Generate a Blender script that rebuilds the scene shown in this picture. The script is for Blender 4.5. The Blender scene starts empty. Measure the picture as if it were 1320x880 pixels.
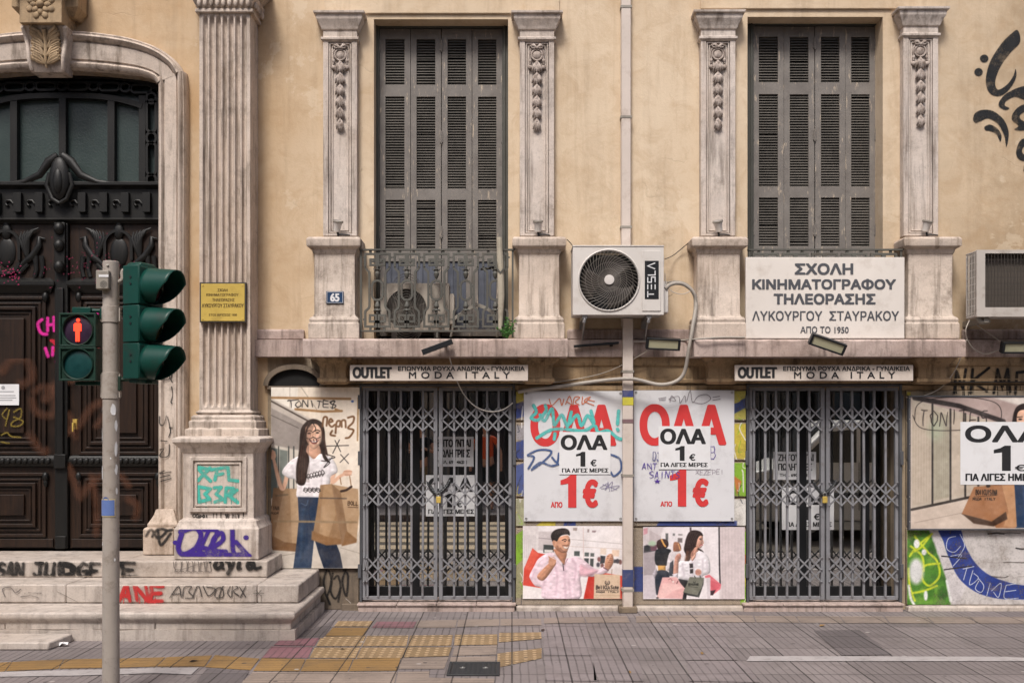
import bpy, bmesh, math, random
import numpy as np
from mathutils import Vector, Matrix, Euler
random.seed(7)
R = math.radians
SC = bpy.context.scene
COL = SC.collection

# ---------------------------------------------------------------- camera, light, exposure
CAM_H, CAM_D, FPX = 1.714, 9.286, 1300.0        # eye height, metres to the facade, focal length in photo pixels
cam_d = bpy.data.cameras.new('camera'); cam = bpy.data.objects.new('camera', cam_d); COL.objects.link(cam)
cam.location = (0, -CAM_D, CAM_H); cam.rotation_euler = (R(90), 0, 0)
cam_d.sensor_width = 36; cam_d.lens = 36*FPX/1320; cam_d.shift_y = 105/1320
cam_d.clip_start = 0.05; cam_d.clip_end = 600
SC.camera = cam

SUN_EL, SUN_AZ = R(55), R(196)                   # direction towards the sun, azimuth clockwise from +Y (behind the camera)
w = bpy.data.worlds.new('World'); SC.world = w; w.use_nodes = True
nt = w.node_tree; nt.nodes.clear()
sky = nt.nodes.new('ShaderNodeTexSky'); sky.sky_type = 'NISHITA'; sky.sun_disc = False
sky.sun_elevation = SUN_EL; sky.sun_rotation = SUN_AZ
sky.air_density = 0.7; sky.dust_density = 4.0; sky.ozone_density = 0.3
bg = nt.nodes.new('ShaderNodeBackground'); bg.inputs[1].default_value = 0.10
wo = nt.nodes.new('ShaderNodeOutputWorld')
nt.links.new(sky.outputs[0], bg.inputs[0]); nt.links.new(bg.outputs[0], wo.inputs[0])
sun_d = bpy.data.lights.new('sun', 'SUN'); sun_d.energy = 2.1; sun_d.angle = R(15); sun_d.color = (1.0, 0.965, 0.92)
sun = bpy.data.objects.new('sun', sun_d); COL.objects.link(sun)
sd = Vector((math.sin(SUN_AZ)*math.cos(SUN_EL), math.cos(SUN_AZ)*math.cos(SUN_EL), math.sin(SUN_EL)))
sun.rotation_euler = sd.to_track_quat('Z', 'Y').to_euler(); sun.location = (0, -6, 20)
SC.view_settings.view_transform = 'Standard'; SC.view_settings.look = 'None'
SC.view_settings.exposure = 0.69; SC.view_settings.gamma = 1
SC.render.engine = 'CYCLES'; SC.cycles.use_denoising = True
SC.cycles.max_bounces = 6; SC.cycles.transparent_max_bounces = 12

# ---------------------------------------------------------------- helpers
def sc_at(y): return FPX/(CAM_D+y)
def X(px, y=0.0): return (px-660)/sc_at(y)
def Z(py, y=0.0): return CAM_H+(545-py)/sc_at(y)
def P(px, py, y=0.0): return (X(px, y), y, Z(py, y))
def G(px, py, z=0.0):                            # a point of the photo on the horizontal plane at height z
    d = FPX*(CAM_H-z)/(py-545)
    return ((px-660)*d/FPX, d-CAM_D, z)

LOC = {}
def thing(name, label, cat, loc=(0, 0, 0), group=None, kind=None):
    o = bpy.data.objects.new(name, None); COL.objects.link(o); o.location = loc
    o.empty_display_size = 0.1
    LOC[o.name] = Vector(loc); tag(o, label, cat, group, kind); return o
def tag(o, label=None, cat=None, group=None, kind=None):
    if label: o['label'] = label
    if cat: o['category'] = cat
    if group: o['group'] = group
    if kind: o['kind'] = kind
    return o
def link_mesh(name, me, parent=None, label=None):
    """me holds world coordinates; moves them to the thing's own origin"""
    if parent is not None:
        org = LOC[parent.name]
    else:
        c = np.empty(len(me.vertices)*3, np.float32); me.vertices.foreach_get('co', c); c = c.reshape(-1, 3)
        lo, hi = c.min(0), c.max(0); org = Vector(((lo[0]+hi[0])/2, (lo[1]+hi[1])/2, lo[2]))
    me.transform(Matrix.Translation(-org))
    o = bpy.data.objects.new(name, me); COL.objects.link(o)
    if parent is not None: o.parent = parent
    else: o.location = org
    LOC[o.name] = Vector(org)
    if label: o['label'] = label
    return o

class MB:
    def __init__(s): s.v = []; s.f = []; s.m = []; s.mi = 0
    def add(s, vs, fs):
        b = len(s.v); s.v += [tuple(q) for q in vs]
        for f in fs: s.f.append([b+i for i in f]); s.m.append(s.mi)
        return s
    def box(s, x0, x1, y0, y1, z0, z1):
        if x0 > x1: x0, x1 = x1, x0
        if y0 > y1: y0, y1 = y1, y0
        if z0 > z1: z0, z1 = z1, z0
        v = [(x, y, z) for z in (z0, z1) for y in (y0, y1) for x in (x0, x1)]
        return s.add(v, [(0, 2, 3, 1), (4, 5, 7, 6), (0, 1, 5, 4), (2, 6, 7, 3), (0, 4, 6, 2), (1, 3, 7, 5)])
    def pbox(s, px0, py0, px1, py1, yf, yb):      # box whose front face fills a photo rectangle at depth yf
        return s.box(X(px0, yf), X(px1, yf), yf, yb, Z(py1, yf), Z(py0, yf))
    def prism(s, pts, y0, y1):                    # polygon in XZ swept from y0 to y1
        n = len(pts)
        a = sum(pts[i][0]*pts[(i+1) % n][1]-pts[(i+1) % n][0]*pts[i][1] for i in range(n))
        if a < 0: pts = pts[::-1]
        v = [(x, y0, z) for x, z in pts]+[(x, y1, z) for x, z in pts]
        f = [list(range(n)), list(range(2*n-1, n-1, -1))]
        f += [(i, n+i, n+(i+1) % n, (i+1) % n) for i in range(n)]
        return s.add(v, f)
    def loft(s, rings, caps=True, closed=True):
        n = len(rings[0]); v = [p for r in rings for p in r]; f = []
        for k in range(len(rings)-1):
            for i in range(n if closed else n-1):
                j = (i+1) % n
                f.append((k*n+i, k*n+j, (k+1)*n+j, (k+1)*n+i))
        if caps: f += [list(range(n-1, -1, -1)), [(len(rings)-1)*n+i for i in range(n)]]
        return s.add(v, f)
    def stack(s, x0, x1, yf, yb, prof):           # moulding: rectangles growing outward by 'out' on three sides, prof = [(out, z)] upwards
        return s.loft([[(x0-o, yf-o, z), (x1+o, yf-o, z), (x1+o, yb, z), (x0-o, yb, z)] for o, z in prof])
    def tube(s, pts, r, n=8, caps=True):
        pts = [Vector(p) for p in pts]; rr = r if hasattr(r, '__len__') else [r]*len(pts)
        rings = []; up = None
        for i, p in enumerate(pts):
            d = (pts[min(i+1, len(pts)-1)]-pts[max(i-1, 0)]).normalized()
            if up is None: up = Vector((0, 0, 1)) if abs(d.z) < .9 else Vector((0, 1, 0))
            a = d.cross(up).normalized(); b = a.cross(d).normalized(); up = b
            rings.append([p+(a*math.cos(2*math.pi*k/n)+b*math.sin(2*math.pi*k/n))*rr[i] for k in range(n)])
        return s.loft(rings, caps)
    def ribbon(s, pts, wd, y0, y1, closed=False): # flat bar of width wd along a path in XZ
        n = len(pts); L = []; Rr = []
        wl = wd if hasattr(wd, '__len__') else [wd]*n
        for i in range(n):
            p = Vector(pts[i])
            a = Vector(pts[i-1]) if (i > 0 or closed) else None
            b = Vector(pts[(i+1) % n]) if (i < n-1 or closed) else None
            d1 = (p-a).normalized() if a is not None else None
            d2 = (b-p).normalized() if b is not None else None
            if d1 is None: d1 = d2
            if d2 is None: d2 = d1
            t = d1+d2
            t = t.normalized() if t.length > 1e-4 else d1
            nn = Vector((-t.y, t.x)); k = max(.5, abs(nn.dot(Vector((-d1.y, d1.x)))))
            q = nn*(wl[i]/2/k)
            L.append(p+q); Rr.append(p-q)
        rings = [[(Rr[i].x, y0, Rr[i].y), (L[i].x, y0, L[i].y), (L[i].x, y1, L[i].y), (Rr[i].x, y1, Rr[i].y)] for i in range(n)]
        if closed: rings.append(rings[0])
        return s.loft(rings, not closed)
    def ell(s, c, rad, rot=None, nu=12, nv=8):
        m = Euler(rot).to_matrix() if rot else Matrix.Identity(3)
        c = Vector(c); v = []; f = []
        for j in range(nv+1):
            t = math.pi*j/nv
            for i in range(nu):
                u = 2*math.pi*i/nu
                v.append(c+m @ Vector((rad[0]*math.sin(t)*math.cos(u), rad[1]*math.sin(t)*math.sin(u), rad[2]*math.cos(t))))
        for j in range(nv):
            for i in range(nu):
                a, b = j*nu+i, j*nu+(i+1) % nu
                f.append((a, a+nu, b+nu, b))
        return s.add(v, f)
    def lathe(s, c, prof, axis='Y', n=32, a0=0, a1=2*math.pi, caps=False):
        c = Vector(c); rings = []; full = abs(a1-a0-2*math.pi) < 1e-6
        for rad, h in prof:
            ring = []
            for k in range(n if full else n+1):
                a = a0+(a1-a0)*k/n; p, q = rad*math.cos(a), rad*math.sin(a)
                ring.append(c+(Vector((p, h, q)) if axis == 'Y' else Vector((p, q, h)) if axis == 'Z' else Vector((h, p, q))))
            rings.append(ring)
        return s.loft(rings, caps, full)
    def grid(s, fn, nu, nv):                      # fn(u, v) -> point, u and v in 0..1
        v = [fn(i/nu, j/nv) for j in range(nv+1) for i in range(nu+1)]
        return s.add(v, [(j*(nu+1)+i, j*(nu+1)+i+1, (j+1)*(nu+1)+i+1, (j+1)*(nu+1)+i) for j in range(nv) for i in range(nu)])
    def build(s, name, mat, parent=None, bevel=0, smooth=30, label=None, fix=True):
        me = bpy.data.meshes.new(name); me.from_pydata(s.v, [], s.f)
        for m_ in (mat if isinstance(mat, (list, tuple)) else [mat]): me.materials.append(m_)
        me.polygons.foreach_set('material_index', s.m)
        if fix:
            bm = bmesh.new(); bm.from_mesh(me); bmesh.ops.recalc_face_normals(bm, faces=bm.faces); bm.to_mesh(me); bm.free()
        if smooth:
            me.polygons.foreach_set('use_smooth', [True]*len(me.polygons)); me.set_sharp_from_angle(angle=R(smooth))
        o = link_mesh(name, me, parent, label)
        if bevel:
            b = o.modifiers.new('bevel', 'BEVEL'); b.width = bevel; b.segments = 2; b.limit_method = 'ANGLE'; b.angle_limit = R(40)
        return o

def plate(outer, holes, yf, yb):
    """a flat plate in XZ with holes, front at yf, back at yb: an MB"""
    cu = bpy.data.curves.new('tmp', 'CURVE'); cu.dimensions = '2D'; cu.fill_mode = 'BOTH'; cu.extrude = abs(yb-yf)/2
    for pts in [outer]+holes:
        sp = cu.splines.new('POLY'); sp.points.add(len(pts)-1); sp.use_cyclic_u = True
        for q, (x, z) in zip(sp.points, pts): q.co = (x, z, 0, 1)
    ob = bpy.data.objects.new('tmp', cu); COL.objects.link(ob)
    me = ob.evaluated_get(bpy.context.evaluated_depsgraph_get()).to_mesh()
    mb = MB(); ym = (yf+yb)/2
    mb.add([(q.co.x, ym-q.co.z, q.co.y) for q in me.vertices], [list(p.vertices) for p in me.polygons])
    bpy.data.objects.remove(ob); bpy.data.curves.remove(cu)
    return mb
def prect(px0, py0, px1, py1, y=0.0): return [(X(px0, y), Z(py1, y)), (X(px1, y), Z(py1, y)), (X(px1, y), Z(py0, y)), (X(px0, y), Z(py0, y))]

def text_mb(body, box, y, bold=0.0, shear=0.0, spacing=1.0, thick=0.0006, rot=0.0):
    """lettering filling the photo rectangle box = (px0, py0, px1, py1) on the plane y"""
    cu = bpy.data.curves.new('tmp', 'FONT'); cu.body = body; cu.shear = shear; cu.space_character = spacing
    ob = bpy.data.objects.new('tmp', cu); COL.objects.link(ob)
    polys = []
    for sp in ob.to_curve(bpy.context.evaluated_depsgraph_get(), apply_modifiers=False).splines:
        bp = sp.bezier_points; pts = []
        for a, b_ in zip(bp, list(bp[1:])+[bp[0]]):
            p0, p1, p2, p3 = a.co.xy, a.handle_right.xy, b_.handle_left.xy, b_.co.xy
            straight = abs((p1-p0).cross(p3-p0))+abs((p2-p0).cross(p3-p0)) < 1e-6
            for t in ((0,) if straight else (0, .2, .4, .6, .8)):
                q = p0*(1-t)**3+p1*3*t*(1-t)**2+p2*3*t*t*(1-t)+p3*t**3
                if not pts or (q-pts[-1]).length > 1e-5: pts.append(q)
        if len(pts) > 2 and (pts[0]-pts[-1]).length < 1e-5: pts.pop()
        if len(pts) > 2: polys.append(pts)
    ob.to_curve_clear()
    allp = [q for p in polys for q in p]; lx, hx = min(q.x for q in allp), max(q.x for q in allp); ly, hy = min(q.y for q in allp), max(q.y for q in allp)
    x0, x1, z0, z1 = X(box[0], y), X(box[2], y), Z(box[3], y), Z(box[1], y)
    cx, cz = (x0+x1)/2, (z0+z1)/2
    d = bold*(z1-z0); x0 += d; x1 -= d; z0 += d*.7; z1 -= d*.7
    # slice the outlines into fine rows (non-zero winding), so overlapping strokes fuse cleanly
    E = []
    for p in polys:
        q = [(x0+(v.x-lx)/(hx-lx)*(x1-x0), z0+(v.y-ly)/(hy-ly)*(z1-z0)) for v in p]
        E += [(a, b_) for a, b_ in zip(q, q[1:]+q[:1]) if a[1] != b_[1]]
    rows = int(min(150, max(20, (box[3]-box[1])*4))); dz = (z1-z0)/rows; mb = MB()
    def spans(zc):
        c_ = sorted((a[0]+(zc-a[1])*(b_[0]-a[0])/(b_[1]-a[1]), 1 if b_[1] > a[1] else -1) for a, b_ in E if (a[1] > zc) != (b_[1] > zc))
        out = []; w_ = 0
        for x, s_ in c_:
            if w_ == 0: st = x
            w_ += s_
            if w_ == 0: out.append((st, x))
        return out
    nb = int(round(d*.7/dz))
    S = [spans(z0+(k+.5)*dz) for k in range(rows)]
    for k in range(-nb, rows+nb):
        iv = []
        for m_ in range(-nb, nb+1):
            if 0 <= k+m_ < rows: g_ = d*math.sqrt(max(0, 1-(m_/(nb+.5))**2)); iv += [(a-g_, b_+g_) for a, b_ in S[k+m_]]
        iv.sort(); mg = []
        for a, b_ in iv:
            if mg and a <= mg[-1][1]: mg[-1][1] = max(mg[-1][1], b_)
            else: mg.append([a, b_])
        for a, b_ in mg:
            v = [(a, z0+k*dz), (b_, z0+k*dz), (b_, z0+(k+1)*dz), (a, z0+(k+1)*dz)]
            if rot: v = [(cx+(x-cx)*math.cos(rot)-(z-cz)*math.sin(rot), cz+(x-cx)*math.sin(rot)+(z-cz)*math.cos(rot)) for x, z in v]
            mb.add([(x, y, z) for x, z in v], [(0, 1, 2, 3)])
    bpy.data.objects.remove(ob); bpy.data.curves.remove(cu)
    return mb
def lettering(rows, y, mat, parent, name='lettering', **kw):
    mb = MB()
    for r in rows:
        k = dict(kw); k.update(r[2] if len(r) > 2 else {})
        t = text_mb(r[0], r[1], y, **k); mb.add(t.v, t.f)
    return mb.build(name, mat, parent, smooth=0, fix=False)

# ---------------------------------------------------------------- materials
def s2l(c):
    return tuple(((x/255)/12.92 if x/255 <= .04045 else ((x/255+.055)/1.055)**2.4) for x in c)
class NB:
    def __init__(s, name):
        s.m = bpy.data.materials.new(name); s.m.use_nodes = True; s.t = s.m.node_tree; s.t.nodes.clear()
        s.out = s.n('ShaderNodeOutputMaterial'); s.p = s.n('ShaderNodeBsdfPrincipled'); s.l(s.p.outputs[0], s.out.inputs[0])
        s.pos = s.n('ShaderNodeNewGeometry').outputs['Position']
    def n(s, t, **kw):
        q = s.t.nodes.new(t)
        for k, v in kw.items(): setattr(q, k, v)
        return q
    def l(s, a, b): s.t.links.new(a, b)
    def scale(s, v):
        q = s.n('ShaderNodeMapping'); s.l(s.pos, q.inputs[0]); q.inputs['Scale'].default_value = v; return q.outputs[0]
    def noise(s, sc=1.0, det=6, rough=.6, vec=None, dist=0):
        q = s.n('ShaderNodeTexNoise'); s.l(vec or s.pos, q.inputs['Vector'])
        q.inputs['Scale'].default_value = sc; q.inputs['Detail'].default_value = det; q.inputs['Roughness'].default_value = rough
        q.inputs['Distortion'].default_value = dist; return q.outputs[0]
    def ramp(s, f, a, b, lo=0.0, hi=1.0):
        q = s.n('ShaderNodeMapRange'); s.l(f, q.inputs[0]); q.inputs[1].default_value = a; q.inputs[2].default_value = b
        q.inputs[3].default_value = lo; q.inputs[4].default_value = hi; return q.outputs[0]
    def math(s, op, a, b=None):
        q = s.n('ShaderNodeMath', operation=op)
        for i, v in enumerate((a, b)):
            if v is None: continue
            if isinstance(v, (int, float)): q.inputs[i].default_value = v
            else: s.l(v, q.inputs[i])
        return q.outputs[0]
    def mix(s, f, a, b, mode='MIX'):
        q = s.n('ShaderNodeMix', data_type='RGBA', blend_type=mode)
        for i, v in ((0, f), (6, a), (7, b)):
            if isinstance(v, (int, float)): q.inputs[i].default_value = v
            elif isinstance(v, tuple): q.inputs[i].default_value = v+(1,)
            else: s.l(v, q.inputs[i])
        return q.outputs[2]
    def bump(s, h, st=.3, d=.01):
        q = s.n('ShaderNodeBump'); s.l(h, q.inputs['Height']); q.inputs['Strength'].default_value = st; q.inputs['Distance'].default_value = d
        s.l(q.outputs[0], s.p.inputs['Normal'])
    def fin(s, col, rough=.8, metal=0.0, spec=.3):
        if isinstance(col, tuple): s.p.inputs['Base Color'].default_value = col+(1,)
        else: s.l(col, s.p.inputs['Base Color'])
        if isinstance(rough, (int, float)): s.p.inputs['Roughness'].default_value = rough
        else: s.l(rough, s.p.inputs['Roughness'])
        s.p.inputs['Metallic'].default_value = metal; s.p.inputs['Specular IOR Level'].default_value = spec
        return s.m

def paint(name, col, rough=.6, var=.12, grime=(.05, .045, .04), gf=.25, metal=0.0, spec=.3, gsc=3.0):
    """paint, plastic or metal with mottling and patches of dirt"""
    b = NB(name)
    c = b.mix(b.ramp(b.noise(gsc*.6, 5), .3, .7), tuple(x*(1-var) for x in col), tuple(min(1, x*(1+var)) for x in col))
    g = b.math('MULTIPLY', b.ramp(b.noise(gsc*2.2, 9, .7), .52, .75), gf)
    c = b.mix(g, c, grime)
    b.bump(b.noise(90, 4), .08, .003)
    return b.fin(c, rough, metal, spec)

def stone(name, base, warm, grime, streak=.5, blotch=.5, bump=.35, rough=.75, crack=True):
    b = NB(name)
    c = b.mix(b.ramp(b.noise(1.3, 7, .62), .32, .68), base, warm)
    c = b.mix(b.ramp(b.noise(7, 9, .68, dist=.6), .35, .75, 0, .55), c, tuple(x*.62 for x in base))
    st = b.noise(1.0, 7, .66, b.scale((13, 13, 1.1)))
    c = b.mix(b.math('MULTIPLY', b.ramp(st, .5, .74), streak), c, grime)
    bl = b.noise(3.4, 12, .80, dist=.25)
    pit = b.noise(26, 8, .75)
    c = b.mix(b.math('MULTIPLY', b.math('MULTIPLY', b.ramp(bl, .50, .72), b.ramp(pit, .3, .62, .25, 1)), blotch), c, grime)
    c = b.mix(b.ramp(b.noise(.8, 6, .6), .45, .75, 0, .3), c, tuple(x*y for x, y in zip(base, (.86, .70, .52))))   # yellowed patches
    c = b.mix(b.math('MULTIPLY', b.ramp(b.noise(34, 10, .8), .60, .70), blotch*.8), c, grime)
    sp = b.noise(70, 3, .6)
    c = b.mix(b.ramp(sp, .3, .5, .16, 0), c, tuple(x*.6 for x in grime))
    h = b.math('ADD', b.noise(16, 8, .7), b.math('MULTIPLY', b.noise(120, 3), .4))
    b.bump(h, bump, .012)
    return b.fin(c, b.ramp(bl, .3, .7, rough-.12, min(1, rough+.12)))

M = {}
def plaster():
    b = NB('ochre_plaster')
    base, pale, warm = (.55, .425, .292), (.645, .525, .385), (.43, .265, .125)
    c = b.mix(b.ramp(b.noise(.55, 6, .6), .35, .65), base, pale)
    xyz = b.n('ShaderNodeSeparateXYZ'); b.l(b.pos, xyz.inputs[0])
    wz = b.math('MULTIPLY', b.ramp(xyz.outputs[0], -1.6, -2.6), b.ramp(b.noise(.8, 5), .25, .6))
    c = b.mix(b.math('MULTIPLY', wz, .8), c, warm)                     # the old ochre coat is stronger by the entrance
    gr = b.math('MULTIPLY', b.ramp(xyz.outputs[0], 3.5, 4.5), b.ramp(b.noise(1.1, 8, .7), .34, .58))
    c = b.mix(b.math('MULTIPLY', gr, .62), c, (.24, .16, .085))          # brown weathering on the right hand wall
    c = b.mix(b.ramp(b.noise(4.5, 9, .72, dist=.7), .45, .78, 0, .5), c, (.36, .225, .11))
    st = b.noise(1.0, 8, .68, b.scale((7, 7, .55)))
    c = b.mix(b.ramp(st, .52, .76, 0, .42), c, (.27, .185, .11))
    run = b.math('MULTIPLY', b.ramp(b.noise(1.0, 4, .6, b.scale((2.4, 2.4, .18))), .53, .66), b.ramp(b.noise(12, 10, .8), .35, .6))
    c = b.mix(b.math('MULTIPLY', run, .34), c, (.22, .15, .09))
    pt = b.noise(.75, 12, .7, dist=.4); c = b.mix(b.ramp(pt, .60, .612, 0, .22), c, (.74, .64, .50))      # repair patches and flaking
    sp = b.noise(38, 6, .75)
    c = b.mix(b.ramp(sp, .62, .74, 0, .6), c, (.15, .1, .06))
    pk = b.noise(9, 12, .8)
    c = b.mix(b.ramp(pk, .66, .72, 0, .55), c, (.72, .6, .45))
    vo = b.n('ShaderNodeTexVoronoi', feature='DISTANCE_TO_EDGE'); vo.inputs['Scale'].default_value = .9
    dv = b.n('ShaderNodeMix', data_type='VECTOR'); dv.inputs[0].default_value = .16; b.l(b.pos, dv.inputs[4])
    nz = b.n('ShaderNodeTexNoise'); nz.inputs['Scale'].default_value = 5; nz.inputs['Detail'].default_value = 8; b.l(b.pos, nz.inputs['Vector']); b.l(nz.outputs[1], dv.inputs[5])
    b.l(dv.outputs[1], vo.inputs['Vector'])
    cr = b.math('MULTIPLY', b.ramp(vo.outputs[0], 0, .004, 1, 0), b.ramp(b.noise(.9, 3), .52, .7))
    c = b.mix(b.math('MULTIPLY', cr, .45), c, (.16, .11, .07))
    h = b.math('ADD', b.noise(5, 9, .65), b.math('MULTIPLY', b.noise(60, 6, .7), .3))
    h = b.math('SUBTRACT', h, b.math('MULTIPLY', cr, .4))
    b.bump(h, .4, .015)
    return b.fin(c, .88, 0, .2)
M['plaster'] = plaster()
M['marble'] = stone('weathered_marble', (.545, .455, .385), (.62, .53, .455), (.085, .062, .044), 1.0, 1.0)
M['marble_light'] = stone('pale_marble', (.565, .49, .435), (.645, .57, .51), (.10, .075, .058), .9, .95)
M['slab'] = stone('pinkish_marble', (.43, .33, .295), (.54, .44, .39), (.05, .037, .03), .85, 1.0)
M['step'] = stone('step_marble', (.46, .40, .355), (.55, .485, .43), (.075, .06, .05), .55, .95, .3, .6)
M['pier'] = stone('grimy_plaster', (.34, .275, .205), (.42, .33, .22), (.06, .05, .04), .7, .9)
M['cornice'] = stone('ochre_stone', (.41, .30, .185), (.36, .24, .13), (.028, .022, .017), .95, 1.0)
M['soot'] = stone('sooty_stone', (.17, .135, .105), (.22, .17, .12), (.03, .026, .022), .7, .8)
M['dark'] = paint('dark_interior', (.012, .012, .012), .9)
def wood(name, a, b_, gloss=.45):
    q = NB(name)
    g = q.noise(1, 8, .7, q.scale((42, 42, 1.6)), .4)
    c = q.mix(q.ramp(g, .3, .72), a, b_)
    c = q.mix(q.ramp(q.noise(2.3, 8, .7), .5, .72, 0, .75), c, tuple(x*.35 for x in a))
    q.bump(g, .3, .004)
    return q.fin(c, gloss, 0, .35)
M['door_wood'] = wood('old_dark_wood', (.0075, .0048, .0038), (.034, .0165, .009))
M['door_dark'] = wood('blackened_wood', (.003, .0034, .0032), (.009, .0078, .0065), .5)
def shutter_paint():
    q = NB('flaking_grey_paint')
    c = q.mix(q.ramp(q.noise(5, 6), .3, .7), (.145, .130, .118), (.205, .186, .168))
    c = q.mix(q.ramp(q.noise(1, 8, .75, q.scale((26, 26, 5))), .575, .63, 0, .85), c, (.46, .38, .29))
    c = q.mix(q.ramp(q.noise(14, 8, .7), .55, .75, 0, .6), c, (.085, .07, .065))
    q.bump(q.noise(1, 7, .7, q.scale((60, 60, 6))), .35, .004)
    return q.fin(c, .7)
M['shutter'] = shutter_paint()
M['louvre'] = paint('louvre_paint', (.10, .09, .078), .75, .25, (.02, .018, .015), .5)
M['bluewood'] = wood('bluish_grey_boards', (.055, .062, .085), (.12, .13, .16), .7)
M['frame'] = paint('window_frame_paint', (.075, .074, .064), .7, .2, gf=.5)
M['iron'] = paint('grey_iron', (.085, .083, .072), .6, .25, (.10, .05, .025), .35)
M['gate'] = paint('grey_gate_paint', (.20, .20, .212), .5, .16, (.07, .045, .03), .6)
M['gate_edge'] = paint('dark_gate_frame', (.085, .087, .095), .5, .12, (.05, .04, .03), .5)
M['ac'] = paint('ac_white', (.58, .545, .51), .5, .05, (.25, .18, .12), .3)
M['ac_grey'] = paint('ac_old_cream', (.36, .315, .265), .55, .1, (.14, .10, .065), .6)
M['ac_old'] = paint('ac_dirty_white', (.45, .41, .37), .55, .1, (.16, .11, .075), .65)
M['ac_dark'] = paint('ac_grille', (.055, .046, .04), .55, .2)
M['ac_wire'] = paint('ac_guard_wire', (.20, .18, .16), .5, .1)
M['ac_inner'] = paint('ac_coil', (.095, .08, .066), .6, .15, gf=.4)
M['black'] = paint('black_plastic', (.014, .015, .017), .4, .1)
M['sign_white'] = paint('sign_white', (.66, .61, .56), .45, .06, (.30, .23, .17), .35)
M['outlet_white'] = paint('outlet_sign_face', (.56, .49, .43), .45, .06, (.25, .18, .13), .35)
M['sign_ink'] = paint('sign_grey_letters', (.075, .078, .088), .5, .05)
M['ink'] = paint('black_ink', (.022, .022, .024), .5, .05)
M['paper'] = paint('paper_white', (.68, .68, .69), .6, .04, (.42, .38, .36), .3)
M['vinyl'] = paint('poster_vinyl', (.62, .615, .63), .45, .05, (.30, .28, .28), .4)
M['red'] = paint('poster_red', (.58, .045, .045), .5, .05)
M['brass'] = paint('brass_plate', (.56, .40, .095), .4, .12, (.17, .11, .03), .4, .12)
M['blue_enamel'] = paint('blue_enamel', (.025, .055, .12), .3, .08)
M['pole'] = paint('pole_grey', (.34, .30, .265), .5, .12, (.13, .095, .07), .8, gsc=5.0)
M['pole_dark'] = paint('weathered_metal', (.27, .245, .21), .5, .15, gf=.4)
M['green'] = paint('signal_green', (.003, .043, .032), .42, .15, (.025, .02, .015), .55)
M['green_dirty'] = paint('dirty_signal_green', (.007, .032, .021), .55, .2, (.03, .022, .012), .7)
M['steel'] = paint('steel', (.38, .37, .36), .35, .1, metal=.8)
M['wire'] = paint('pale_cable', (.46, .41, .35), .6, .1)
M['hose'] = paint('grey_hose', (.36, .325, .285), .65, .15, gf=.4)
M['pipe'] = paint('painted_downpipe', (.56, .485, .43), .55, .07, (.24, .16, .11), .45)
M['lampglass'] = paint('floodlight_glass', (.42, .40, .27), .2, .1)
M['leaf'] = paint('weed_green', (.045, .13, .025), .55, .3)
def attr_mat(name, rough=.6, alpha=False, wear=.06):
    b = NB(name)
    a = b.n('ShaderNodeAttribute', attribute_name='Col')
    c = b.mix(b.ramp(b.noise(8, 8, .7), .4, .8, 0, wear*3), a.outputs[0], (.3, .26, .23))
    m = b.fin(c, rough)
    if alpha:
        tr = b.n('ShaderNodeBsdfTransparent'); mx = b.n('ShaderNodeMixShader')
        f = b.math('MULTIPLY', a.outputs['Alpha'], b.math('MULTIPLY', b.ramp(b.noise(55, 4, .7), .25, .5, .68, 1), b.ramp(b.noise(7, 8, .75), .34, .52, .5, 1)))
        b.l(f, mx.inputs[0]); b.l(tr.outputs[0], mx.inputs[1]); b.l(b.p.outputs[0], mx.inputs[2]); b.l(mx.outputs[0], b.out.inputs[0])
    return m
M['print'] = attr_mat('printed_poster', .45)
M['spray'] = attr_mat('spray_paint', .55, True, .02)
def glass(name, refl, tint):
    b = NB(name); b.t.nodes.remove(b.p)
    tr = b.n('ShaderNodeBsdfTransparent'); tr.inputs[0].default_value = tint+(1,)
    gl = b.n('ShaderNodeBsdfGlossy'); gl.inputs['Roughness'].default_value = .01; gl.inputs[0].default_value = (.95, .95, .93, 1)
    mx = b.n('ShaderNodeMixShader'); lw = b.n('ShaderNodeFresnel'); lw.inputs[0].default_value = 1.5
    b.l(b.math('ADD', lw.outputs[0], refl), mx.inputs[0]); b.l(tr.outputs[0], mx.inputs[1]); b.l(gl.outputs[0], mx.inputs[2]); b.l(mx.outputs[0], b.out.inputs[0])
    return b.m
M['glass'] = glass('shop_glass', .50, (.5, .53, .51))
M['lens_dark'] = paint('lens', (.03, .05, .055), .15, .2, spec=.6)

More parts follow.
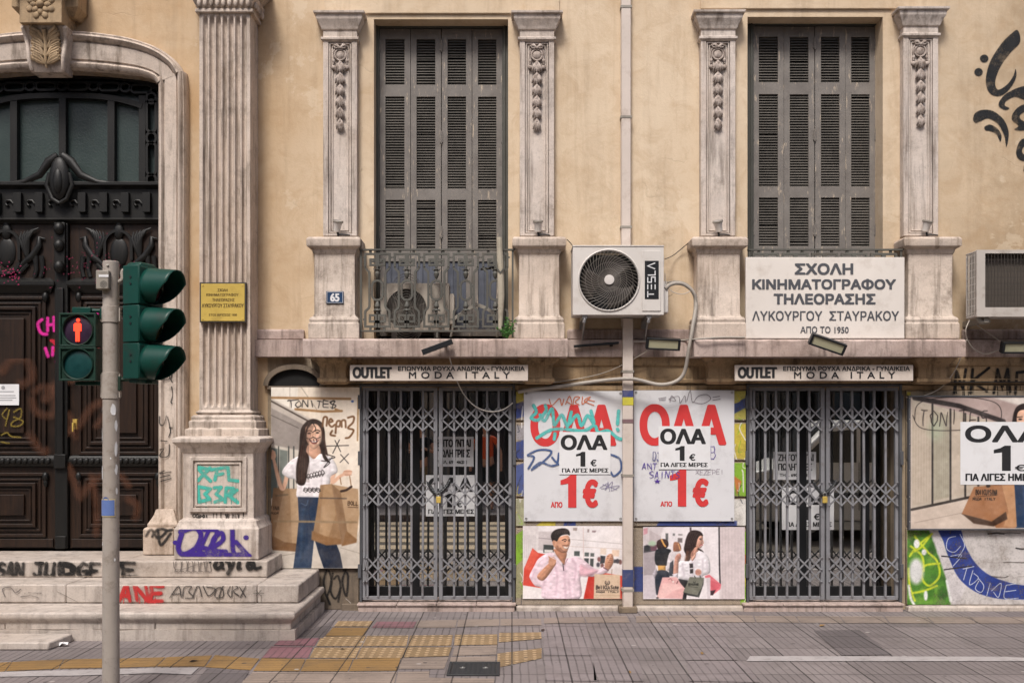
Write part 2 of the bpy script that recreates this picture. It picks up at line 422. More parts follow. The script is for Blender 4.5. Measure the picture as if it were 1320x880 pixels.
# ---------------------------------------------------------------- painter for printed pictures and sprayed paint (numpy raster -> mesh colours)
def spl(pts, closed=False, k=8):
    p = np.array(pts, float); n = len(p); out = []
    for i in range(n if closed else n-1):
        g = (lambda j: p[j % n]) if closed else (lambda j: p[min(max(j, 0), n-1)])
        a, b, c, d = g(i-1), g(i), g(i+1), g(i+2)
        for t in np.linspace(0, 1, k, endpoint=False):
            out.append(.5*(2*b+(c-a)*t+(2*a-5*b+4*c-d)*t*t+(3*b-a-3*c+d)*t**3))
    if not closed: out.append(p[-1])
    return np.array(out)
class Canvas:
    """picture over the photo rectangle x0..x1, y0..y1, k samples per pixel; drawing coordinates are divided by sc and moved by off"""
    vol = 0.0; halo = False
    def __init__(s, x0, y0, x1, y1, k=2.0, col=None, off=(0, 0), sc=1.0):
        s.b = (x0, y0, x1, y1); s.w = max(2, int((x1-x0)*k)); s.h = max(2, int((y1-y0)*k)); s.k = k
        xs = x0+(np.arange(s.w)+.5)*(x1-x0)/s.w; ys = y0+(np.arange(s.h)+.5)*(y1-y0)/s.h
        s.gx, s.gy = np.meshgrid(xs, ys); s.off = off; s.sc = sc
        s.rgb = np.zeros((s.h, s.w, 3)); s.a = np.zeros((s.h, s.w))
        if col is not None: s.rgb[:] = col; s.a[:] = 1
    def tr(s, pts): return np.array(pts, float)/s.sc+np.array(s.off)
    def put(s, mask, col, alpha=1.0):
        m = np.clip(mask, 0, 1)*alpha; c = col(s.gx, s.gy) if callable(col) else np.array(col, float)
        na = m+s.a*(1-m); t = np.where(na > 1e-6, m/np.maximum(na, 1e-6), 0)[..., None]
        s.rgb = s.rgb*(1-t)+c*t; s.a = na
    def fill(s, pts, col, soft=.5, alpha=1.0, smooth=True, raw=False, vol=None):
        vol = s.vol if vol is None else vol
        p = spl(pts, True, 6) if smooth and len(pts) > 4 else np.array(pts, float)
        p = p if raw else s.tr(p)
        wn = np.zeros(s.gx.shape, int); d = np.full(s.gx.shape, 1e9); n = len(p)
        for i in range(n):
            (xa, ya), (xb, yb) = p[i], p[(i+1) % n]
            if ya != yb:
                left = s.gx < (xb-xa)*(s.gy-ya)/(yb-ya)+xa
                wn += np.where((ya > s.gy) & (yb <= s.gy) & left, 1, 0)-np.where((ya <= s.gy) & (yb > s.gy) & left, 1, 0)
            d = np.minimum(d, s.seg(xa, ya, xb, yb))
        ins = wn != 0
        if vol and smooth and not callable(col):  # rounded shading inside the shape, light from the upper left, as in the printed photograph
            hgt = np.sqrt(np.clip(np.where(ins, d, 0)/vol, 0, 1)); gy_, gx_ = np.gradient(hgt); q = s.k*1.1*vol**.5
            lit = np.clip(1-.20*(1-hgt)+(gx_*.9+gy_*1.0)*.24*q, .58, 1.18)
            r = np.random.default_rng(int(abs(p[:, 0].sum()*7+p[:, 1].sum()*3)) % 99991)   # creases of cloth and paper
            cl = max(3, int(1.1*vol**.5*s.k)); c_ = r.normal(0, 1, (s.h//cl+3, s.w//(cl*2)+3)); yy = np.arange(s.h)/cl; xx = np.arange(s.w)/(cl*2)
            yi, xi = yy.astype(int), xx.astype(int); fy, fx = (yy-yi)[:, None], (xx-xi)[None]
            lit = lit*(1+.055*(c_[yi][:, xi]*(1-fy)*(1-fx)+c_[yi+1][:, xi]*fy*(1-fx)+c_[yi][:, xi+1]*(1-fy)*fx+c_[yi+1][:, xi+1]*fy*fx))
            base = np.array(col, float); col = (lambda a, b, base=base, lit=lit: base*lit[..., None])
        s.put(np.clip(.5+np.where(ins, d, -d)/max(soft, .05), 0, 1), col, alpha)
    def seg(s, xa, ya, xb, yb):
        dx, dy = xb-xa, yb-ya; L = dx*dx+dy*dy+1e-9
        t = np.clip(((s.gx-xa)*dx+(s.gy-ya)*dy)/L, 0, 1)
        return np.hypot(s.gx-xa-t*dx, s.gy-ya-t*dy)
    def line(s, pts, wd, col, soft=.5, alpha=1.0, smooth=True):
        p = s.tr(spl(pts, False, 6) if smooth and len(pts) > 2 else pts); n = len(p)
        ws = np.interp(np.linspace(0, 1, n), np.linspace(0, 1, len(wd)), wd) if hasattr(wd, '__len__') else np.full(n, wd)
        if s.halo and ws.max() > 2.2:
            h = np.zeros(s.gx.shape)
            for i in range(n-1): h = np.maximum(h, np.clip(1-s.seg(*p[i], *p[i+1])/(ws.max()*1.25), 0, 1)**2)
            s.put(h, col, .30*alpha)
        m = np.zeros(s.gx.shape)
        for i in range(n-1):
            m = np.maximum(m, np.clip(.5+((ws[i]+ws[i+1])/4-s.seg(*p[i], *p[i+1]))/max(soft, .05), 0, 1))
        s.put(m, col, alpha)
    def ell(s, cx, cy, rx, ry, col, soft=.5, alpha=1.0, rot=0.0):
        (cx, cy) = s.tr([(cx, cy)])[0]; rx /= s.sc; ry /= s.sc
        a = np.linspace(0, 2*math.pi, 28, endpoint=False); c, q = math.cos(rot), math.sin(rot)
        s.fill([(cx+rx*math.cos(t)*c-ry*math.sin(t)*q, cy+rx*math.cos(t)*q+ry*math.sin(t)*c) for t in a], col, soft, alpha, False, True)
    def blur(s, sig):
        n = int(3*sig*s.k)+1; g = np.exp(-.5*(np.arange(-n, n+1)/(sig*s.k))**2); g /= g.sum()
        for ax in (0, 1):
            pad = [(0, 0)]*3; pad[ax] = (n, n); a = np.pad(s.rgb, pad, mode='edge')
            s.rgb = sum(g[i]*(a[i:i+s.h] if ax == 0 else a[:, i:i+s.w]) for i in range(2*n+1))
    def grain(s, amt, seed=1):
        r = np.random.default_rng(seed); s.rgb += r.normal(0, amt, s.rgb.shape[:2])[..., None]
    def blotch(s, amt, cell=12, seed=2):
        r = np.random.default_rng(seed); c = r.normal(0, 1, (s.h//cell+3, s.w//cell+3))
        yy = np.arange(s.h)/cell; xx = np.arange(s.w)/cell; yi = yy.astype(int); xi = xx.astype(int); fy = (yy-yi)[:, None]; fx = (xx-xi)[None]
        v = (c[yi][:, xi]*(1-fy)*(1-fx)+c[yi+1][:, xi]*fy*(1-fx)+c[yi][:, xi+1]*(1-fy)*fx+c[yi+1][:, xi+1]*fy*fx)
        s.rgb += (v*amt)[..., None]
    def mesh(s, name, y, mat, parent, label=None, thick=0.0):
        x0, y0, x1, y1 = s.b
        xs = np.linspace(X(x0, y), X(x1, y), s.w+1); zs = np.linspace(Z(y0, y), Z(y1, y), s.h+1)
        gx, gz = np.meshgrid(xs, zs); co = np.stack([gx, np.full_like(gx, y), gz], -1).reshape(-1, 3)
        jj, ii = np.nonzero(s.a > .02); a = jj*(s.w+1)+ii
        quads = np.stack([a, a+s.w+1, a+s.w+2, a+1], 1)
        used = np.unique(quads); remap = np.zeros(len(co), int); remap[used] = np.arange(len(used)); quads = remap[quads]
        me = bpy.data.meshes.new(name); me.from_pydata(co[used].tolist(), [], quads.tolist())
        c = np.clip(s.rgb, 0, 255)/255; c = np.where(c <= .04045, c/12.92, ((c+.055)/1.055)**2.4)
        rgba = np.concatenate([c, np.clip(s.a, 0, 1)[..., None]], -1)
        at = me.color_attributes.new('Col', 'FLOAT_COLOR', 'CORNER')
        at.data.foreach_set('color', np.repeat(rgba[jj, ii], 4, axis=0).astype(np.float32).ravel())
        me.materials.append(mat)
        return link_mesh(name, me, parent, label)

GLY = {'A': ['0,9 3,0 6,9', '1,6 5,6'], 'N': ['0,9 0,0 6,9 6,0'], 'J': ['1,0 6,0', '4,0 4,8 2,9 0,7'], 'U': ['0,0 0,7 2,9 4,9 6,7 6,0'],
       'D': ['0,0 0,9 4,9 6,6 6,3 4,0 0,0'], 'G': ['6,1 3,0 0,3 0,7 3,9 6,8 6,5 3,5'], 'E': ['6,0 0,0 0,9 6,9', '0,4.5 5,4.5'],
       'M': ['0,9 0,0 3,5 6,0 6,9'], 'X': ['0,0 6,9', '6,0 0,9'], 'L': ['0,0 0,9 6,9'], 'B': ['0,0 0,9 4,9 6,7 4,4.5 0,4.5', '4,4.5 5,2 4,0 0,0'],
       'R': ['0,9 0,0 5,0 6,2 5,4.5 0,4.5 6,9'], 'S': ['6,1 3,0 0,2 2,4.5 5,5 6,7 3,9 0,8'], 'O': ['3,0 0,3 0,6 3,9 6,6 6,3 3,0'],
       'T': ['0,0 6,0', '3,0 3,9'], 'K': ['0,0 0,9', '6,0 0,5 6,9'], 'P': ['0,9 0,0 5,0 6,2 5,5 0,5'], 'I': ['3,0 3,9'], 'C': ['6,1 3,0 0,3 0,6 3,9 6,8'],
       'Y': ['0,0 3,4.5 6,0', '3,4.5 3,9'], 'Z': ['0,0 6,0 0,9 6,9'], 'Q': ['3,0 0,3 0,6 3,9 6,6 6,3 3,0', '4,6 7,10'], '?': ['0,2 3,0 6,2 3,5 3,7', '3,9 3,9.4'],
       '!': ['3,0 3,6', '3,8.6 3,9'], 'a': ['5,4 2,3 0,6 2,9 5,7 5,4 5,8 7,9'], 'g': ['0,3 2,3 4,9 6,3', '4,9 3,12 2,12 4,9'], 'i': ['2,3 2,8 4,9'],
       'e': ['0,6 5,6 4,3 1,3 0,6 2,9 5,8'], 'p': ['0,12 0,4 3,3 5,5 3,8 0,8'], 'n': ['0,9 0,3 4,3 5,9'], '2': ['0,2 3,0 6,2 0,9 6,9'], '9': ['6,3 3,0 0,3 3,5 6,3 5,9'],
       'V': ['0,0 3,9 6,0'], 'W': ['0,0 2,9 3,4 4,9 6,0'], 'H': ['0,0 0,9', '6,0 6,9', '0,4.5 6,4.5'], 'F': ['6,0 0,0 0,9', '0,4.5 4,4.5'], ' ': []}
def scrawl(cv, txt, x0, y0, x1, y1, wd, col, soft=.6, alpha=1.0, jit=.6, smooth=False, seed=3):
    r = random.Random(seed); n = len(txt); step = (x1-x0)/(n-.28)
    for i, ch in enumerate(txt):
        ox = x0+i*step; oy = r.uniform(-jit, jit)*(y1-y0)/12; sx = step*.72/6; sy = (y1-y0)/9
        sl = r.uniform(-.12, .22)
        for st in GLY.get(ch, []):
            pts = [tuple(map(float, q.split(','))) for q in st.split()]
            pts = [(ox+(a+r.uniform(-jit, jit)*.55+sl*(4.5-b))*sx, y0+oy+(b+r.uniform(-jit, jit)*.6)*sy) for a, b in pts]
            if len(pts) == 2: m_ = ((pts[0][0]+pts[1][0])/2+r.uniform(-.5, .5)*jit*sx, (pts[0][1]+pts[1][1])/2+r.uniform(-.3, .3)*sy); pts = [pts[0], m_, pts[1]]
            elif not smooth: pts = [q for a, b in zip(pts, pts[1:]) for q in (a, (a[0]*.5+b[0]*.5+r.uniform(-.25, .25)*sx, a[1]*.5+b[1]*.5))]+[pts[-1]]
            cv.line(pts, [wd*r.uniform(.75, .95), wd*r.uniform(1.0, 1.25), wd*r.uniform(.9, 1.15), wd*r.uniform(.55, .85)], col, soft, alpha, True)

# ================================================================ the facade
BLD = thing('building', 'weathered ochre plaster building with marble pilasters, shuttered tall windows and grilled shopfronts', 'building', (0, .2, 0))
ZT = 9.5                                          # eaves
DX = -4.2                                         # axis of the entrance
def mir(pts): return pts+[(2*DX-x, z) for x, z in reversed(pts)]
yi = -.08
arch_in = [(X(203, yi), .52), (X(203, yi), Z(300, yi)), (X(203, yi), Z(114, yi)), (X(201, yi), Z(107, yi)), (X(196, yi), Z(101, yi)), (X(184, yi), Z(96.5, yi)), (X(165, yi), Z(93.5, yi)), (X(130, yi), Z(90, yi)), (X(95, yi), Z(88, yi)), (DX, Z(87.5, yi))]
arch_out = [(X(240, yi), .52), (X(240, yi), Z(300, yi)), (X(240, yi), Z(114, yi)), (X(235, yi), Z(92, yi)), (X(223, yi), Z(75, yi)), (X(199, yi), Z(59, yi)), (X(165, yi), Z(47.5, yi)), (X(125, yi), Z(41, yi)), (X(90, yi), Z(38, yi)), (DX, Z(37.5, yi))]
def refine(p, n=6):
    q = [p[0], p[1]]+[tuple(v) for v in spl(p[1:], False, n)][1:]
    return q
ai, ao = mir(refine(arch_in)), mir(refine(arch_out))
zl = Z(460)
W1 = (482, 25, 655, 437); W2 = (963.5, 22, 1138, 437)
hole = lambda r: prect(*r)
up = plate([(-11, -.3), (-2.25, -.3), (-2.25, zl), (11, zl), (11, ZT), (-11, ZT)], [[(x, z) if z > .53 else (x, -.2) for x, z in ai], hole(W1), hole(W2)], 0, .34)
up.build('upper_wall', M['plaster'], BLD, smooth=0)
GX = 498
G1 = (463.5, 493, 661.5, 784)
G2 = (G1[0]+GX, 493, G1[2]+GX+3, 784)
lo = plate([(-2.25, -.3), (11, -.3), (11, zl), (-2.25, zl)], [[(x, z) if z > .1 else (x, -.2) for x, z in hole(G1)], [(x, z) if z > .1 else (x, -.2) for x, z in hole(G2)]], .002, .34)
lo.build('ground_floor_wall', M['pier'], BLD, smooth=0)
mb = MB(); mb.box(-11, 11, .36, 9, ZT-.05, ZT+.3); mb.box(-11, -10.8, .36, 9, -.3, ZT-.05); mb.box(10.8, 11, .36, 9, -.3, ZT-.05); mb.box(-10.8, 10.8, 8.8, 9, -.3, ZT-.05)
mb.build('roof', M['plaster'], BLD, smooth=0)
mb = MB(); mb.stack(-11, 11, 0, .35, [(.02, ZT-.45), (.06, ZT-.42), (.10, ZT-.3), (.35, ZT-.12), (.38, ZT-.06), (.38, ZT+.02)]); mb.build('eaves_cornice', M['cornice'], BLD, smooth=0)
# dark rooms behind the openings
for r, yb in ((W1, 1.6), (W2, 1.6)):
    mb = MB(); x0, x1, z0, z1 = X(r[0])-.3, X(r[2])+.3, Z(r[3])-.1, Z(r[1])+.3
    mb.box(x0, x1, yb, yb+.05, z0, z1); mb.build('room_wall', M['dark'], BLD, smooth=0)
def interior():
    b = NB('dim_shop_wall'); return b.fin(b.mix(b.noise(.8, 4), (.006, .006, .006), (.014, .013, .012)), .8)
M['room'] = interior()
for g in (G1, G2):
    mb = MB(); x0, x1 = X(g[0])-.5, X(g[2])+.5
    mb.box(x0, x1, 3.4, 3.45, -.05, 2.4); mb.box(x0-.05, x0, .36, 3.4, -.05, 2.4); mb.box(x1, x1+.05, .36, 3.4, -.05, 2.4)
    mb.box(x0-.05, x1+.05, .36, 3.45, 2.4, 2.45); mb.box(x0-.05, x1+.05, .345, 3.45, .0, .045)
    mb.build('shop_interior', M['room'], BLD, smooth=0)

# lintel panels above the windows, set a finger proud of the wall
for a, b_, t in ((418, 721, 20), (903, 1219, 14)):
    mb = MB(); mb.box(X(a), X(b_), -.022, .02, Z(t)+.01, Z(-140)); mb.build('lintel_panel', M['plaster'], BLD, bevel=.006, smooth=0)

# ---- entrance surround: one swept moulding round the arch
prof = [(0, .13), (0, -.055), (.05, -.075), (.13, -.085), (.2, -.06), (.23, -.06), (.25, -.075), (.66, -.085), (.68, -.07), (.71, -.075), (.74, -.105), (.82, -.125), (.87, -.115), (.89, -.095), (.93, -.10), (.97, -.075), (1, -.05), (1.0, .01)]
mb = MB(); n = len(ai)
mb.loft([[(ai[i][0]*(1-t)+ao[i][0]*t, y, ai[i][1]*(1-t)+ao[i][1]*t) for t, y in prof] for i in range(n)], caps=False, closed=False)
sur = mb.build('door_surround', M['marble'], BLD, smooth=45)
for sx in (1, -1):
    f = (lambda x: x) if sx == 1 else (lambda x: 2*DX-x)
    mb = MB(); a, b_ = X(184, -.22), X(223.5, -.22); a, b_ = sorted((f(a), f(b_)))
    mb.stack(a, b_, -.22, .1, [(0, .53), (0, .76), (-.02, .775)]); mb.stack(a+.035, b_+.01, -.16, .09, [(.01, .77), (.015, .80), (-.01, .84), (-.03, .88), (-.045, .93)])
    mb.build('surround_plinth', M['marble'], BLD, bevel=.008, smooth=30)
# keystone: scrolled block with an acanthus leaf
mb = MB()
kz0, kz1 = Z(94, -.14), Z(32, -.26)
rings = []
for i in range(13):
    t = i/12; z = kz0+(kz1-kz0)*t; y = -.15-.10*t**1.5-.025*math.sin(t*math.pi*2); hw = .155+.05*t
    rings.append([(DX-hw, y, z), (DX+hw, y, z), (DX+hw, .0, z), (DX-hw, .0, z)])
mb.loft(rings)
for sx in (-1, 1):
    mb.tube([(DX+sx*(.14+.05*t), -.155-.10*t**1.5-.025*math.sin(t*math.pi*2), kz0+(kz1-kz0)*t) for t in np.linspace(.03, .97, 14)], .020, 8)
mb.build('keystone', M['marble'], BLD, bevel=.006, smooth=40)
mb = MB()
def kpt(u, t): return (DX+u, -.165-.10*t**1.5-.025*math.sin(t*math.pi*2), kz0+(kz1-kz0)*t)
mb.tube([kpt(0, t) for t in np.linspace(.08, .92, 12)], [.012+.012*t for t in np.linspace(0, 1, 12)], 8)
for k, t0 in enumerate((.22, .4, .58, .76)):
    for sx in (-1, 1):
        for q in range(3):
            t1 = t0+.06*q; L = .125-.010*q
            mb.tube([kpt(sx*.012, t0-.06), kpt(sx*L*.5, t1-.01), kpt(sx*L, t1+.07), kpt(sx*L*1.02, t1+.11), kpt(sx*L*.82, t1+.13)], [.010, .021, .018, .014, .007], 6)
mb.build('acanthus_leaf', M['cornice'], BLD, smooth=50)
# console block and rosette above the keystone
mb = MB(); mb.stack(DX-.19, DX+.19, -.30, .0, [(0, kz1), (0, Z(-3, -.3)), (.02, Z(-5, -.3)), (.05, Z(-14, -.3)), (.08, Z(-16, -.3)), (.08, Z(-30, -.3))])
mb.stack(DX-.30, DX+.30, -.22, -.0, [(-.06, Z(20, -.2)), (0, Z(10, -.2)), (0, Z(-30, -.2))]); mb.build('console_block', M['cornice'], BLD, bevel=.006)
mb = MB(); rc = (DX, -.31, Z(6, -.3))
mb.ell(rc, (.035, .035, .035))
for ring_, nn, rr, ps in ((.062, 8, .033, .02), (.10, 8, .036, .014)):
    for k in range(nn):
        a = 2*math.pi*k/nn+(.39 if ring_ > .08 else 0)
        mb.ell((rc[0]+ring_*math.cos(a), rc[1]+.008, rc[2]+ring_*math.sin(a)), (rr, ps, rr*.8), (0, -a, 0), 10, 6)
mb.build('rosette', M['cornice'], BLD, smooth=60)

# ---- the entrance door
YD = .13
DOOR = bpy.data.objects.new('entrance_door', None); COL.objects.link(DOOR); DOOR.parent = BLD; LOC['entrance_door'] = LOC['building']
def dpart(mb, name, mat, **k): return mb.build(name, mat, DOOR, **k)
hw = .985; zt0, zt1, zb = Z(237, YD), Z(284, YD), .545
mb = MB(); mb.box(DX-hw, DX+hw, YD+.10, YD+.16, zb, Z(80, YD)); dpart(mb, 'door_back', M['door_dark'], smooth=0)
mb = MB(); mb.box(DX-hw, DX+hw, YD-.0, YD+.095, zt1, zt0-.03)
mb.stack(DX-hw, DX+hw, YD-.0, YD+.09, [(0, zt0-.05), (.03, zt0-.03), (.05, zt0-.02), (.05, zt0+.005), (.02, zt0+.02)])
mb.stack(DX-hw, DX+hw, YD-.0, YD+.09, [(.0, zt1-.03), (.02, zt1-.015), (.045, zt1), (.02, zt1+.02)])
for k in range(9):
    u = DX-.8+k*.2
    if abs(u-DX) > .05: mb.box(u-.035, u+.035, YD-.045, YD, zt1+.07, zt0-.09)
for k in range(8):                                # running scroll between the blocks
    u = DX-.7+k*.2
    mb.tube([(u+(.05-.008*q)*math.cos(q*.9), YD-.012, (zt0+zt1)/2-.02+(.045-.006*q)*math.sin(q*.9)) for q in range(7)], .012, 6)
dpart(mb, 'transom_bar', M['door_dark'], bevel=.004)
mb = MB()                                         # cartouche with swags in front of the transom
mb.ell((DX, YD-.09, Z(232, YD)), (.095, .07, .20)); mb.ell((DX, YD-.13, Z(236, YD)), (.05, .06, .12))
for sx in (-1, 1):
    mb.tube([(DX+sx*.02, YD-.07, Z(202, YD)), (DX+sx*.10, YD-.07, Z(210, YD)), (DX+sx*.19, YD-.06, Z(227, YD)), (DX+sx*.34, YD-.05, Z(236, YD)), (DX+sx*.47, YD-.04, Z(237, YD))], [.035, .045, .036, .026, .012], 8)
    mb.tube([(DX+sx*.09, YD-.09, Z(225, YD)), (DX+sx*.12, YD-.09, Z(240, YD)), (DX+sx*.07, YD-.09, Z(258, YD)), (DX, YD-.09, Z(264, YD))], .02, 8)
mb.v = [(x, YD-.02+(y-YD+.02)*.6, z) for x, y, z in mb.v]; dpart(mb, 'cartouche', M['door_dark'], smooth=60)
# glazed transom with its ring-and-bar border
zg0, zg1 = zt0+.02, Z(126, YD)
archz = lambda x: Z(93, YD)-.16*max(0, (abs(x-DX)/hw)-.55)**2*4
mb = MB(); top = [(DX+hw*u, archz(DX+hw*u)+.06) for u in np.linspace(1, -1, 25)]
bar = lambda a, b_: mb.box(a, b_, YD+.0, YD+.06, zg0, zg1+.02)
for c in (0, -.455, .455): bar(DX+c-.032, DX+c+.032)
for sx in (-1, 1): bar(DX+sx*.745-.03, DX+sx*.745+.03)
archg = [(DX+.745*u, zg1-.10*abs(u)**3) for u in np.linspace(-1, 1, 21)]
mb.ribbon([(x, z+.02) for x, z in archg], .05, YD-.005, YD+.06)
mb.ribbon([(DX+.93*u, Z(97, YD)-.13*abs(u)**4) for u in np.linspace(-1, 1, 25)], .07, YD-.01, YD+.06)
for sx in (-1, 1): mb.ribbon([(DX+sx*.925, zg0), (DX+sx*.925, Z(108, YD))], .07, YD-.01, YD+.06)
def stadium(cx, cz, a, b_, n=8):
    r = min(a, b_); pts = []
    for k in range(4*n):
        t = 2*math.pi*k/(4*n); pts.append((cx+(a-r)*(1 if math.cos(t) > 0 else -1)+r*math.cos(t), cz+(b_-r)*(1 if math.sin(t) > 0 else -1)+r*math.sin(t)))
    return pts
for sx in (-1, 1):
    for k, cy in enumerate((232, 205, 178, 150, 127)):
        zc = Z(cy, YD)
        mb.ribbon(stadium(DX+sx*.835, zc, .043, .05 if k % 2 == 0 else .15), .022, YD-.012, YD+.05, True)
for k, u in enumerate(np.linspace(-.74, .74, 11)):
    mb.ribbon(stadium(DX+u, (zg1+Z(97, YD))/2-.06*abs(u)**3, .045 if k % 2 else .095, .036), .02, YD-.012, YD+.05, True)
dpart(mb, 'transom_frame', M['door_dark'], smooth=30)
b = NB('frosted_glass'); b.bump(b.noise(55, 5), .5, .004)
c = b.mix(b.ramp(b.noise(1.2, 5), .35, .7), (.022, .036, .035), (.045, .064, .058)); M['frost'] = b.fin(c, .32, 0, .5)
mb = MB(); mb.box(DX-.93, DX+.93, YD+.062, YD+.075, zg0, Z(92, YD)); dpart(mb, 'transom_glass', M['frost'], smooth=0)
# leaves
def frame_panel(mb, x0, x1, z0, z1, y, steps):    # stepped raised panel
    o = 0
    for dx, dy in steps:
        o += dx; mb.box(x0+o, x1-o, y+dy, y+.06, z0+o, z1-o)
def leaf(sx):
    a, b_ = (DX+.065, DX+hw) if sx > 0 else (DX-hw, DX-.065)
    mb = MB(); yy = YD+.02
    mb.box(a, b_, yy, yy+.075, zb, zt1-.03); mb.build('door_leaf', M['door_dark'] if 0 else M['door_wood'], DOOR, smooth=0)
    mb = MB(); zz = lambda py: Z(py, YD)
    for p0, p1 in ((384, 584), (611, 690)):       # long middle panel and low panel: nested mouldings
        x0, x1, z0, z1 = a+.10, b_-.10, zz(p1), zz(p0)
        for o, wd, pr in ((0, .028, .028), (.05, .022, .014), (.095, .030, .034), (.14, .016, .012)):
            q = [(x0+o, z0+o), (x1-o, z0+o), (x1-o, z1-o), (x0+o, z1-o)]
            mb.ribbon(q, wd, yy-pr, yy, True)
        mb.box(x0+.19, x1-.19, yy-.03, yy, z0+.19, z1-.19) if z1-z0 > .5 else mb.box(x0+.17, x1-.17, yy-.03, yy, z0+.17, z1-.17)
    mb.box(a+.02, b_-.02, yy-.02, yy, zb+.01, zz(694)); mb.build('panel_moulding', M['door_wood'], DOOR, bevel=.004, smooth=0)
    mb = MB()
    mb.stack(a+.05, b_-.05, yy-.01, yy, [(0, zz(378)), (.03, zz(372)), (.06, zz(368)), (.06, zz(364)), (.03, zz(361)), (0, zz(358))])
    mb.build('shelf_moulding', M['door_dark'], DOOR, smooth=40); mb = MB()
    mb.stack(a+.03, b_-.03, yy-.005, yy, [(0, zz(602)), (.02, zz(600)), (.035, zz(594)), (.02, zz(588)), (0, zz(586))])
    for k in range(16): mb.ell((a+.06+k*(b_-a-.12)/15, yy-.04, zz(594)), (.028, .022, .036), (0, .5, 0), 8, 6)
    for u in (a+.09, b_-.09):                     # little brackets below the shelf and by the low panel
        mb.ell((u, yy-.02, zz(383)), (.03, .03, .05)); mb.ell((u, yy-.02, zz(614)), (.03, .03, .045)); mb.ell((u, yy-.015, zz(622)), (.022, .022, .045))
    mb.build('rope_moulding', M['door_dark'], DOOR, smooth=40)
    mb = MB(); cx = (a+b_)/2; yr = yy-.005        # carved relief: vase between two winged beasts
    mb.ell((cx, yr, zz(325)), (.085, .035, .14)); mb.ell((cx, yr-.01, zz(298)), (.05, .045, .08)); mb.ell((cx, yr-.01, zz(290)), (.028, .035, .06))
    mb.ribbon(stadium(cx, zz(325), .125, .2), .025, yr-.05, yr)
    for s2 in (-1, 1):
        mb.tube([(cx+s2*.10, yr-.02, zz(350)), (cx+s2*.17, yr-.03, zz(338)), (cx+s2*.25, yr-.035, zz(330)), (cx+s2*.31, yr-.035, zz(316)), (cx+s2*.31, yr-.03, zz(306)), (cx+s2*.36, yr-.02, zz(308))], [.014, .024, .034, .028, .022, .010], 8)
        for q in range(6):
            mb.tube([(cx+s2*.2, yr-.02, zz(334)), (cx+s2*(.17+.008*q), yr-.04, zz(322-3*q)), (cx+s2*(.13+.026*q), yr-.045, zz(308-2.2*q)), (cx+s2*(.145+.032*q), yr-.03, zz(299-1.0*q))], [.012, .018, .015, .006], 6)
        for q in (.27, .33): mb.tube([(cx+s2*q, yr-.03, zz(330)), (cx+s2*(q+.015), yr-.03, zz(346)), (cx+s2*(q-.005), yr-.03, zz(357))], [.026, .018, .02], 6)
        mb.tube([(cx+s2*.2, yr-.02, zz(340)), (cx+s2*.13, yr-.03, zz(352)), (cx+s2*.06, yr-.03, zz(346)), (cx+s2*.03, yr-.03, zz(352))], [.024, .018, .014, .008], 6)
    mb.v = [(x, yr+(y-yr)*.55, z) for x, y, z in mb.v]; mb.build('carved_relief', M['door_dark'], DOOR, smooth=60)
for sx in (1, -1): leaf(sx)
mb = MB(); yy = YD-.01
mb.box(DX-.06, DX+.06, yy-.015, yy+.05, zb, zt1-.03); mb.box(DX-.03, DX+.03, yy-.045, yy-.015, Z(585, YD), Z(372, YD))
for py in (296, 318, 345): mb.ell((DX, yy-.05, Z(py, YD)), (.05, .05, .06))
mb.box(DX-.05, DX+.05, yy-.05, yy-.015, Z(350, YD), Z(288, YD)); mb.box(DX-.055, DX+.055, yy-.05, yy-.015, Z(603, YD), Z(585, YD)); mb.box(DX-.05, DX+.05, yy-.03, yy-.015, zb, Z(690, YD))
mb.build('meeting_stile', M['door_dark'], DOOR, bevel=.006, smooth=30)
mb = MB(); mb.box(DX+.07+.035, DX+.07+.075, YD-.02, YD+.02, Z(553, YD), Z(540, YD)); mb.tube([(DX+.125, YD-.02, Z(545, YD)), (DX+.125, YD-.06, Z(545, YD)), (DX+.125, YD-.06, Z(556, YD))], .008, 8)
mb.build('handle', M['brass'], DOOR, bevel=.003)

# ---- the tall fluted pilaster and its pedestal
px0, px1 = X(257, -.28), X(322.5, -.28); pc = (px0+px1)/2
zf0, zf1 = Z(523, -.28), Z(22, -.28)
def flute(u, v):
    x = px0+(px1-px0)*u; z = Z(531, -.28)+(Z(14, -.28)-Z(531, -.28))*v
    k = (u-.055)/.89*7; d = 0
    if 0 < k < 7:
        f = k-math.floor(k); c = (f-.5)/.36; e = 0
        if abs(c) < 1:
            r = (px1-px0)*.89/7*.36
            if z > zf1-r: e = (z-(zf1-r))/r
            if z < zf0+r: e = ((zf0+r)-z)/r
            q = c*c+e*e
            if q < 1: d = .038*math.sqrt(1-q)
    return (x, -.28+d, z)
mb = MB(); mb.grid(flute, 7*14+10, 170)
mb.box(px0, px0+.004, -.279, 0, Z(531, -.28), Z(14, -.28)); mb.box(px1-.004, px1, -.279, 0, Z(531, -.28), Z(14, -.28))
FL = mb.build('fluted_pilaster', M['marble'], BLD, smooth=35, fix=False)
mb = MB(); zc = Z(15, -.28)
mb.stack(px0, px1, -.28, .0, [(.0, zc-.02), (.03, zc-.015), (.03, zc+.012), (.012, zc+.02), (.02, zc+.03), (.05, zc+.09), (.06, zc+.10), (.06, zc+.13), (.03, zc+.135), (.10, zc+.2), (.13, zc+.22), (.13, zc+.3), (-.02, zc+.3), (-.02, zc+1.4)])
for k in range(9): mb.ell((px0+.01+k*(px1-px0-.02)/8, -.325, zc+.06), (.021, .02, .035), None, 8, 6)
for k in range(5): mb.ell((px1+.045, -.27+k*.06, zc+.06), (.02, .021, .035), None, 8, 6)
mb.build('capital', M['marble'], FL, bevel=.004, smooth=35)
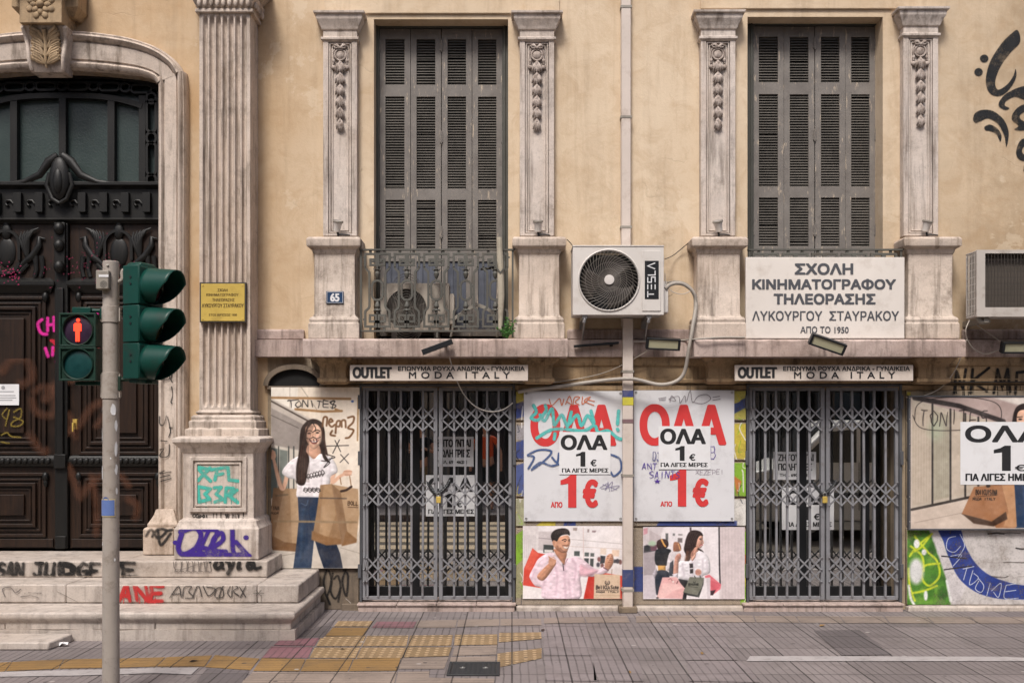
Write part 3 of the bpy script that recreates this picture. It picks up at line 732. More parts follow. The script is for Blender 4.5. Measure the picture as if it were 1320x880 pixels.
mb = MB(); zz = lambda py: Z(py, -.34)
mb.stack(px0, px1, -.28, .0, [(.0, zz(536)), (.02, zz(533)), (.03, zz(531)), (.0, zz(528))])
mb.stack(px0, px1, -.28, .0, [(.10, zz(563)), (.10, zz(553)), (.07, zz(551.5)), (.075, zz(543)), (.055, zz(541)), (.06, zz(537)), (.04, zz(534.5))])
mb.build('pilaster_base', M['marble'], FL, bevel=.006, smooth=35)
mb = MB(); dx0, dx1 = X(236, -.47), X(327, -.47); zz = lambda py: Z(py, -.49)
mb.stack(dx0, dx1, -.47, .0, [(.06, .53), (.06, zz(681)), (.05, zz(679)), (.035, zz(675)), (.03, zz(671)), (.0, zz(668)), (0, zz(584)), (.015, zz(582)), (.02, zz(579)), (.06, zz(572)), (.075, zz(570)), (.075, zz(565)), (.03, zz(562))])
PED = mb.build('pilaster_pedestal', M['marble_light'], BLD, bevel=.006, smooth=35)
mb = MB(); q = [(X(247, -.48), Z(657, -.48)), (X(315.5, -.48), Z(657, -.48)), (X(315.5, -.48), Z(591, -.48)), (X(247, -.48), Z(591, -.48))]
mb.ribbon(q, .035, -.492, -.468, True); mb.ribbon([(x+(.04 if i in (0, 3) else -.04), z+(.04 if i < 2 else -.04)) for i, (x, z) in enumerate(q)], .018, -.482, -.468, True)
mb.build('panel_frame', M['marble_light'], PED, bevel=.004)

# ---- window pilasters with husk garlands
def garland():
    mb = MB()                                     # centred at x = 0, y = 0 is the panel face, z = 0 the ring's centre
    mb.lathe((0, 0, 0), [(.0, -.022), (.030, -.020), (.040, -.010), (.043, -.004)], n=24)
    mb.tube([(.05*math.cos(a), -.012, .05*math.sin(a)) for a in np.linspace(0, 2*math.pi, 25)], .010, 8)
    for sx in (-1, 1):
        mb.tube([(0, -.02, .06), (sx*.03, -.028, .085), (sx*.055, -.02, .08), (sx*.045, -.02, .062), (sx*.015, -.025, .055)], [.010, .014, .012, .011, .008], 6)
        mb.tube([(sx*.045, -.01, .06), (sx*.066, -.012, .02), (sx*.06, -.012, -.04), (sx*.062, -.012, -.085)], .008, 6)
        mb.ell((sx*.062, -.012, -.115), (.022, .018, .022)); mb.ell((sx*.06, -.012, -.055), (.014, .012, .02))
    zc = -.055
    for k in range(6):
        w_ = (1.0, 1.02, .94, .92, .88, .78)[k]; h = .105
        mb.ell((0, -.016, zc-.03), (.018*w_, .02, .032))
        for u, r_, l_ in ((-.85, .5, .9), (-.42, .28, 1), (0, 0, 1.08), (.42, -.28, 1), (.85, -.5, .9)):
            mb.tube([(u*.008, -.012, zc-.01), (u*.026*w_, -.026, zc-.05*l_), (u*.043*w_, -.028, zc-.085*l_), (u*.052*w_, -.014, zc-.112*l_)], [.008, .0155*w_, .014*w_, .004], 6)
        zc -= h
    return mb
GAR = garland()
b = NB('carved_marble')
c = b.mix(b.ramp(b.noise(22, 8, .7), .35, .7), (.50, .425, .375), (.12, .085, .065)); b.bump(b.noise(60, 5), .3, .005); M['carved'] = b.fin(c, .75)
def pilaster(s0, s1, ct, bot=304):
    y = -.09; x0, x1 = X(s0, y), X(s1, y); z0, z1 = Z(bot, y), Z(ct+31, y); zz = lambda d: Z(ct+d, -.12)
    mb = MB(); wdt = x1-x0
    yb = -.06
    mb.box(x0, x1, yb, .0, z0, z1)
    a, b_ = x0+.048, x1-.048; zt = Z(ct+38, y); zb_ = z0+.02
    mb.box(x0, a, y, yb-.0, z0, z1); mb.box(b_, x1, y, yb, z0, z1); mb.box(a, b_, y, yb, zt, z1); mb.box(a, b_, y, yb, z0, zb_)
    mb.ribbon([(a+.012, zb_+.012), (b_-.012, zb_+.012), (b_-.012, zt-.012), (a+.012, zt-.012)], .012, y+.008, yb, True)
    mb.ribbon([(a+.034, zb_+.034), (b_-.034, zb_+.034), (b_-.034, zt-.034), (a+.034, zt-.034)], .010, y+.018, yb, True)
    PL = mb.build('window_pilaster', M['marble_light'], BLD, bevel=.003, smooth=30)
    mb = MB()
    mb.stack(x0, x1, y, .0, [(.0, zz(36)), (.018, zz(34)), (.018, zz(31)), (0, zz(30)), (.0, zz(22)), (.012, zz(21)), (.02, zz(18.5)), (.022, zz(17)), (.05, zz(10)), (.055, zz(8.5)), (.055, zz(3.5)), (.075, zz(3)), (.078, zz(0))])
    mb.build('capital', M['marble_light'], PL, bevel=.003, smooth=30)
    g = MB(); cx = (x0+x1)/2; gz = zt-.115
    g.add([(cx+v[0], yb+v[1]-.003, gz+v[2]) for v in GAR.v], GAR.f); g.build('garland', M['carved'], PL, smooth=60)
for s in ((416.5, 460, 16), (670, 714.3, 16), (903.6, 948, 15), (1164.7, 1209.5, 11)): pilaster(*s)
def pedestal(d0, d1):
    y = -.2; x0, x1 = X(d0, y), X(d1, y); zz = lambda py: Z(py, y-.03)
    mb = MB(); mb.stack(x0, x1, y, .0, [(.045, zz(436.5)), (.045, zz(417)), (.035, zz(415.5)), (.04, zz(412)), (.03, zz(409)), (.012, zz(407.5)), (0, zz(404)), (0, zz(327)), (.012, zz(325)), (.018, zz(321)), (.055, zz(318)), (.06, zz(316)), (.06, zz(308.5)), (.045, zz(305.5))])
    mb.build('pedestal', M['marble'], BLD, bevel=.005, smooth=30)
for d in ((405, 457.5), (669, 721), (899, 954), (1171, 1228)): pedestal(*d)

# ---- ledges and string course
YS = -.36
for a, b_, t in ((390, 731.8, 436.3), (895, 1245, 437)):
    mb = MB(); x0, x1 = X(a, YS), X(b_, YS); z0, z1 = Z(459.5, YS), Z(t, YS); r = random.Random(int(a))
    n = 36; rings = []
    for k in range(n+1):                          # edge worn and chipped along its length
        x = x0+(x1-x0)*k/n; c1, c2 = r.uniform(0, .012), r.uniform(0, .010)
        if r.random() < .12: c2 += r.uniform(.01, .03)
        rings.append([(x, YS+c2*.5, z0), (x, YS, z0+.012+c2), (x, YS, z1-.010-c1), (x, YS+.012+c1*.6, z1), (x, 0, z1), (x, 0, z0)])
    mb.loft(rings); mb.build('balcony_ledge', M['slab'], BLD, smooth=30)
for a, b_ in ((327, 390), (731.8, 895), (1245, 2200)):
    mb = MB(); x0, x1 = X(a, -.1), X(b_, -.1)
    mb.stack(x0, x1, -.035, .0, [(0, Z(437, -.04)), (0, Z(426, -.04)), (-.012, Z(424, -.04))])
    mb.box(x0, x1, -.10, .0, Z(460, -.1), Z(437.8, -.1))
    mb.build('string_course', M['slab'], BLD, bevel=.005, smooth=30)
mb = MB()                                         # mouldings of the frieze under the ledges
for a, b_ in ((412, 2200),):
    x0, x1 = X(a, -.08), X(b_, -.08)
    mb.stack(x0, x1, -.03, .0, [(.0, Z(494, -.05)), (.02, Z(493, -.05)), (.025, Z(489, -.05)), (0, Z(488, -.05)), (0, Z(472, -.05)), (.02, Z(470.5, -.05)), (.035, Z(466, -.05)), (.045, Z(462, -.05)), (.045, Z(460.2, -.05))])
mb.box(X(412), X(2200), -.028, 0, Z(503), Z(496.5)); mb.build('frieze', M['cornice'], BLD, bevel=.003, smooth=30)
for a, b_ in ((412, 446), (676, 712), (913, 949), (1184, 1222)):
    y = -.17; x0, x1 = X(a, y), X(b_, y)
    mb = MB(); mb.stack(x0, x1, y, -.03, [(-.01, Z(495, y)), (.0, Z(493.5, y)), (.02, Z(492, y)), (.02, Z(488, y)), (0, Z(486.5, y)), (0, Z(474, y)), (.01, Z(470, y)), (.03, Z(466.5, y)), (.06, Z(463.5, y)), (.065, Z(461, y))])
    mb.build('ledge_bracket', M['cornice'], BLD, bevel=.004, smooth=30)
# the small lunette with a sooty rim, left of the first bracket
mb = MB(); cx, cz, rx, rz = X(379, -.05), Z(497, -.05), .26, .175
el = [(cx+rx*math.cos(a), cz+rz*math.sin(a)) for a in np.linspace(0, math.pi, 25)]
mb.ribbon(el, .045, -.055, .0); mb.box(X(346), X(412), -.045, 0, Z(501.5), Z(497.5)); LUN = mb.build('lunette', M['soot'], BLD, smooth=30)
mb = MB(); mb.prism(el, -.012, .001); mb.build('lunette_dark_panel', M['dark'], LUN, smooth=0)  # no real hole: a near-black plate gives the shade inside as colour

# ---- pier courses beside and between the shopfronts
r = random.Random(4)
for a, b_ in ((665, 961.5), (1169, 2200)):
    x0, x1 = X(a, -.04), X(b_, -.04)
    mb = MB()
    for t, bt in ((503.5, 541.5), (544.5, 592.5), (595.5, 639.5), (642.5, 677.5), (680.5, 779)):
        mb.box(x0, x1, -.04, .0, Z(bt, -.04), Z(t, -.04))
    mb.box(x0, x1, -.02, .001, Z(779, -.04), Z(503, -.04))
    mb.build('pier', M['pier'], BLD, bevel=.006, smooth=30)
    mb = MB(); mb.stack(x0, x1, -.085, -.0, [(.01, -.05), (.0, .035), (-.02, .045)]); mb.build('pier_plinth', M['step'], BLD, bevel=.008, smooth=30)
mb = MB(); mb.box(X(405, -.02), X(462.5, -.02), -.02, 0, 0, Z(700)); mb.box(X(440, -.06), X(462.5, -.06), -.06, -.02, -.05, .06); mb.build('pier_foot', M['soot'], BLD, bevel=.006)
for g in (G1, G2):
    mb = MB(); x0, x1 = X(g[0]-2, -.12), X(g[2]+2, -.12); n_ = 4
    mb.box(x0, x1, -.112, .33, -.05, .05)
    for k in range(n_): mb.box(x0-.012+(x1-x0+.024)*k/n_+.002, x0-.012+(x1-x0+.024)*(k+1)/n_-.002, -.125, .32, .0505, .072)
    mb.build('threshold', M['slab'], BLD, bevel=.005)

# ---- shuttered windows
def window(dx, dy):
    YW = .2; WIN = bpy.data.objects.new('window', None); COL.objects.link(WIN); WIN.parent = BLD; LOC[WIN.name] = LOC['building']
    q = lambda px, py: (X(px+dx, YW), Z(py+dy, YW))
    mb = MB(); x0, z1 = q(483, 24); x1, z0 = q(654, 434)
    mb.box(x0-.02, X(489.5+dx, YW), YW-.04, YW+.09, z0, z1); mb.box(X(647.5+dx, YW), x1+.02, YW-.04, YW+.09, z0, z1)
    mb.box(X(489.5+dx, YW), X(647.5+dx, YW), YW-.04, YW+.09, Z(37+dy, YW), z1); mb.box(X(485.5+dx, YW), X(487.5+dx, YW), YW-.055, YW-.04, z0, z1); mb.box(X(649.5+dx, YW), X(651.5+dx, YW), YW-.055, YW-.04, z0, z1)
    mb.build('frame', M['frame'], WIN, bevel=.004, smooth=30)
    for k, (a, b_) in enumerate(((489.6, 529), (529.6, 568.6), (569.6, 608.2), (608.8, 647.3))):
        mb = MB(); xa, xb = X(a+dx, YW), X(b_+dx, YW); st = .054; yo = (.0, .006, .001, .007)[k]
        f, bk = YW-.012+yo, YW+.03
        zT, zB = Z(38+dy, YW), Z(433+dy, YW); segs = ((51, 110), (125, 244), (258, 321))
        mb.box(xa, xa+st, f, bk, zB, zT); mb.box(xb-st, xb, f, bk, zB, zT)
        for t, bt in ((38, 51), (110, 125), (244, 258), (321, 337), (424, 433)): mb.box(xa+st, xb-st, f+.001, bk, Z(bt+dy, YW), Z(t+dy, YW))
        mb.mi = 1; r = random.Random(k+int(dx))
        for t, bt in segs:
            za, zb_ = Z(bt+dy, YW), Z(t+dy, YW); n_ = int((zb_-za)/.0245)
            for i in range(n_):
                zc = za+(i+.5)*(zb_-za)/n_; tilt = R(38+r.uniform(-3, 3)); h = .0178; th = .0035
                if r.random() < .03: tilt = R(r.uniform(5, 25))
                c, s_ = math.cos(tilt), math.sin(tilt); v = []
                for xx in (xa+st-.004, xb-st+.004):
                    for u, w_ in ((-1, -1), (1, -1), (1, 1), (-1, 1)):
                        v.append((xx, f+.021-u*h*c*.75+w_*th*s_, zc-u*h*-s_*-1+w_*th*c))
                mb.add(v, [(0, 1, 2, 3), (7, 6, 5, 4), (0, 4, 5, 1), (1, 5, 6, 2), (2, 6, 7, 3), (3, 7, 4, 0)])
        mb.mi = 2; nb = 3; za, zb_ = Z(424+dy, YW), Z(337+dy, YW)
        for i in range(nb):
            u0, u1 = xa+st+(xb-xa-2*st)*i/nb, xa+st+(xb-xa-2*st)*(i+1)/nb
            mb.box(u0+.0015, u1-.0015, f+.014+.001*i, bk-.002, za, zb_)
        SH = mb.build('shutter', [M['shutter'], M['louvre'], M['bluewood']], WIN, bevel=.002, smooth=0)
        for py in (60, 178, 300):
            mb = MB(); xh = xa-.004 if k in (0, 2) else xb+.004
            mb.box(xh-.014, xh+.014, f-.008, f+.004, Z(py+6+dy, YW), Z(py-6+dy, YW)); mb.tube([(xh, f-.01, Z(py+8+dy, YW)), (xh, f-.01, Z(py-8+dy, YW))], .007, 8)
            mb.build('hinge', M['shutter'], SH)
    return WIN
window(0, 0); window(480.8, -3)

# ---- balcony railings
def railing(xl, xr, rows=True, nb=None, sx=0):
    y = -.19; mb = MB(); k6 = 6.0
    q = lambda cx, cy: (X(455+cx/k6+sx, y), Z(310+cy/k6, y))
    w_ = .019; y0, y1 = y-.010, y+.010
    for i in range(6):
        bx = 75+228*i
        if 455+(bx+215)/k6 > 669: continue
        for m in (0, 1):
            f = (lambda u: bx+u) if m == 0 else (lambda u: bx+228-u)
            mb.ribbon([q(f(u), v) for u, v in ((20, 210), (20, 105), (106, 105), (106, 190), (60, 190), (60, 148), (86, 148), (86, 168))], w_, y0, y1)
            mb.ribbon([q(f(u), v) for u, v in ((20, 205), (23, 215), (50, 243), (52, 262), (52, 505), (48, 522), (22, 545), (20, 560), (20, 665), (103, 665), (103, 626), (56, 626), (56, 578), (103, 578), (103, 640))], w_, y0, y1)
            for cy in (130, 610): mb.box(q(f(2), 0)[0], q(f(20), 0)[0], y-.006, y+.006, q(0, cy+6)[1], q(0, cy-6)[1])
            mb.box(q(f(52), 0)[0], q(f(75), 0)[0], y-.006, y+.006, q(0, 358)[1], q(0, 346)[1]); mb.box(q(f(52), 0)[0], q(f(75), 0)[0], y-.006, y+.006, q(0, 422)[1], q(0, 410)[1])
            mb.box(q(f(60), 0)[0]-.012, q(f(60), 0)[0]+.012, y-.007, y+.007, q(0, 100)[1], q(0, 76)[1]); mb.box(q(f(60), 0)[0]-.010, q(f(60), 0)[0]+.010, y-.007, y+.007, q(0, 695)[1], q(0, 668)[1])
        c = bx+114; a, cz = q(c, 385)
        mb.ribbon(stadium(a, cz, .048, .088), w_, y0, y1, True)
        for cy, s2 in ((255, 1), (510, -1)):
            xx, zz_ = q(c, cy)
            mb.lathe((xx, y, zz_), [(.004, -.05*s2), (.012, -.042*s2), (.022, -.015*s2), (.024, .0), (.014, .02*s2), (.018, .03*s2), (.024, .036*s2), (.010, .042*s2), (.012, .06*s2), (.004, .075*s2)], 'Z', 12)
            for s3 in (-1, 1): mb.tube([(xx+s3*.008, y, zz_+.025*s2), (xx+s3*.025, y-.006, zz_+.03*s2), (xx+s3*.036, y-.004, zz_+.045*s2)], [.008, .008, .003], 6)
        mb.box(q(c-50, 0)[0], q(c+50, 0)[0], y-.006, y+.006, q(0, 172)[1], q(0, 160)[1])
    xl_, xr_ = X(463+sx, y), X(664+sx, y)
    mb.box(xl_, xr_, y-.016, y+.016, q(0, 78)[1], q(0, 66)[1]); mb.box(xl_, xr_, y-.012, y+.012, q(0, 706)[1], q(0, 693)[1])
    for cx in (62, 650, 1235): a = q(cx, 0)[0]; mb.box(a-.009, a+.009, y-.009, y+.009, q(0, 752)[1] if cx == 650 else q(0, 750)[1], q(0, 72)[1] if cx != 650 else q(0, 700)[1])
    return mb.build('balcony_railing', M['iron'], BLD, smooth=30)
railing(0, 0); railing(0, 0, sx=500.5)

# ---- folding grilles, glass doors
def gate(dx):
    GT = thing('security_gate', 'grey folding security grille chained shut %s' % ('beside the tall poster of the smiling woman' if dx == 0 else 'below the big white school sign'), 'security gate', (X(563+dx), -.02, .07), 'folding grilles of the shopfronts')
    y = -.02; q = lambda px: X(px+dx, y)
    mb = MB(); zb_, zt = Z(775, y), Z(495, y)
    mb.box(q(463.8), q(467), y-.02, y+.06, .073, zt); mb.box(q(660.5), q(664), y-.02, y+.06, .073, zt); mb.box(q(467), q(660.5), y-.01, y+.06, Z(498.5, y), zt)
    mb.build('gate_frame', M['gate_edge'], GT, bevel=.003)
    for side, bars, fr in ((0, (473.6, 488, 502, 516.5, 530.5, 545), (467.6, 564)), (1, (585.6, 600, 614.7, 628.5, 642.5), (566, 659.5))):
        mb = MB()
        a, b_ = q(fr[0]), q(fr[1]); pw = .034
        if side == 0: mb.box(a, a+.028, y-.012, y+.03, Z(770, y), Z(501, y)); mb.box(b_-pw, b_, y-.026, y+.03, Z(772, y), Z(500, y))
        else: mb.box(a, a+pw, y-.026, y+.03, Z(772, y), Z(500, y)); mb.box(b_-.028, b_, y-.012, y+.03, Z(770, y), Z(501, y))
        mb.box(min(a, b_)+.002, max(a, b_)-.002, y-.010, y+.028, Z(772.5, y), Z(768, y)); mb.box(min(a, b_)+.002, max(a, b_)-.002, y-.010, y+.028, Z(503.5, y), Z(499.5, y))
        LF = mb.build('gate_leaf', M['gate'], GT, bevel=.002, smooth=30)
        mb = MB(); rj = random.Random(side*7+int(dx)); J = lambda s_: rj.uniform(-s_, s_)
        for b in bars:                            # uprights a little out of true
            t0, t1 = J(.004), J(.004); m0 = J(.005)
            mb.loft([[(q(b)+o-.010, y-.019, z), (q(b)+o+.010, y-.019, z), (q(b)+o+.010, y+.006, z), (q(b)+o-.010, y+.006, z)] for o, z in ((t0, Z(769, y)), (m0, Z(640, y)), (t1, Z(503, y)))])
        mb.build('upright_bars', M['gate'], LF, bevel=.002, smooth=30)
        xs = [fr[0]+(2 if side == 0 else 4)]+list(bars)+[fr[1]-(4 if side == 0 else 2)]
        for t, bt in ((525, 555), (621.5, 651), (718, 748.5)):
            m = (t+bt)/2; mb = MB()
            for i in range(len(xs)-1):
                for ya, yb, yc in ((t, m, 0), (m, bt, 0)):
                    mb.ribbon([(q(xs[i])+J(.003), Z(ya, y)+J(.005)), (q(xs[i+1])+J(.003), Z(yb, y)+J(.005))], .0145+J(.0012), y-.031, y-.026)
                    mb.ribbon([(q(xs[i])+J(.003), Z(yb, y)+J(.005)), (q(xs[i+1])+J(.003), Z(ya, y)+J(.005))], .0145+J(.0012), y-.0255, y-.0205)
            for i in range(len(xs)):
                for yy_ in (t, m, bt): mb.lathe((q(xs[i]), y-.018, Z(yy_, y)), [(.009, 0), (.009, -.016), (.005, -.02), (.0, -.021)], n=8)
            mb.build('scissor_lattice', M['gate'], LF, smooth=30)
    for py in (518, 590, 735):
        for a in (462, 661): mb = MB(); mb.box(q(a), q(a+4), y-.035, y-.0205, Z(py+9, y), Z(py-9, y)); mb.build('hinge', M['gate_edge'], GT, bevel=.002)
    # glazed shop door behind
    yg = .27; qq = lambda px: X(px+dx, yg); mb = MB(); z0, z1 = .073, Z(494, yg)
    for a, b_ in ((464, 476), (530, 541), (612, 622), (651, 663)): mb.box(qq(a), qq(b_), yg-.02, yg+.03, z0, z1)
    mb.box(qq(464), qq(663), yg-.018, yg+.028, z0, .17); mb.box(qq(464), qq(663), yg-.018, yg+.028, z1-.06, z1)
    DR = mb.build('shop_door', M['black'], BLD, bevel=.003)
    mb = MB(); mb.box(qq(470), qq(657), yg+.0, yg+.008, .1, z1-.03); mb.build('glass_pane', M['glass'], DR, smooth=0)
for dx in (0, GX): gate(dx)

# ================================================================ ground
def paving(name, base, dark, groove, dots=False, ribs=True, grime=.5):
    b = NB(name); xyz = b.n('ShaderNodeSeparateXYZ'); b.l(b.pos, xyz.inputs[0]); x, y = xyz.outputs[0], xyz.outputs[1]
    wob = b.math('MULTIPLY', b.math('SUBTRACT', b.noise(3, 3), .5), .02)
    x2 = b.math('ADD', x, wob); T = .40
    c = b.mix(b.ramp(b.noise(1.1, 8, .65), .32, .68), base, dark)
    ix = b.math('FLOOR', b.math('DIVIDE', x, T)); iy = b.math('FLOOR', b.math('DIVIDE', y, T))
    cb = b.n('ShaderNodeCombineXYZ'); b.l(ix, cb.inputs[0]); b.l(iy, cb.inputs[1])
    wn = b.n('ShaderNodeTexWhiteNoise'); b.l(cb.outputs[0], wn.inputs['Vector'])
    c = b.mix(b.ramp(wn.outputs[0], 0, 1, .0, .48), c, tuple(v*.55 for v in base))      # tile to tile difference
    c = b.mix(b.math('MULTIPLY', b.ramp(b.noise(3.2, 10, .75, dist=.5), .48, .74), grime), c, (.07, .06, .055))
    c = b.mix(b.ramp(b.noise(45, 5, .7), .58, .72, 0, .45), c, (.05, .045, .04))
    dj = lambda v: b.math('ABSOLUTE', b.math('SUBTRACT', b.math('FRACT', b.math('DIVIDE', v, T)), .5))
    ej = b.math('MAXIMUM', dj(x), dj(y)); joint = b.ramp(b.math('ADD', ej, b.math('MULTIPLY', b.math('SUBTRACT', b.noise(9, 5), .5), .012)), .482, .495)
    h = b.math('MULTIPLY', joint, -1.0)
    if ribs:
        fr = b.math('ABSOLUTE', b.math('SUBTRACT', b.math('FRACT', b.math('DIVIDE', x2 if groove == 'x' else y, .0571)), .5))
        gm = b.math('MULTIPLY', b.ramp(fr, .36, .46), b.ramp(b.noise(2.2, 6, .7), .36, .58, .25, 1))
        c = b.mix(b.math('MULTIPLY', gm, .66), c, (.045, .039, .037)); h = b.math('SUBTRACT', h, b.math('MULTIPLY', gm, .4))
    if dots:
        f = lambda v: b.math('SUBTRACT', b.math('FRACT', b.math('DIVIDE', v, .0667)), .5)
        fx, fy = f(x), f(y); d = b.math('SQRT', b.math('ADD', b.math('MULTIPLY', fx, fx), b.math('MULTIPLY', fy, fy)))
        dm = b.ramp(d, .18, .28, 1, 0); h = b.math('ADD', h, b.math('MULTIPLY', dm, 1.0)); c = b.mix(b.math('MULTIPLY', dm, .55), c, tuple(min(1, v*1.9+.06) for v in base))
    c = b.mix(b.math('MULTIPLY', joint, .85), c, (.032, .028, .026))
    for vs, thr, col_ in ((5.0, .045, (.05, .044, .042)), (3.1, .03, (.36, .33, .31)), (7.7, .03, (.04, .036, .035))):   # trodden gum and oil spots
        vo = b.n('ShaderNodeTexVoronoi'); vo.inputs['Scale'].default_value = vs; b.l(b.pos, vo.inputs['Vector'])
        c = b.mix(b.math('MULTIPLY', b.ramp(vo.outputs['Distance'], thr*1.6, thr*2.2, .75, 0), b.ramp(vo.outputs['Color'], .42, .44)), c, col_)
    h = b.math('ADD', h, b.math('MULTIPLY', b.noise(40, 6, .7), .35))
    b.bump(h, .55, .006)
    return b.fin(c, b.ramp(b.noise(2, 6), .3, .7, .62, .85), 0, .3)
M['pv_grey'] = paving('grey_ribbed_paving', (.185, .158, .156), (.235, .205, .20), 'x')
M['pv_yellow'] = paving('yellow_guide_paving', (.30, .18, .068), (.25, .145, .05), 'y')
M['pv_dots'] = paving('yellow_dotted_paving', (.27, .185, .10), (.235, .155, .08), 'y', True, False)
M['pv_pink'] = paving('pink_paving', (.26, .125, .145), (.22, .115, .125), 'x')
M['pv_cream'] = paving('cream_paving', (.30, .24, .20), (.26, .205, .17), 'y')
M['pv_pale'] = paving('pale_pink_paving', (.235, .20, .20), (.20, .172, .172), 'x')
M['pv_dark'] = paving('dark_patch_paving', (.125, .108, .11), (.15, .13, .13), 'x')
M['pv_white'] = paint('worn_white_line', (.34, .315, .31), .7, .15, (.16, .14, .135), .9, gsc=6.0)
b = NB('asphalt'); c = b.mix(b.ramp(b.noise(2, 8), .3, .7), (.07, .058, .045), (.10, .083, .065)); b.bump(b.noise(180, 4), .5, .004); M['asphalt'] = b.fin(c, .85)
M['kerb'] = stone('kerb_stone', (.34, .31, .29), (.40, .36, .34), (.1, .085, .08), .2, .6)
YK = -3.35
mb = MB(); mb.box(-60, 60, YK, .5, -.3, 0); tag(mb.build('pavement', M['pv_grey'], smooth=0), kind='structure')
mb = MB(); mb.box(-60, 60, YK-.15, YK, -.3, .004); tag(mb.build('kerb', M['kerb'], bevel=.012), kind='structure')
mb = MB(); mb.add([(-250, -250, -.12), (250, -250, -.12), (250, 250, -.12), (-250, 250, -.12)], [(0, 1, 2, 3)]); tag(mb.build('road', M['asphalt'], smooth=0, fix=False), kind='structure')
mb = MB(); mb.box(-60, 60, -30, -9.0, -.3, 0); tag(mb.build('far_pavement', M['pv_grey'], smooth=0), kind='structure')
mb = MB()
for k in range(6): mb.box(-3.1, .9, -3.95-k*.88-.48, -3.95-k*.88, -.13, -.116)
M['zebra'] = paint('zebra_paint', (.42, .33, .22), .7, .15, (.12, .1, .08), .6)
tag(mb.build('zebra_crossing', M['zebra'], smooth=0), kind='structure')
def tiles(name, mat, quads, z=.004):
    mb = MB()
    for q in quads: mb.add([G(px, py, z) for px, py in q], [range(len(q))])
    o = mb.build(name, mat, smooth=0, fix=False); me = o.data
    for p in me.polygons:
        if p.normal.z < 0: p.flip()
    tag(o, kind='structure')
o4 = lambda pts, ox, oy, k: [(ox+a/k, oy+b_/k) for a, b_ in pts]
A = lambda *p: o4(p, 0, 690, 3.0); B = lambda *p: o4(p, 330, 740, 2.64); C_ = lambda *p: o4(p, 820, 740, 2.64)
tiles('yellow_guide_strip', M['pv_yellow'], [A((-120, 545), (-120, 498), (45, 487), (18, 523)), A((22, 523), (48, 487), (246, 477), (225, 513)), A((229, 513), (250, 477), (470, 474), (640, 469), (600, 505), (430, 510)),
      A((604, 505), (645, 469), (820, 462), (790, 505)), A((793, 507), (832, 461), (1003, 474), (968, 519)),
      B((-10, 327), (20, 284), (168, 287), (148, 328)), B((152, 328), (172, 287), (330, 287), (312, 328)), B((316, 328), (334, 287), (492, 284), (480, 326)), B((236, 208), (262, 180), (385, 180), (366, 208))])
tiles('yellow_dotted_strip', M['pv_dots'], [B((182, 283), (200, 247), (355, 247), (338, 284)), B((342, 284), (359, 247), (512, 247), (498, 284)), B((503, 281), (516, 246), (666, 246), (655, 277)),
      B((205, 243), (222, 210), (374, 208), (358, 243)), B((362, 243), (378, 208), (519, 207), (512, 243)), B((516, 243), (524, 207), (670, 205), (664, 241)), B((674, 240), (677, 204), (821, 203), (821, 238)),
      B((826, 230), (828, 198), (970, 196), (972, 218)), B((820, 316), (822, 268), (972, 250), (972, 284)), B((265, 176), (280, 158), (398, 158), (386, 176))], .0045)
tiles('pink_paving', M['pv_pink'], [B((60, 240), (86, 216), (216, 214), (198, 242)), B((20, 283), (52, 244), (194, 246), (176, 283)), B((394, 180), (412, 160), (546, 160), (535, 181))], .0045)
tiles('cream_paving', M['pv_cream'], [B((540, 180), (552, 156), (684, 154), (678, 180)), B((684, 178), (688, 153), (828, 151), (827, 174)), B((832, 174), (832, 151), (970, 149), (972, 172)),
      B((980, 166), (980, 147), (1114, 144), (1122, 164)), B((1126, 164), (1118, 144), (1262, 141), (1272, 163)), B((668, 276), (676, 246), (820, 240), (818, 272)), B((484, 320), (496, 284), (655, 281), (640, 320)), B((660, 304), (662, 281), (816, 276), (814, 304)),
      B((152, 332), (480, 330), (470, 372), (120, 372)), B((-30, 350), (-10, 331), (148, 332), (118, 372), (-60, 372)), B((484, 330), (590, 328), (588, 350), (812, 354), (808, 374), (474, 374))], .0042)
tiles('cream_paving', M['pv_cream'], [C_((410, 162), (402, 140), (540, 141), (556, 164)), C_((560, 164), (545, 141), (690, 142), (708, 165)), C_((712, 165), (695, 142), (840, 142), (860, 165)), C_((865, 165), (846, 142), (985, 143), (1010, 166)), C_((1015, 166), (990, 143), (1130, 143), (1160, 166)), C_((1165, 166), (1135, 143), (1440, 144), (1490, 167)),
      C_((0, 163), (0, 141), (104, 139), (114, 162)), C_((118, 162), (108, 139), (252, 138), (264, 162)), C_((268, 162), (256, 138), (396, 139), (406, 162))], .0042)
tiles('pale_paving', M['pv_pale'], [B((980, 275), (980, 172), (1124, 170), (1144, 275)), B((984, 360), (982, 280), (1146, 280), (1160, 362)), C_((170, 290), (120, 170), (280, 168), (345, 290)), C_((180, 362), (172, 294), (345, 294), (390, 320), (420, 366)), B((1150, 360), (1148, 280), (1300, 276), (1320, 362))], .0042)
tiles('dark_patch', M['pv_dark'], [C_((605, 190), (760, 188), (870, 272), (700, 275)), A((1155, 372), (1240, 352), (1300, 320), (1250, 395), (1070, 400)), A((760, 562), (800, 512), (965, 522), (930, 575), (770, 580))], .0048)
tiles('white_line', M['pv_white'], [C_((375, 294), (388, 277), (1260, 279), (1340, 284), (1400, 294), (500, 294)), A((-200, 548), (-200, 530), (770, 508), (740, 536), (600, 530), (300, 540))], .0052)

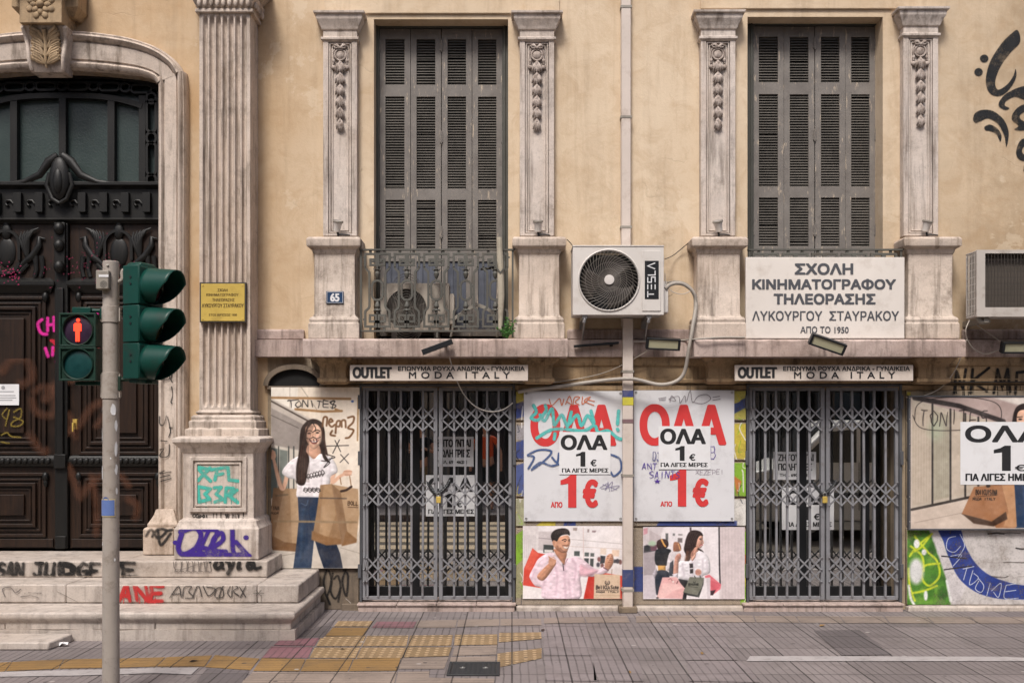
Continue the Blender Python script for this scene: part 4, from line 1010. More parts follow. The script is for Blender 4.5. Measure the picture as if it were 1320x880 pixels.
# ---- entrance steps
ST = thing('entrance_steps', 'worn marble entrance steps covered in black and red graffiti below the dark carved door', 'steps', (-4.3, -.7, 0))
xl = -6.7
def course(xr, yf, yb, z0, z1, nose=0, seed=1):
    mb = MB(); r = random.Random(seed); cuts = [xl]
    while cuts[-1] < xr-1.6: cuts.append(cuts[-1]+r.uniform(1.1, 1.7))
    cuts.append(xr)
    for a, b_ in zip(cuts[:-1], cuts[1:]):
        mb.box(a+.0015, b_-.0015, yf+r.uniform(0, .004), yb, z0, z1-r.uniform(0, .003))
    if nose: mb.stack(xl, xr, yf, yb, [(0, z1-.09), (.008, z1-.075), (.03, z1-.05), (.035, z1-.03), (.03, z1-.006), (.02, z1+.001)])
    return mb
course(X(345, -.59), -.59, .12, .384, .525, 0, 2).build('top_step', M['step'], ST, bevel=.010)
course(X(385, -.97), -.97, -.06, .231, .384, 0, 5).build('middle_step', M['step'], ST, bevel=.012)
course(X(378, -1.355)-.02, -1.335, -.1, .085, .226, 1, 9).build('bottom_step', M['step'], ST, bevel=.008)
mb = MB(); r = random.Random(3); x1 = X(380, -1.355)
rings = []
for k in range(41):
    x = xl+(x1-xl)*k/40; j = r.uniform(-.006, .006)
    rings.append([(x, -1.345+r.uniform(-.005, .005), -.05), (x, -1.345+r.uniform(-.006, .006), .085+j), (x, -.1, .085), (x, -.1, -.05)])
mb.loft(rings); mb.build('step_plinth', M['step'], ST, smooth=25)
mb = MB(); a, b_ = -6.2, X(62, -1.68); mb.loft([[(a, -1.68, 0), (a, -1.30, 0), (a, -1.30, .065), (a, -1.68, .06)], [(b_, -1.68, 0), (b_+.06, -1.36, 0), (b_+.05, -1.37, .065), (b_, -1.67, .06)]])
tag(mb.build('marble_slab', M['step'], bevel=.012), 'loose flat marble slab lying on the pavement in front of the entrance steps', 'slab')

# ---- manhole cover
MH = thing('manhole_cover', 'dark rectangular iron cover set among the cream paving tiles', 'manhole cover', G(597, 863))
p0, p1 = G(556, 871, 0), G(640, 854, 0); x0, x1 = -.445, -.085; y0, y1 = p0[1], p1[1]
mb = MB(); mb.ribbon([(x0, 0), (x1, 0), (x1, 1), (x0, 1)], .02, 0, .012, True)
v = [(a, y0+(y1-y0)*c, .004+b_) for a, b_, c in [(q[0], q[1], q[2]) for q in mb.v]]
mf = MB(); mf.add(v, mb.f)
iron = paint('cover_iron', (.030, .031, .033), .5, .2, (.07, .06, .05), .4)
mf = MB()
for a, b_, c, d in ((x0, x1, y0, y0+.022), (x0, x1, y1-.022, y1), (x0, x0+.022, y0+.022, y1-.022), (x1-.022, x1, y0+.022, y1-.022)): mf.box(a, b_, c, d, -.02, .013)
mf.build('frame', iron, MH, bevel=.003)
mf = MB(); mf.box(x0+.026, x1-.026, y0+.026, y1-.026, -.02, .009); r = random.Random(2)
for i in range(9):
    for j in range(9): 
        a, c = x0+.04+i*.035, y0+.045+j*.0325*((y1-y0)/.36); s_ = .010
        if c < y1-.04: mf.box(a, a+s_*2, c, c+s_*.8, .009, .0115)
mf.build('lid', iron, MH, bevel=.001)
mf = MB()
for a in (x0+.1, x1-.1): mf.lathe((a, (y0+y1)/2, .0095), [(.02, 0), (.02, .004), (.012, .004), (.01, .001)], 'Z', 16)
mf.build('lifting_hole', M['steel'], MH)

# ================================================================ things on the facade
def catmull(pts, k=8): return [tuple(v) for v in spl(pts, False, k)]

# ---- traffic light on its pole
YP = -2.95; sp_ = sc_at(YP)
TL = thing('traffic_light', 'grey traffic light pole with lit red pedestrian figure and green three lamp signal', 'traffic light', (X(143, YP), YP, 0))
px_ = X(143, YP); zt = Z(337, YP); rp = .049
mb = MB(); mb.lathe((px_, YP, 0), [(rp+.003, 0), (rp+.001, 1.2), (rp, zt-.004), (rp-.004, zt), (0, zt)], 'Z', 40); mb.build('pole', M['pole'], TL, smooth=40)
mb = MB(); mb.lathe((px_, YP, 0), [(.12, 0), (.12, .018), (.06, .02), (rp+.003, .05)], 'Z', 32); mb.build('base_flange', M['pole_dark'], TL, smooth=40)
def zc(py): return Z(py, YP)
for a, b_ in ((395, 416), (480, 514)):
    mb = MB(); mb.lathe((px_, YP, 0), [(rp, zc(b_)), (rp+.006, zc(b_)+.002), (rp+.006, zc(a)-.002), (rp, zc(a))], 'Z', 40)
    mb.box(px_-rp-.012, px_-rp+.01, YP-.012, YP+.012, zc(b_)+.01, zc(a)-.01); mb.box(px_+rp-.01, px_+rp+.012, YP-.012, YP+.012, zc(b_)+.01, zc(a)-.01)
    mb.build('clamp_band', M['pole'], TL, smooth=40)
# push-button speaker box on the pole's left front
bx0, bx1 = X(124.5, YP-.07), X(141, YP-.07)
mb = MB(); mb.box(bx0, bx1, YP-.085, YP-.02, Z(373, YP-.07), Z(348.5, YP-.07)); SB = mb.build('sounder_box', M['pole_dark'], TL, bevel=.006)
mb = MB(); cz = Z(366.5, YP-.08); cx = X(133.5, YP-.085)
for k, n_ in ((0, 1), (.007, 6), (.0135, 12), (.02, 16)):
    for i in range(n_): a = 2*math.pi*i/n_; mb.lathe((cx+k*math.cos(a), YP-.0858, cz+k*math.sin(a)), [(.0026, 0), (0, -.0006)], n=6)
mb.build('speaker_grille', M['black'], SB, smooth=0)
mb = MB(); mb.box(X(127.5, YP-.085), X(140, YP-.085), YP-.0875, YP-.084, Z(357, YP-.085), Z(354, YP-.085)); mb.build('label_strip', M['paper'], SB, smooth=0)
mb = MB(); mb.tube([(px_+.0, YP-.04, Z(345, YP)), (px_-.0, YP-.055, Z(343, YP))], .008, 8); mb.box(X(137, YP), X(142, YP), YP-.052, YP-.035, Z(380, YP), Z(374, YP)); mb.build('bracket_bolt', M['pole_dark'], TL)
# pedestrian head: faces the camera
yh = YP-.06
PH = bpy.data.objects.new('pedestrian_signal', None); COL.objects.link(PH); PH.parent = TL; LOC[PH.name] = LOC[TL.name]
q = lambda px, y=yh: X(px, y)
h = lambda py, y=yh: Z(py, y)
x0, x1 = q(77), q(124)
mb = MB()
for a, b_ in ((403.5, 446.5), (447.5, 490.5)):
    cx, cz = (x0+x1)/2, (h(a)+h(b_))/2; rr = .093
    circ = [(cx+rr*math.cos(t), cz+rr*math.sin(t)) for t in np.linspace(0, 2*math.pi, 48, endpoint=False)]
    pl = plate([(x0, h(b_)), (x1, h(b_)), (x1, h(a)), (x0, h(a))], [circ], yh, yh+.02); mb.add(pl.v, pl.f)
    mb.box(x0+.004, x1-.004, yh+.021, yh+.15, h(b_)+.004, h(a)-.004)
    mb.ribbon([(x0+.005, h(b_)+.005), (x1-.005, h(b_)+.005), (x1-.005, h(a)-.005), (x0+.005, h(a)-.005)], .012, yh-.012, yh, True)
mb.build('housing', M['green_dirty'], PH, bevel=.002, smooth=30)
for k, (a, b_) in enumerate(((403.5, 446.5), (447.5, 490.5))):
    cz = (h(a)+h(b_))/2; mb = MB(); mb.lathe((cx, yh, cz), [(.098, .0), (.100, -.008), (.096, -.014), (.091, -.010), (.089, .004)], n=48); mb.build('bezel', M['green_dirty'], PH, smooth=40)
    b = NB('pedestrian_lens_%s' % ('violet' if k == 0 else 'teal')); c = b.mix(b.ramp(b.noise(9, 6), .3, .7), *(((.022, .011, .026), (.05, .028, .055)) if k == 0 else ((.004, .032, .034), (.012, .062, .06))))
    b.bump(b.noise(150, 2), .2, .002); m = b.fin(c, .3, 0, .5)
    mb = MB(); mb.lathe((cx, yh+.012, cz), [(.092, 0), (.075, -.005), (.04, -.009), (0, -.011)], n=48); mb.build('lens', m, PH, smooth=60)
b = NB('lit_red_figure'); b.p.inputs['Emission Color'].default_value = (1, .05, .02, 1); b.p.inputs['Emission Strength'].default_value = 1.5; M['lit'] = b.fin((.3, .02, .01), .4)
mb = MB(); cz = (h(403.5)+h(446.5))/2; yf = yh-.0045
zz = lambda py: Z(py, yf)
mb.lathe((cx+.002, yf, zz(412.6)), [(.0115, .003), (.0115, 0), (0, -.001)], n=20)
def rp_(pts): mb.prism([(X(a, yf), Z(b_, yf)) for a, b_ in pts], yf, yf+.006)
rp_([(97, 416), (102.6, 416), (104.4, 417.6), (104.4, 426.8), (102.9, 426.8), (102.6, 421), (102.3, 428), (102.1, 440), (100.1, 440), (99.9, 430), (99.5, 430), (99.3, 440), (97.3, 440), (97.1, 428), (96.8, 421), (96.5, 426.8), (95.0, 426.8), (95.0, 417.6)])
mb.build('red_figure', M['lit'], PH, smooth=0)
mb = MB(); mb.box(q(90), q(114), yh+.03, yh+.12, h(403), h(395)); mb.tube([(q(113), yh+.06, h(399)), (px_-.02, yh+.06, h(399))], .013, 10); mb.box(q(92), q(132), yh+.05, yh+.09, h(496), h(491)); mb.box(px_-rp-.012, px_-rp+.006, yh+.035, yh+.09, h(410), h(396)); mb.build('mounting_arm', M['green'], PH, bevel=.004)
# vehicle head: faces right, seen from its side
VH = bpy.data.objects.new('vehicle_signal', None); COL.objects.link(VH); VH.parent = TL; LOC[VH.name] = LOC[TL.name]
yv0, yv1 = YP-.06, YP+.16                        # width of the head along the street depth; it is turned a little towards the camera
ang = R(19)
piv = Vector((X(183.5, YP), YP-.02, 0))
def turn(mb):                                     # local: x = out of the lens, y = across the head
    c, s_ = math.cos(-ang), math.sin(-ang)
    mb.v = [(piv.x+x*c-y*s_, piv.y+x*s_+y*c, z) for x, y, z in mb.v]; return mb
zA = [345.5, 395.5, 443.5, 490]
mb = MB()
for i in range(3):
    mb.box(-.045, .075, -.115, .115, zc(zA[i+1])+.003, zc(zA[i])-.003)
    mb.box(.068, .078, -.112, .112, zc(zA[i+1])+.008, zc(zA[i])-.008)
mb.box(-.02, .05, -.09, .09, zc(494), zc(345)); mb.box(-.045, .06, -.085, .085, zc(346), zc(344))
turn(mb).build('housing', M['green'], VH, bevel=.012, smooth=30)
mb = MB(); mb.stack(-.05, .055, -.07, .07, [(0, zc(346)), (0, zc(342)), (-.012, zc(340.5))]); turn(mb).build('top_cap', M['green'], VH, bevel=.006)
cols = (((.05, .012, .012), (.09, .02, .018)), ((.07, .045, .01), (.10, .07, .02)), ((.0, .10, .065), (.01, .16, .1)))
for i in range(3):
    z_ = (zc(zA[i])+zc(zA[i+1]))/2
    mb = MB(); mb.lathe((.078, 0, z_), [(.10, 0), (.07, .014), (.03, .022), (0, .024)], 'X', 40)
    b = NB('signal_lens_%s' % ('red', 'amber', 'green')[i]); m = b.fin(b.mix(b.noise(30, 3), *cols[i]), .2, 0, .5)
    turn(mb).build('lens', m, VH, smooth=60)
    mb = MB(); n = 30; r0 = .112; rows = []       # long cowl, open below towards the front
    for k in range(9):
        t = k/8; ring = []
        open_ = math.pi*(.06+.52*max(0, t-.28)/.72)
        for j in range(n+1):
            a = -math.pi/2+open_+(2*math.pi-2*open_)*j/n
            L = .078+.182*t*(1+.10*math.sin(a))
            ring.append((L, r0*(1-.16*t)*math.cos(a), z_+r0*(1-.10*t)*math.sin(a)-.010*t))
        rows.append(ring)
    mb.loft(rows, caps=False, closed=False); ob = turn(mb).build('visor', M['green'], VH, smooth=60, fix=True)
    so = ob.modifiers.new('solidify', 'SOLIDIFY'); so.thickness = .004; so.offset = 0
mb = MB()
for i in range(3):
    for k in (0, 1): mb.lathe((.015+.0, -.1165, zc(zA[i])-.075-.04*k), [(.007, 0), (.007, -.003), (0, -.003)], n=8)
turn(mb).build('side_plugs', M['black'], VH)
mb = MB()
mb.tube(catmull([(px_+rp-.01, YP, zc(364)), (px_+rp+.022, YP, zc(360)), (px_+rp+.022, YP, zc(351)), (px_+rp+.04, YP, zc(348)), (X(178, YP), YP, zc(348))], 5), .012, 10); mb.build('upper_arm', M['pole'], VH)
mb = MB(); mb.tube([(px_+rp-.01, YP, zc(489)), (X(188, YP), YP, zc(488))], .014, 10); mb.box(px_+rp-.004, px_+rp+.018, YP-.02, YP+.02, zc(503), zc(485)); mb.box(X(176, YP), X(200, YP), YP-.05, YP+.06, zc(494.5), zc(491)); mb.build('lower_arm', M['green_dirty'], VH, bevel=.003)
# stickers and torn paper on the pole (wrapped on its surface)
def wrap(mb_, a0, a1, py0, py1, out, outline=None):
    n = 10
    mb_.grid(lambda u, v: (px_+(rp+out)*math.sin(R(a0+(a1-a0)*u)), YP-(rp+out)*math.cos(R(a0+(a1-a0)*u)), zc(py1)+(zc(py0)-zc(py1))*v), n, 4)
r = random.Random(8)
mb = MB()
for a, py, da, dp in ((40, 528, 46, 17), (58, 548, 30, 14), (-66, 562, 30, 20), (56, 578, 30, 18), (-58, 608, 30, 20), (60, 604, 26, 14), (-70, 528, 22, 12), (62, 632, 20, 10), (-50, 700, 14, 5), (48, 720, 12, 4), (20, 590, 8, 3)):
    n_ = 9; pts = []
    for k in range(n_):
        t = 2*math.pi*k/n_; u, v = a+da*.5*math.cos(t)*r.uniform(.65, 1.2), py+dp*.5*math.sin(t)*r.uniform(.7, 1.2)
        pts.append((px_+(rp+.003)*math.sin(R(u)), YP-(rp+.003)*math.cos(R(u)), zc(v)))
    mb.add(pts, [range(n_)])
mb.build('torn_paper', M['paper'], TL, smooth=0)
mb = MB(); wrap(mb, -78, 50, 642, 665, .0045); mb.build('sticker', paint('sticker_cream', (.55, .45, .25), .5), TL, label='blue sticker with a cream edge', smooth=40)
mb = MB(); wrap(mb, -72, 44, 643.5, 663.5, .006); mb.add([(px_+(rp+.006)*math.sin(R(-14+22*math.cos(t))), YP-(rp+.006)*math.cos(R(-14+22*math.cos(t))), zc(643.5)+.02*math.sin(t)) for t in np.linspace(0, math.pi, 12)], [range(12)]); mb.build('sticker_face', paint('sticker_blue', (.13, .2, .45), .45), TL, smooth=0)

# ---- air conditioners
def ac_new():
    y = -.40; A_ = thing('air_conditioner', 'white air conditioner with round black fan and logo strip on the wall between windows', 'air conditioner', (X(797), -.25, Z(407)))
    x0, x1, z0, z1 = X(738.5, y), X(855.5, y), Z(405.5, y), Z(318, y); cx, cz, rr = X(785, y), Z(361.3, y), .262
    circ = [(cx+rr*math.cos(t), cz+rr*math.sin(t)) for t in np.linspace(0, 2*math.pi, 72, endpoint=False)]
    pl = plate([(x0, z0), (x1, z0), (x1, z1), (x0, z1)], [circ], y, y+.03); pl.box(x0+.002, x1-.002, y+.031, -.10, z0+.002, z0+.02)
    pl.box(x0+.002, x1-.002, y+.031, -.10, z1-.02, z1-.002); pl.box(x0+.002, x0+.02, y+.031, -.10, z0+.02, z1-.02); pl.box(x1-.02, x1-.002, y+.031, -.10, z0+.02, z1-.02)
    BD = pl.build('casing', M['ac'], A_, bevel=.006, smooth=30)
    mb = MB(); mb.box(x0-.004, x1+.004, y-.006, -.095, z1+.001, z1+.012); mb.build('top_cover', M['ac'], A_, bevel=.004)
    mb = MB(); mb.box(x0+.03, x1-.03, -.16, -.13, z0+.03, z1-.03); mb.build('inner_panel', M['black'], A_, smooth=0)
    mb = MB(); mb.lathe((cx, y, cz), [(rr+.014, .002), (rr+.014, -.006), (rr+.006, -.012), (rr-.002, -.006), (rr-.004, .02)], n=72); mb.build('fan_ring', M['ac'], A_, smooth=40)
    mb = MB()                                     # swirling guard wires
    nW = 44
    for k in range(nW):
        a0 = 2*math.pi*k/nW; pts = []
        for t in np.linspace(0, 1, 9):
            rad = .045+(rr-.045)*t; a = a0+.95*(1-t)**1.3
            pts.append((cx+rad*math.cos(a), y-.016-.012*math.sin(math.pi*t*.9), cz+rad*math.sin(a)))
        mb.tube(pts, .0022, 5)
    for rad in (.10, .155, .21): mb.tube([(cx+rad*math.cos(t), y-.022, cz+rad*math.sin(t)) for t in np.linspace(0, 2*math.pi, 49)], .0014, 4)
    mb.build('fan_guard', M['ac_wire'], A_, smooth=60)
    mb = MB(); mb.lathe((cx, y-.03, cz), [(.042, .012), (.044, .0), (.040, -.004), (0, -.006)], n=32); mb.build('hub', M['ac'], A_, smooth=40)
    mb = MB()                                     # three blades at rest
    for k in range(3):
        a0 = 2*math.pi*k/3+.5
        mb.grid(lambda u, v: (cx+(.05+.19*v)*math.cos(a0+1.35*u*(.7+.4*v)), y+.05+.06*u, cz+(.05+.19*v)*math.sin(a0+1.35*u*(.7+.4*v))), 8, 6)
    FB = mb.build('fan_blades', M['ac_dark'], A_, smooth=60, fix=False); so = FB.modifiers.new('solidify', 'SOLIDIFY'); so.thickness = .004
    mb = MB(); a, b_, c, d = X(827.5, y), X(851.5, y), Z(401, y), Z(323, y); mb.box(a, b_, y-.007, y, c, d); mb.build('service_cover', M['ac'], A_, bevel=.006)
    mb = MB(); a, b_, c, d = X(831, y), X(849, y), Z(385.5, y), Z(336.3, y); mb.box(a, b_, y-.010, y-.006, c, d); LS = mb.build('logo_strip', M['black'], A_, bevel=.001)
    mb = MB(); yy = y-.0115; xl, xr = X(835, yy), X(844.5, yy)
    def seg(p, wd=.009): mb.ribbon([(xl+(xr-xl)*v, Z(383-46*u, yy)) for u, v in p], wd, yy, yy+.0015)
    # letters read upwards: u along the strip from the bottom, v across it (0 = top of a letter at the left)
    seg([(.0, .0), (.17, .0)]); seg([(.085, .0), (.085, .85)])           # T
    for v in (.0, .5, 1.0): seg([(.22, v), (.36, v)])                     # E in three bars
    seg([(.56, .0), (.42, .0), (.42, .5), (.56, .5), (.56, 1.0), (.42, 1.0)])   # S
    seg([(.62, .0), (.62, 1.0), (.74, 1.0)])                               # L
    seg([(.79, 1.0), (.875, .0), (.96, 1.0)])                              # A without bar
    mb.build('logo', M['paper'], LS, smooth=0)
    mb = MB(); mb.stack(x1+.0, X(861.5, y+.1), y+.10, -.12, [(0, Z(403, y+.1)), (0, Z(367, y+.1)), (-.015, Z(362, y+.1))]); mb.box(x1, x1+.012, y+.05, y+.09, Z(342, y), Z(328, y)); mb.build('valve_cover', M['ac'], A_, bevel=.006)
    for cxp in (753.5, 836):
        mb = MB(); a = X(cxp, y+.05); mb.box(a-.022, a+.022, y+.015, .0, z0-.032, z0-.001); mb.tube([(a, y+.03, z0-.03), (a-.006, y+.03, z0-.07)], .016, 8); mb.box(a-.022, a+.022, -.02, 0, z0-.3, z0-.03); mb.tube([(a, y+.08, z0-.03), (a, -.01, z0-.26)], .010, 6); mb.build('wall_bracket', M['steel'], A_, bevel=.002)
ac_new()
def ac_box(name_label, fx0, fy0, fx1, fy1, y, dep, cat_extra, circ=None, grille=None, mat='ac_grey', wall=True):
    A_ = thing('air_conditioner', name_label, 'air conditioner', (X((fx0+fx1)/2, y), y+dep/2, Z(fy1, y)))
    x0, x1, z0, z1 = X(fx0, y), X(fx1, y), Z(fy1, y), Z(fy0, y)
    if circ:
        cx, cz, rr = X(circ[0], y), Z(circ[1], y), circ[2]/sc_at(y)
        hole_ = [(cx+rr*math.cos(t), cz+rr*math.sin(t)) for t in np.linspace(0, 2*math.pi, 56, endpoint=False)]
    else:
        gx0, gx1, gz0, gz1 = X(grille[0], y), X(grille[2], y), Z(grille[3], y), Z(grille[1], y); hole_ = [(gx0, gz0), (gx1, gz0), (gx1, gz1), (gx0, gz1)]
    pl = plate([(x0, z0), (x1, z0), (x1, z1), (x0, z1)], [hole_], y, y+.02); pl.box(x0+.002, x1-.002, y+.021, y+dep, z0, z0+.02); pl.box(x0+.002, x1-.002, y+.021, y+dep, z1-.02, z1-.002); pl.box(x1-.02, x1-.002, y+.021, y+dep, z0+.02, z1-.02)
    if circ: pl.box(x0+.002, x0+.02, y+.021, y+dep, z0+.02, z1-.02)
    else: pl.box(x0+.002, x0+.02, y+.021, y+.035, z0+.02, z1-.02); pl.box(x0+.002, x0+.02, y+dep-.015, y+dep, z0+.02, z1-.02)
    pl.build('casing', M[mat], A_, bevel=.006, smooth=30)
    mb = MB(); mb.box(x0+.03, x1-.03, y+.07, y+dep-.01, z0+.03, z1-.03); mb.build('inner_panel', M['ac_inner'], A_, smooth=0)
    mb = MB()
    if circ:
        for k in range(1, 15): mb.tube([(cx+rr*k/14*math.cos(t), y+.004, cz+rr*k/8*math.sin(t)) for t in np.linspace(0, 2*math.pi, 41)], .0025, 4)
        for k in range(6): mb.tube([(cx, y+.007, cz), (cx+rr*math.cos(k*math.pi/3+.3), y+.007, cz+rr*math.sin(k*math.pi/3+.3))], .003, 4)
        mb.build('fan_guard', M['ac_wire'], A_, smooth=60)
        mb = MB(); a, c = X(fx1-22, y), X(fx1-4, y); mb.box(a, c, y-.006, y, z0+.03, z1-.03); mb.build('service_cover', M[mat], A_, bevel=.004)
        mb = MB(); mb.stack(x1, x1+.045, y+.02, y+dep-.02, [(0, z0+.06), (0, z1-.11), (-.01, z1-.09)]); mb.build('valve_cover', M[mat], A_, bevel=.005)
    else:
        n_ = int((gx1-gx0)/.028)
        for k in range(1, n_): a = gx0+(gx1-gx0)*k/n_; mb.box(a-.0018, a+.0018, y+.004, y+.008, gz0, gz1)
        n_ = int((gz1-gz0)/.05)
        for k in range(1, n_): a = gz0+(gz1-gz0)*k/n_; mb.box(gx0, gx1, y+.009, y+.013, a-.0018, a+.0018)
        mb.build('front_grille', M['ac_dark'], A_, smooth=0)
        mb = MB()
        for k in range(6): a = y+.045+k*(dep-.07)/5; mb.box(x0-.001, x0+.004, a-.003, a+.003, z0+.02, z1-.02)
        for k in range(9): a = z0+.04+k*(z1-z0-.08)/8; mb.box(x0+.005, x0+.009, y+.035, y+dep-.015, a-.003, a+.003)
        mb.build('side_grille', M[mat], A_, smooth=0)
        mb = MB(); mb.box(x0+.08, x0+.12, y+.03, 0, z0-.05, z0); mb.box(x1-.12, x1-.08, y+.03, 0, z0-.05, z0); mb.tube(catmull([(x0+.03, y+.06, z0+.01), (x0+.07, y+.06, z0-.04), (x0+.14, y+.06, z0-.03)]), .022, 8); mb.build('wall_bracket', M['pole_dark'], A_, bevel=.003)
    if circ:
        for a in (x0+.1, x1-.14): mb = MB(); mb.box(a, a+.05, y, y+dep, Z(436.3, y)-.0, z0); mb.build('foot', M['ac_dark'], A_, smooth=0)
    return A_
ac_box('old cream air conditioner standing on the balcony floor behind the iron railing', 490.5, 365, 579, 426, -.08, .22, '', circ=(524, 398, 26))
ac_box('old boxy air conditioner with a square dark grille beside the rightmost pedestal', 1259, 322, 1390, 408, -.46, .22, '', grille=(1270, 326.5, 1384, 396), mat='ac_old')

# ---- downpipe in two lengths, the insulated hose and the cables
DP = thing('downpipe', 'square pale downpipe running down the wall behind the white air conditioner and between the posters', 'downpipe', (X(807), -.05, 0))
mb = MB(); y = -.075; mb.box(X(801, y), X(813.5, y), y, -.003, Z(420, y), ZT-.4); mb.build('upper_pipe', M['pipe'], DP, bevel=.008)
mb = MB(); y = -.17; mb.box(X(803, y), X(816.2, y), y, -.105, .03, Z(410, y)); mb.build('lower_pipe', M['pipe'], DP, bevel=.008)
for py, yy in ((8, -.075), (150, -.075), (292, -.075), (478, -.17), (612, -.17), (760, -.17)):
    mb = MB(); a, b_ = (800, 814.5) if yy > -.1 else (802, 817.3); mb.box(X(a, yy), X(b_, yy), yy-.004, -.002, Z(py+2, yy), Z(py-1, yy)); mb.build('pipe_clip', M['pole_dark'], DP, smooth=0)
y = -.175
for n_, c, a, b_ in (('painted_band', (.045, .06, .17), 503, 511.5), ('painted_band', (.50, .45, .05), 511.8, 522), ('painted_band', (.045, .06, .15), 734, 756), ('painted_band', (.20, .12, .13), 540, 545)):
    mb = MB(); mb.box(X(802.9, y), X(816.4, y), -.1725, -.11, Z(b_, y), Z(a, y)); mb.build(n_, paint('pipe_band', c, .6, .25, (.3, .25, .2), .5), DP, smooth=0)
mb = MB(); mb.box(X(798, -.2), X(822, -.2), -.2, -.085, .0, .055); tag(mb.build('drain_box', M['soot'], bevel=.008), 'small dark block on the ground at the foot of the downpipe', 'drain')
def cable(name, pts, rad, mat, label, cat='cable'):
    mb = MB(); mb.tube(catmull(pts, 8), rad, 8); return tag(mb.build(name, mat, smooth=60), label, cat)
y = -.2
cable('insulated_hose', [P(858, 372, -.3), P(866, 366, -.3), P(880, 366, -.28), P(893, 376, -.26), P(897, 392, -.24), P(893, 420, -.3), P(888, 450, -.3), P(882, 480, -.24), P(870, 492, -.22), P(850, 495.5, -.21), P(825, 490, -.21), P(812, 488, -.22), P(790, 489, -.2), P(755, 493, -.12), P(722, 498, -.10), P(690, 501, -.09), P(668, 505, -.08)], .017, M['hose'], 'thick grey hose looping down from the white air conditioner and along under the ledge', 'hose')
cable('thin_hose', [P(860, 364, -.3), P(872, 362.5, -.28), P(885, 366, -.27), P(895, 377, -.26), P(898.5, 395, -.25), P(895, 420, -.3), P(890, 450, -.3)], .007, M['pole_dark'], 'thin dark pipe curling beside the thick hose right of the white air conditioner', 'pipe')
cable('loose_wire', [P(857, 352, -.3), P(859, 366, -.3), P(867, 376, -.3), P(880, 379, -.29), P(890, 375, -.28)], .004, M['wire'], 'short loose wire drooping under the hose loop', 'cable')
cable('white_cable', [P(577, 447, -.38), P(581, 466, -.26), P(588, 488, -.12), P(598, 508, -.07), P(612, 523, -.06), P(630, 530, -.06), P(648, 528, -.06), P(661, 519, -.06)], .006, paint('cable_white', (.6, .57, .52), .5), 'thin white cable hanging in a curve across the left outlet sign and grille')
cable('thin_wire', [P(661, 492, -.09), P(700, 494, -.06), P(745, 488, -.06), P(785, 478, -.06), P(830, 455, -.15), P(850, 440, -.13)], .004, M['wire'], 'thin wire slanting up to the floodlight beside the downpipe')
cable('black_wire', [P(857, 334, -.2), P(868, 329, -.05), P(884, 316, -.05), P(892, 309, -.1)], .004, M['black'], 'black wire between the white air conditioner and the pedestal on its right')
cable('black_wire', [P(731, 309, -.1), P(736, 314, -.05), P(741, 322, -.2)], .004, M['black'], 'short black wire left of the white air conditioner')
cable('grey_conduit', [P(817, 440.5, -.125), P(860, 439, -.125), P(885, 438, -.12), P(897, 437, -.38), P(930, 434.8, -.40), P(960, 434.8, -.40)], .008, M['hose'], 'grey conduit lying along the top edge of the right ledge')
cable('hanging_wire', [P(1250, 412, -.3), P(1245, 425, -.3), P(1247, 438, -.25), P(1256, 450, -.2), P(1270, 456, -.15), P(1285, 452, -.15), P(1296, 448, -.15)], .005, M['wire'], 'pale wire sagging below the boxy air conditioner')
cable('hanging_wire', [P(1246, 438, -.3), P(1238, 462, -.2), P(1228, 482, -.15), P(1212, 500, -.08), P(1190, 510, -.07), P(1168, 512, -.07)], .005, M['wire'], 'pale wire running from the ledge end down to the right billboard')
cable('hanging_wire', [P(1258, 418, -.3), P(1275, 430, -.2), P(1290, 440, -.16), P(1300, 444, -.15)], .004, M['wire'], 'pale wire slanting to the floodlight at the right edge')
cable('black_wire', [P(1178, 493, -.09), P(1230, 492.5, -.08), P(1330, 492, -.08)], .005, M['black'], 'black wire along the frieze right of the right outlet sign')
# ---- floodlights and bars under the ledges
def floodlight(label, px, py, wd, hgt, y, tilt, lit=True, pitch=35, depth=.05):
    F = thing('floodlight', label, 'floodlight', P(px, py, y), None)
    c = Vector(P(px, py, y)); m = Matrix.Rotation(R(tilt), 4, 'Y') @ Matrix.Rotation(R(pitch), 4, 'X')
    def put(mb): mb.v = [tuple(c+m @ Vector(v)) for v in mb.v]; return mb
    w2, h2 = wd/sc_at(y)/2, hgt/sc_at(y)/2
    mb = MB(); mb.box(-w2, w2, 0, depth, -h2, h2)
    for s_ in ((-w2, -w2+.022, -h2, h2), (w2-.022, w2, -h2, h2), (-w2+.022, w2-.022, h2-.016, h2), (-w2+.022, w2-.022, -h2, -h2+.016)): mb.box(s_[0], s_[1], -.014, 0, s_[2], s_[3])
    put(mb).build('housing', M['black'], F, bevel=.003)
    mb = MB(); mb.box(-w2+.022, w2-.022, -.006, -.001, -h2+.016, h2-.016); put(mb).build('lamp_glass', M['lampglass'], F, smooth=0)
    mb = MB(); a = c+m @ Vector((0, depth, 0)); mb.tube([a, (a.x, y+.12, a.z+.015), (a.x, y+.22, a.z+.02)], .010, 8); mb.box(a.x-.03, a.x+.03, y+.20, y+.215, a.z-.02, a.z+.05); mb.build('bracket', M['black'], F)
floodlight('black floodlight with pale glass just right of the downpipe, level under the ledge', 855, 443.5, 44, 15, -.27, 3, pitch=18)
floodlight('black floodlight tilted upward to the right under the big school sign', 1067, 444, 47, 15, -.52, 19, pitch=20)
floodlight('black floodlight at the right edge under the boxy air conditioner', 1315, 448, 46, 15, -.3, 0, pitch=20)
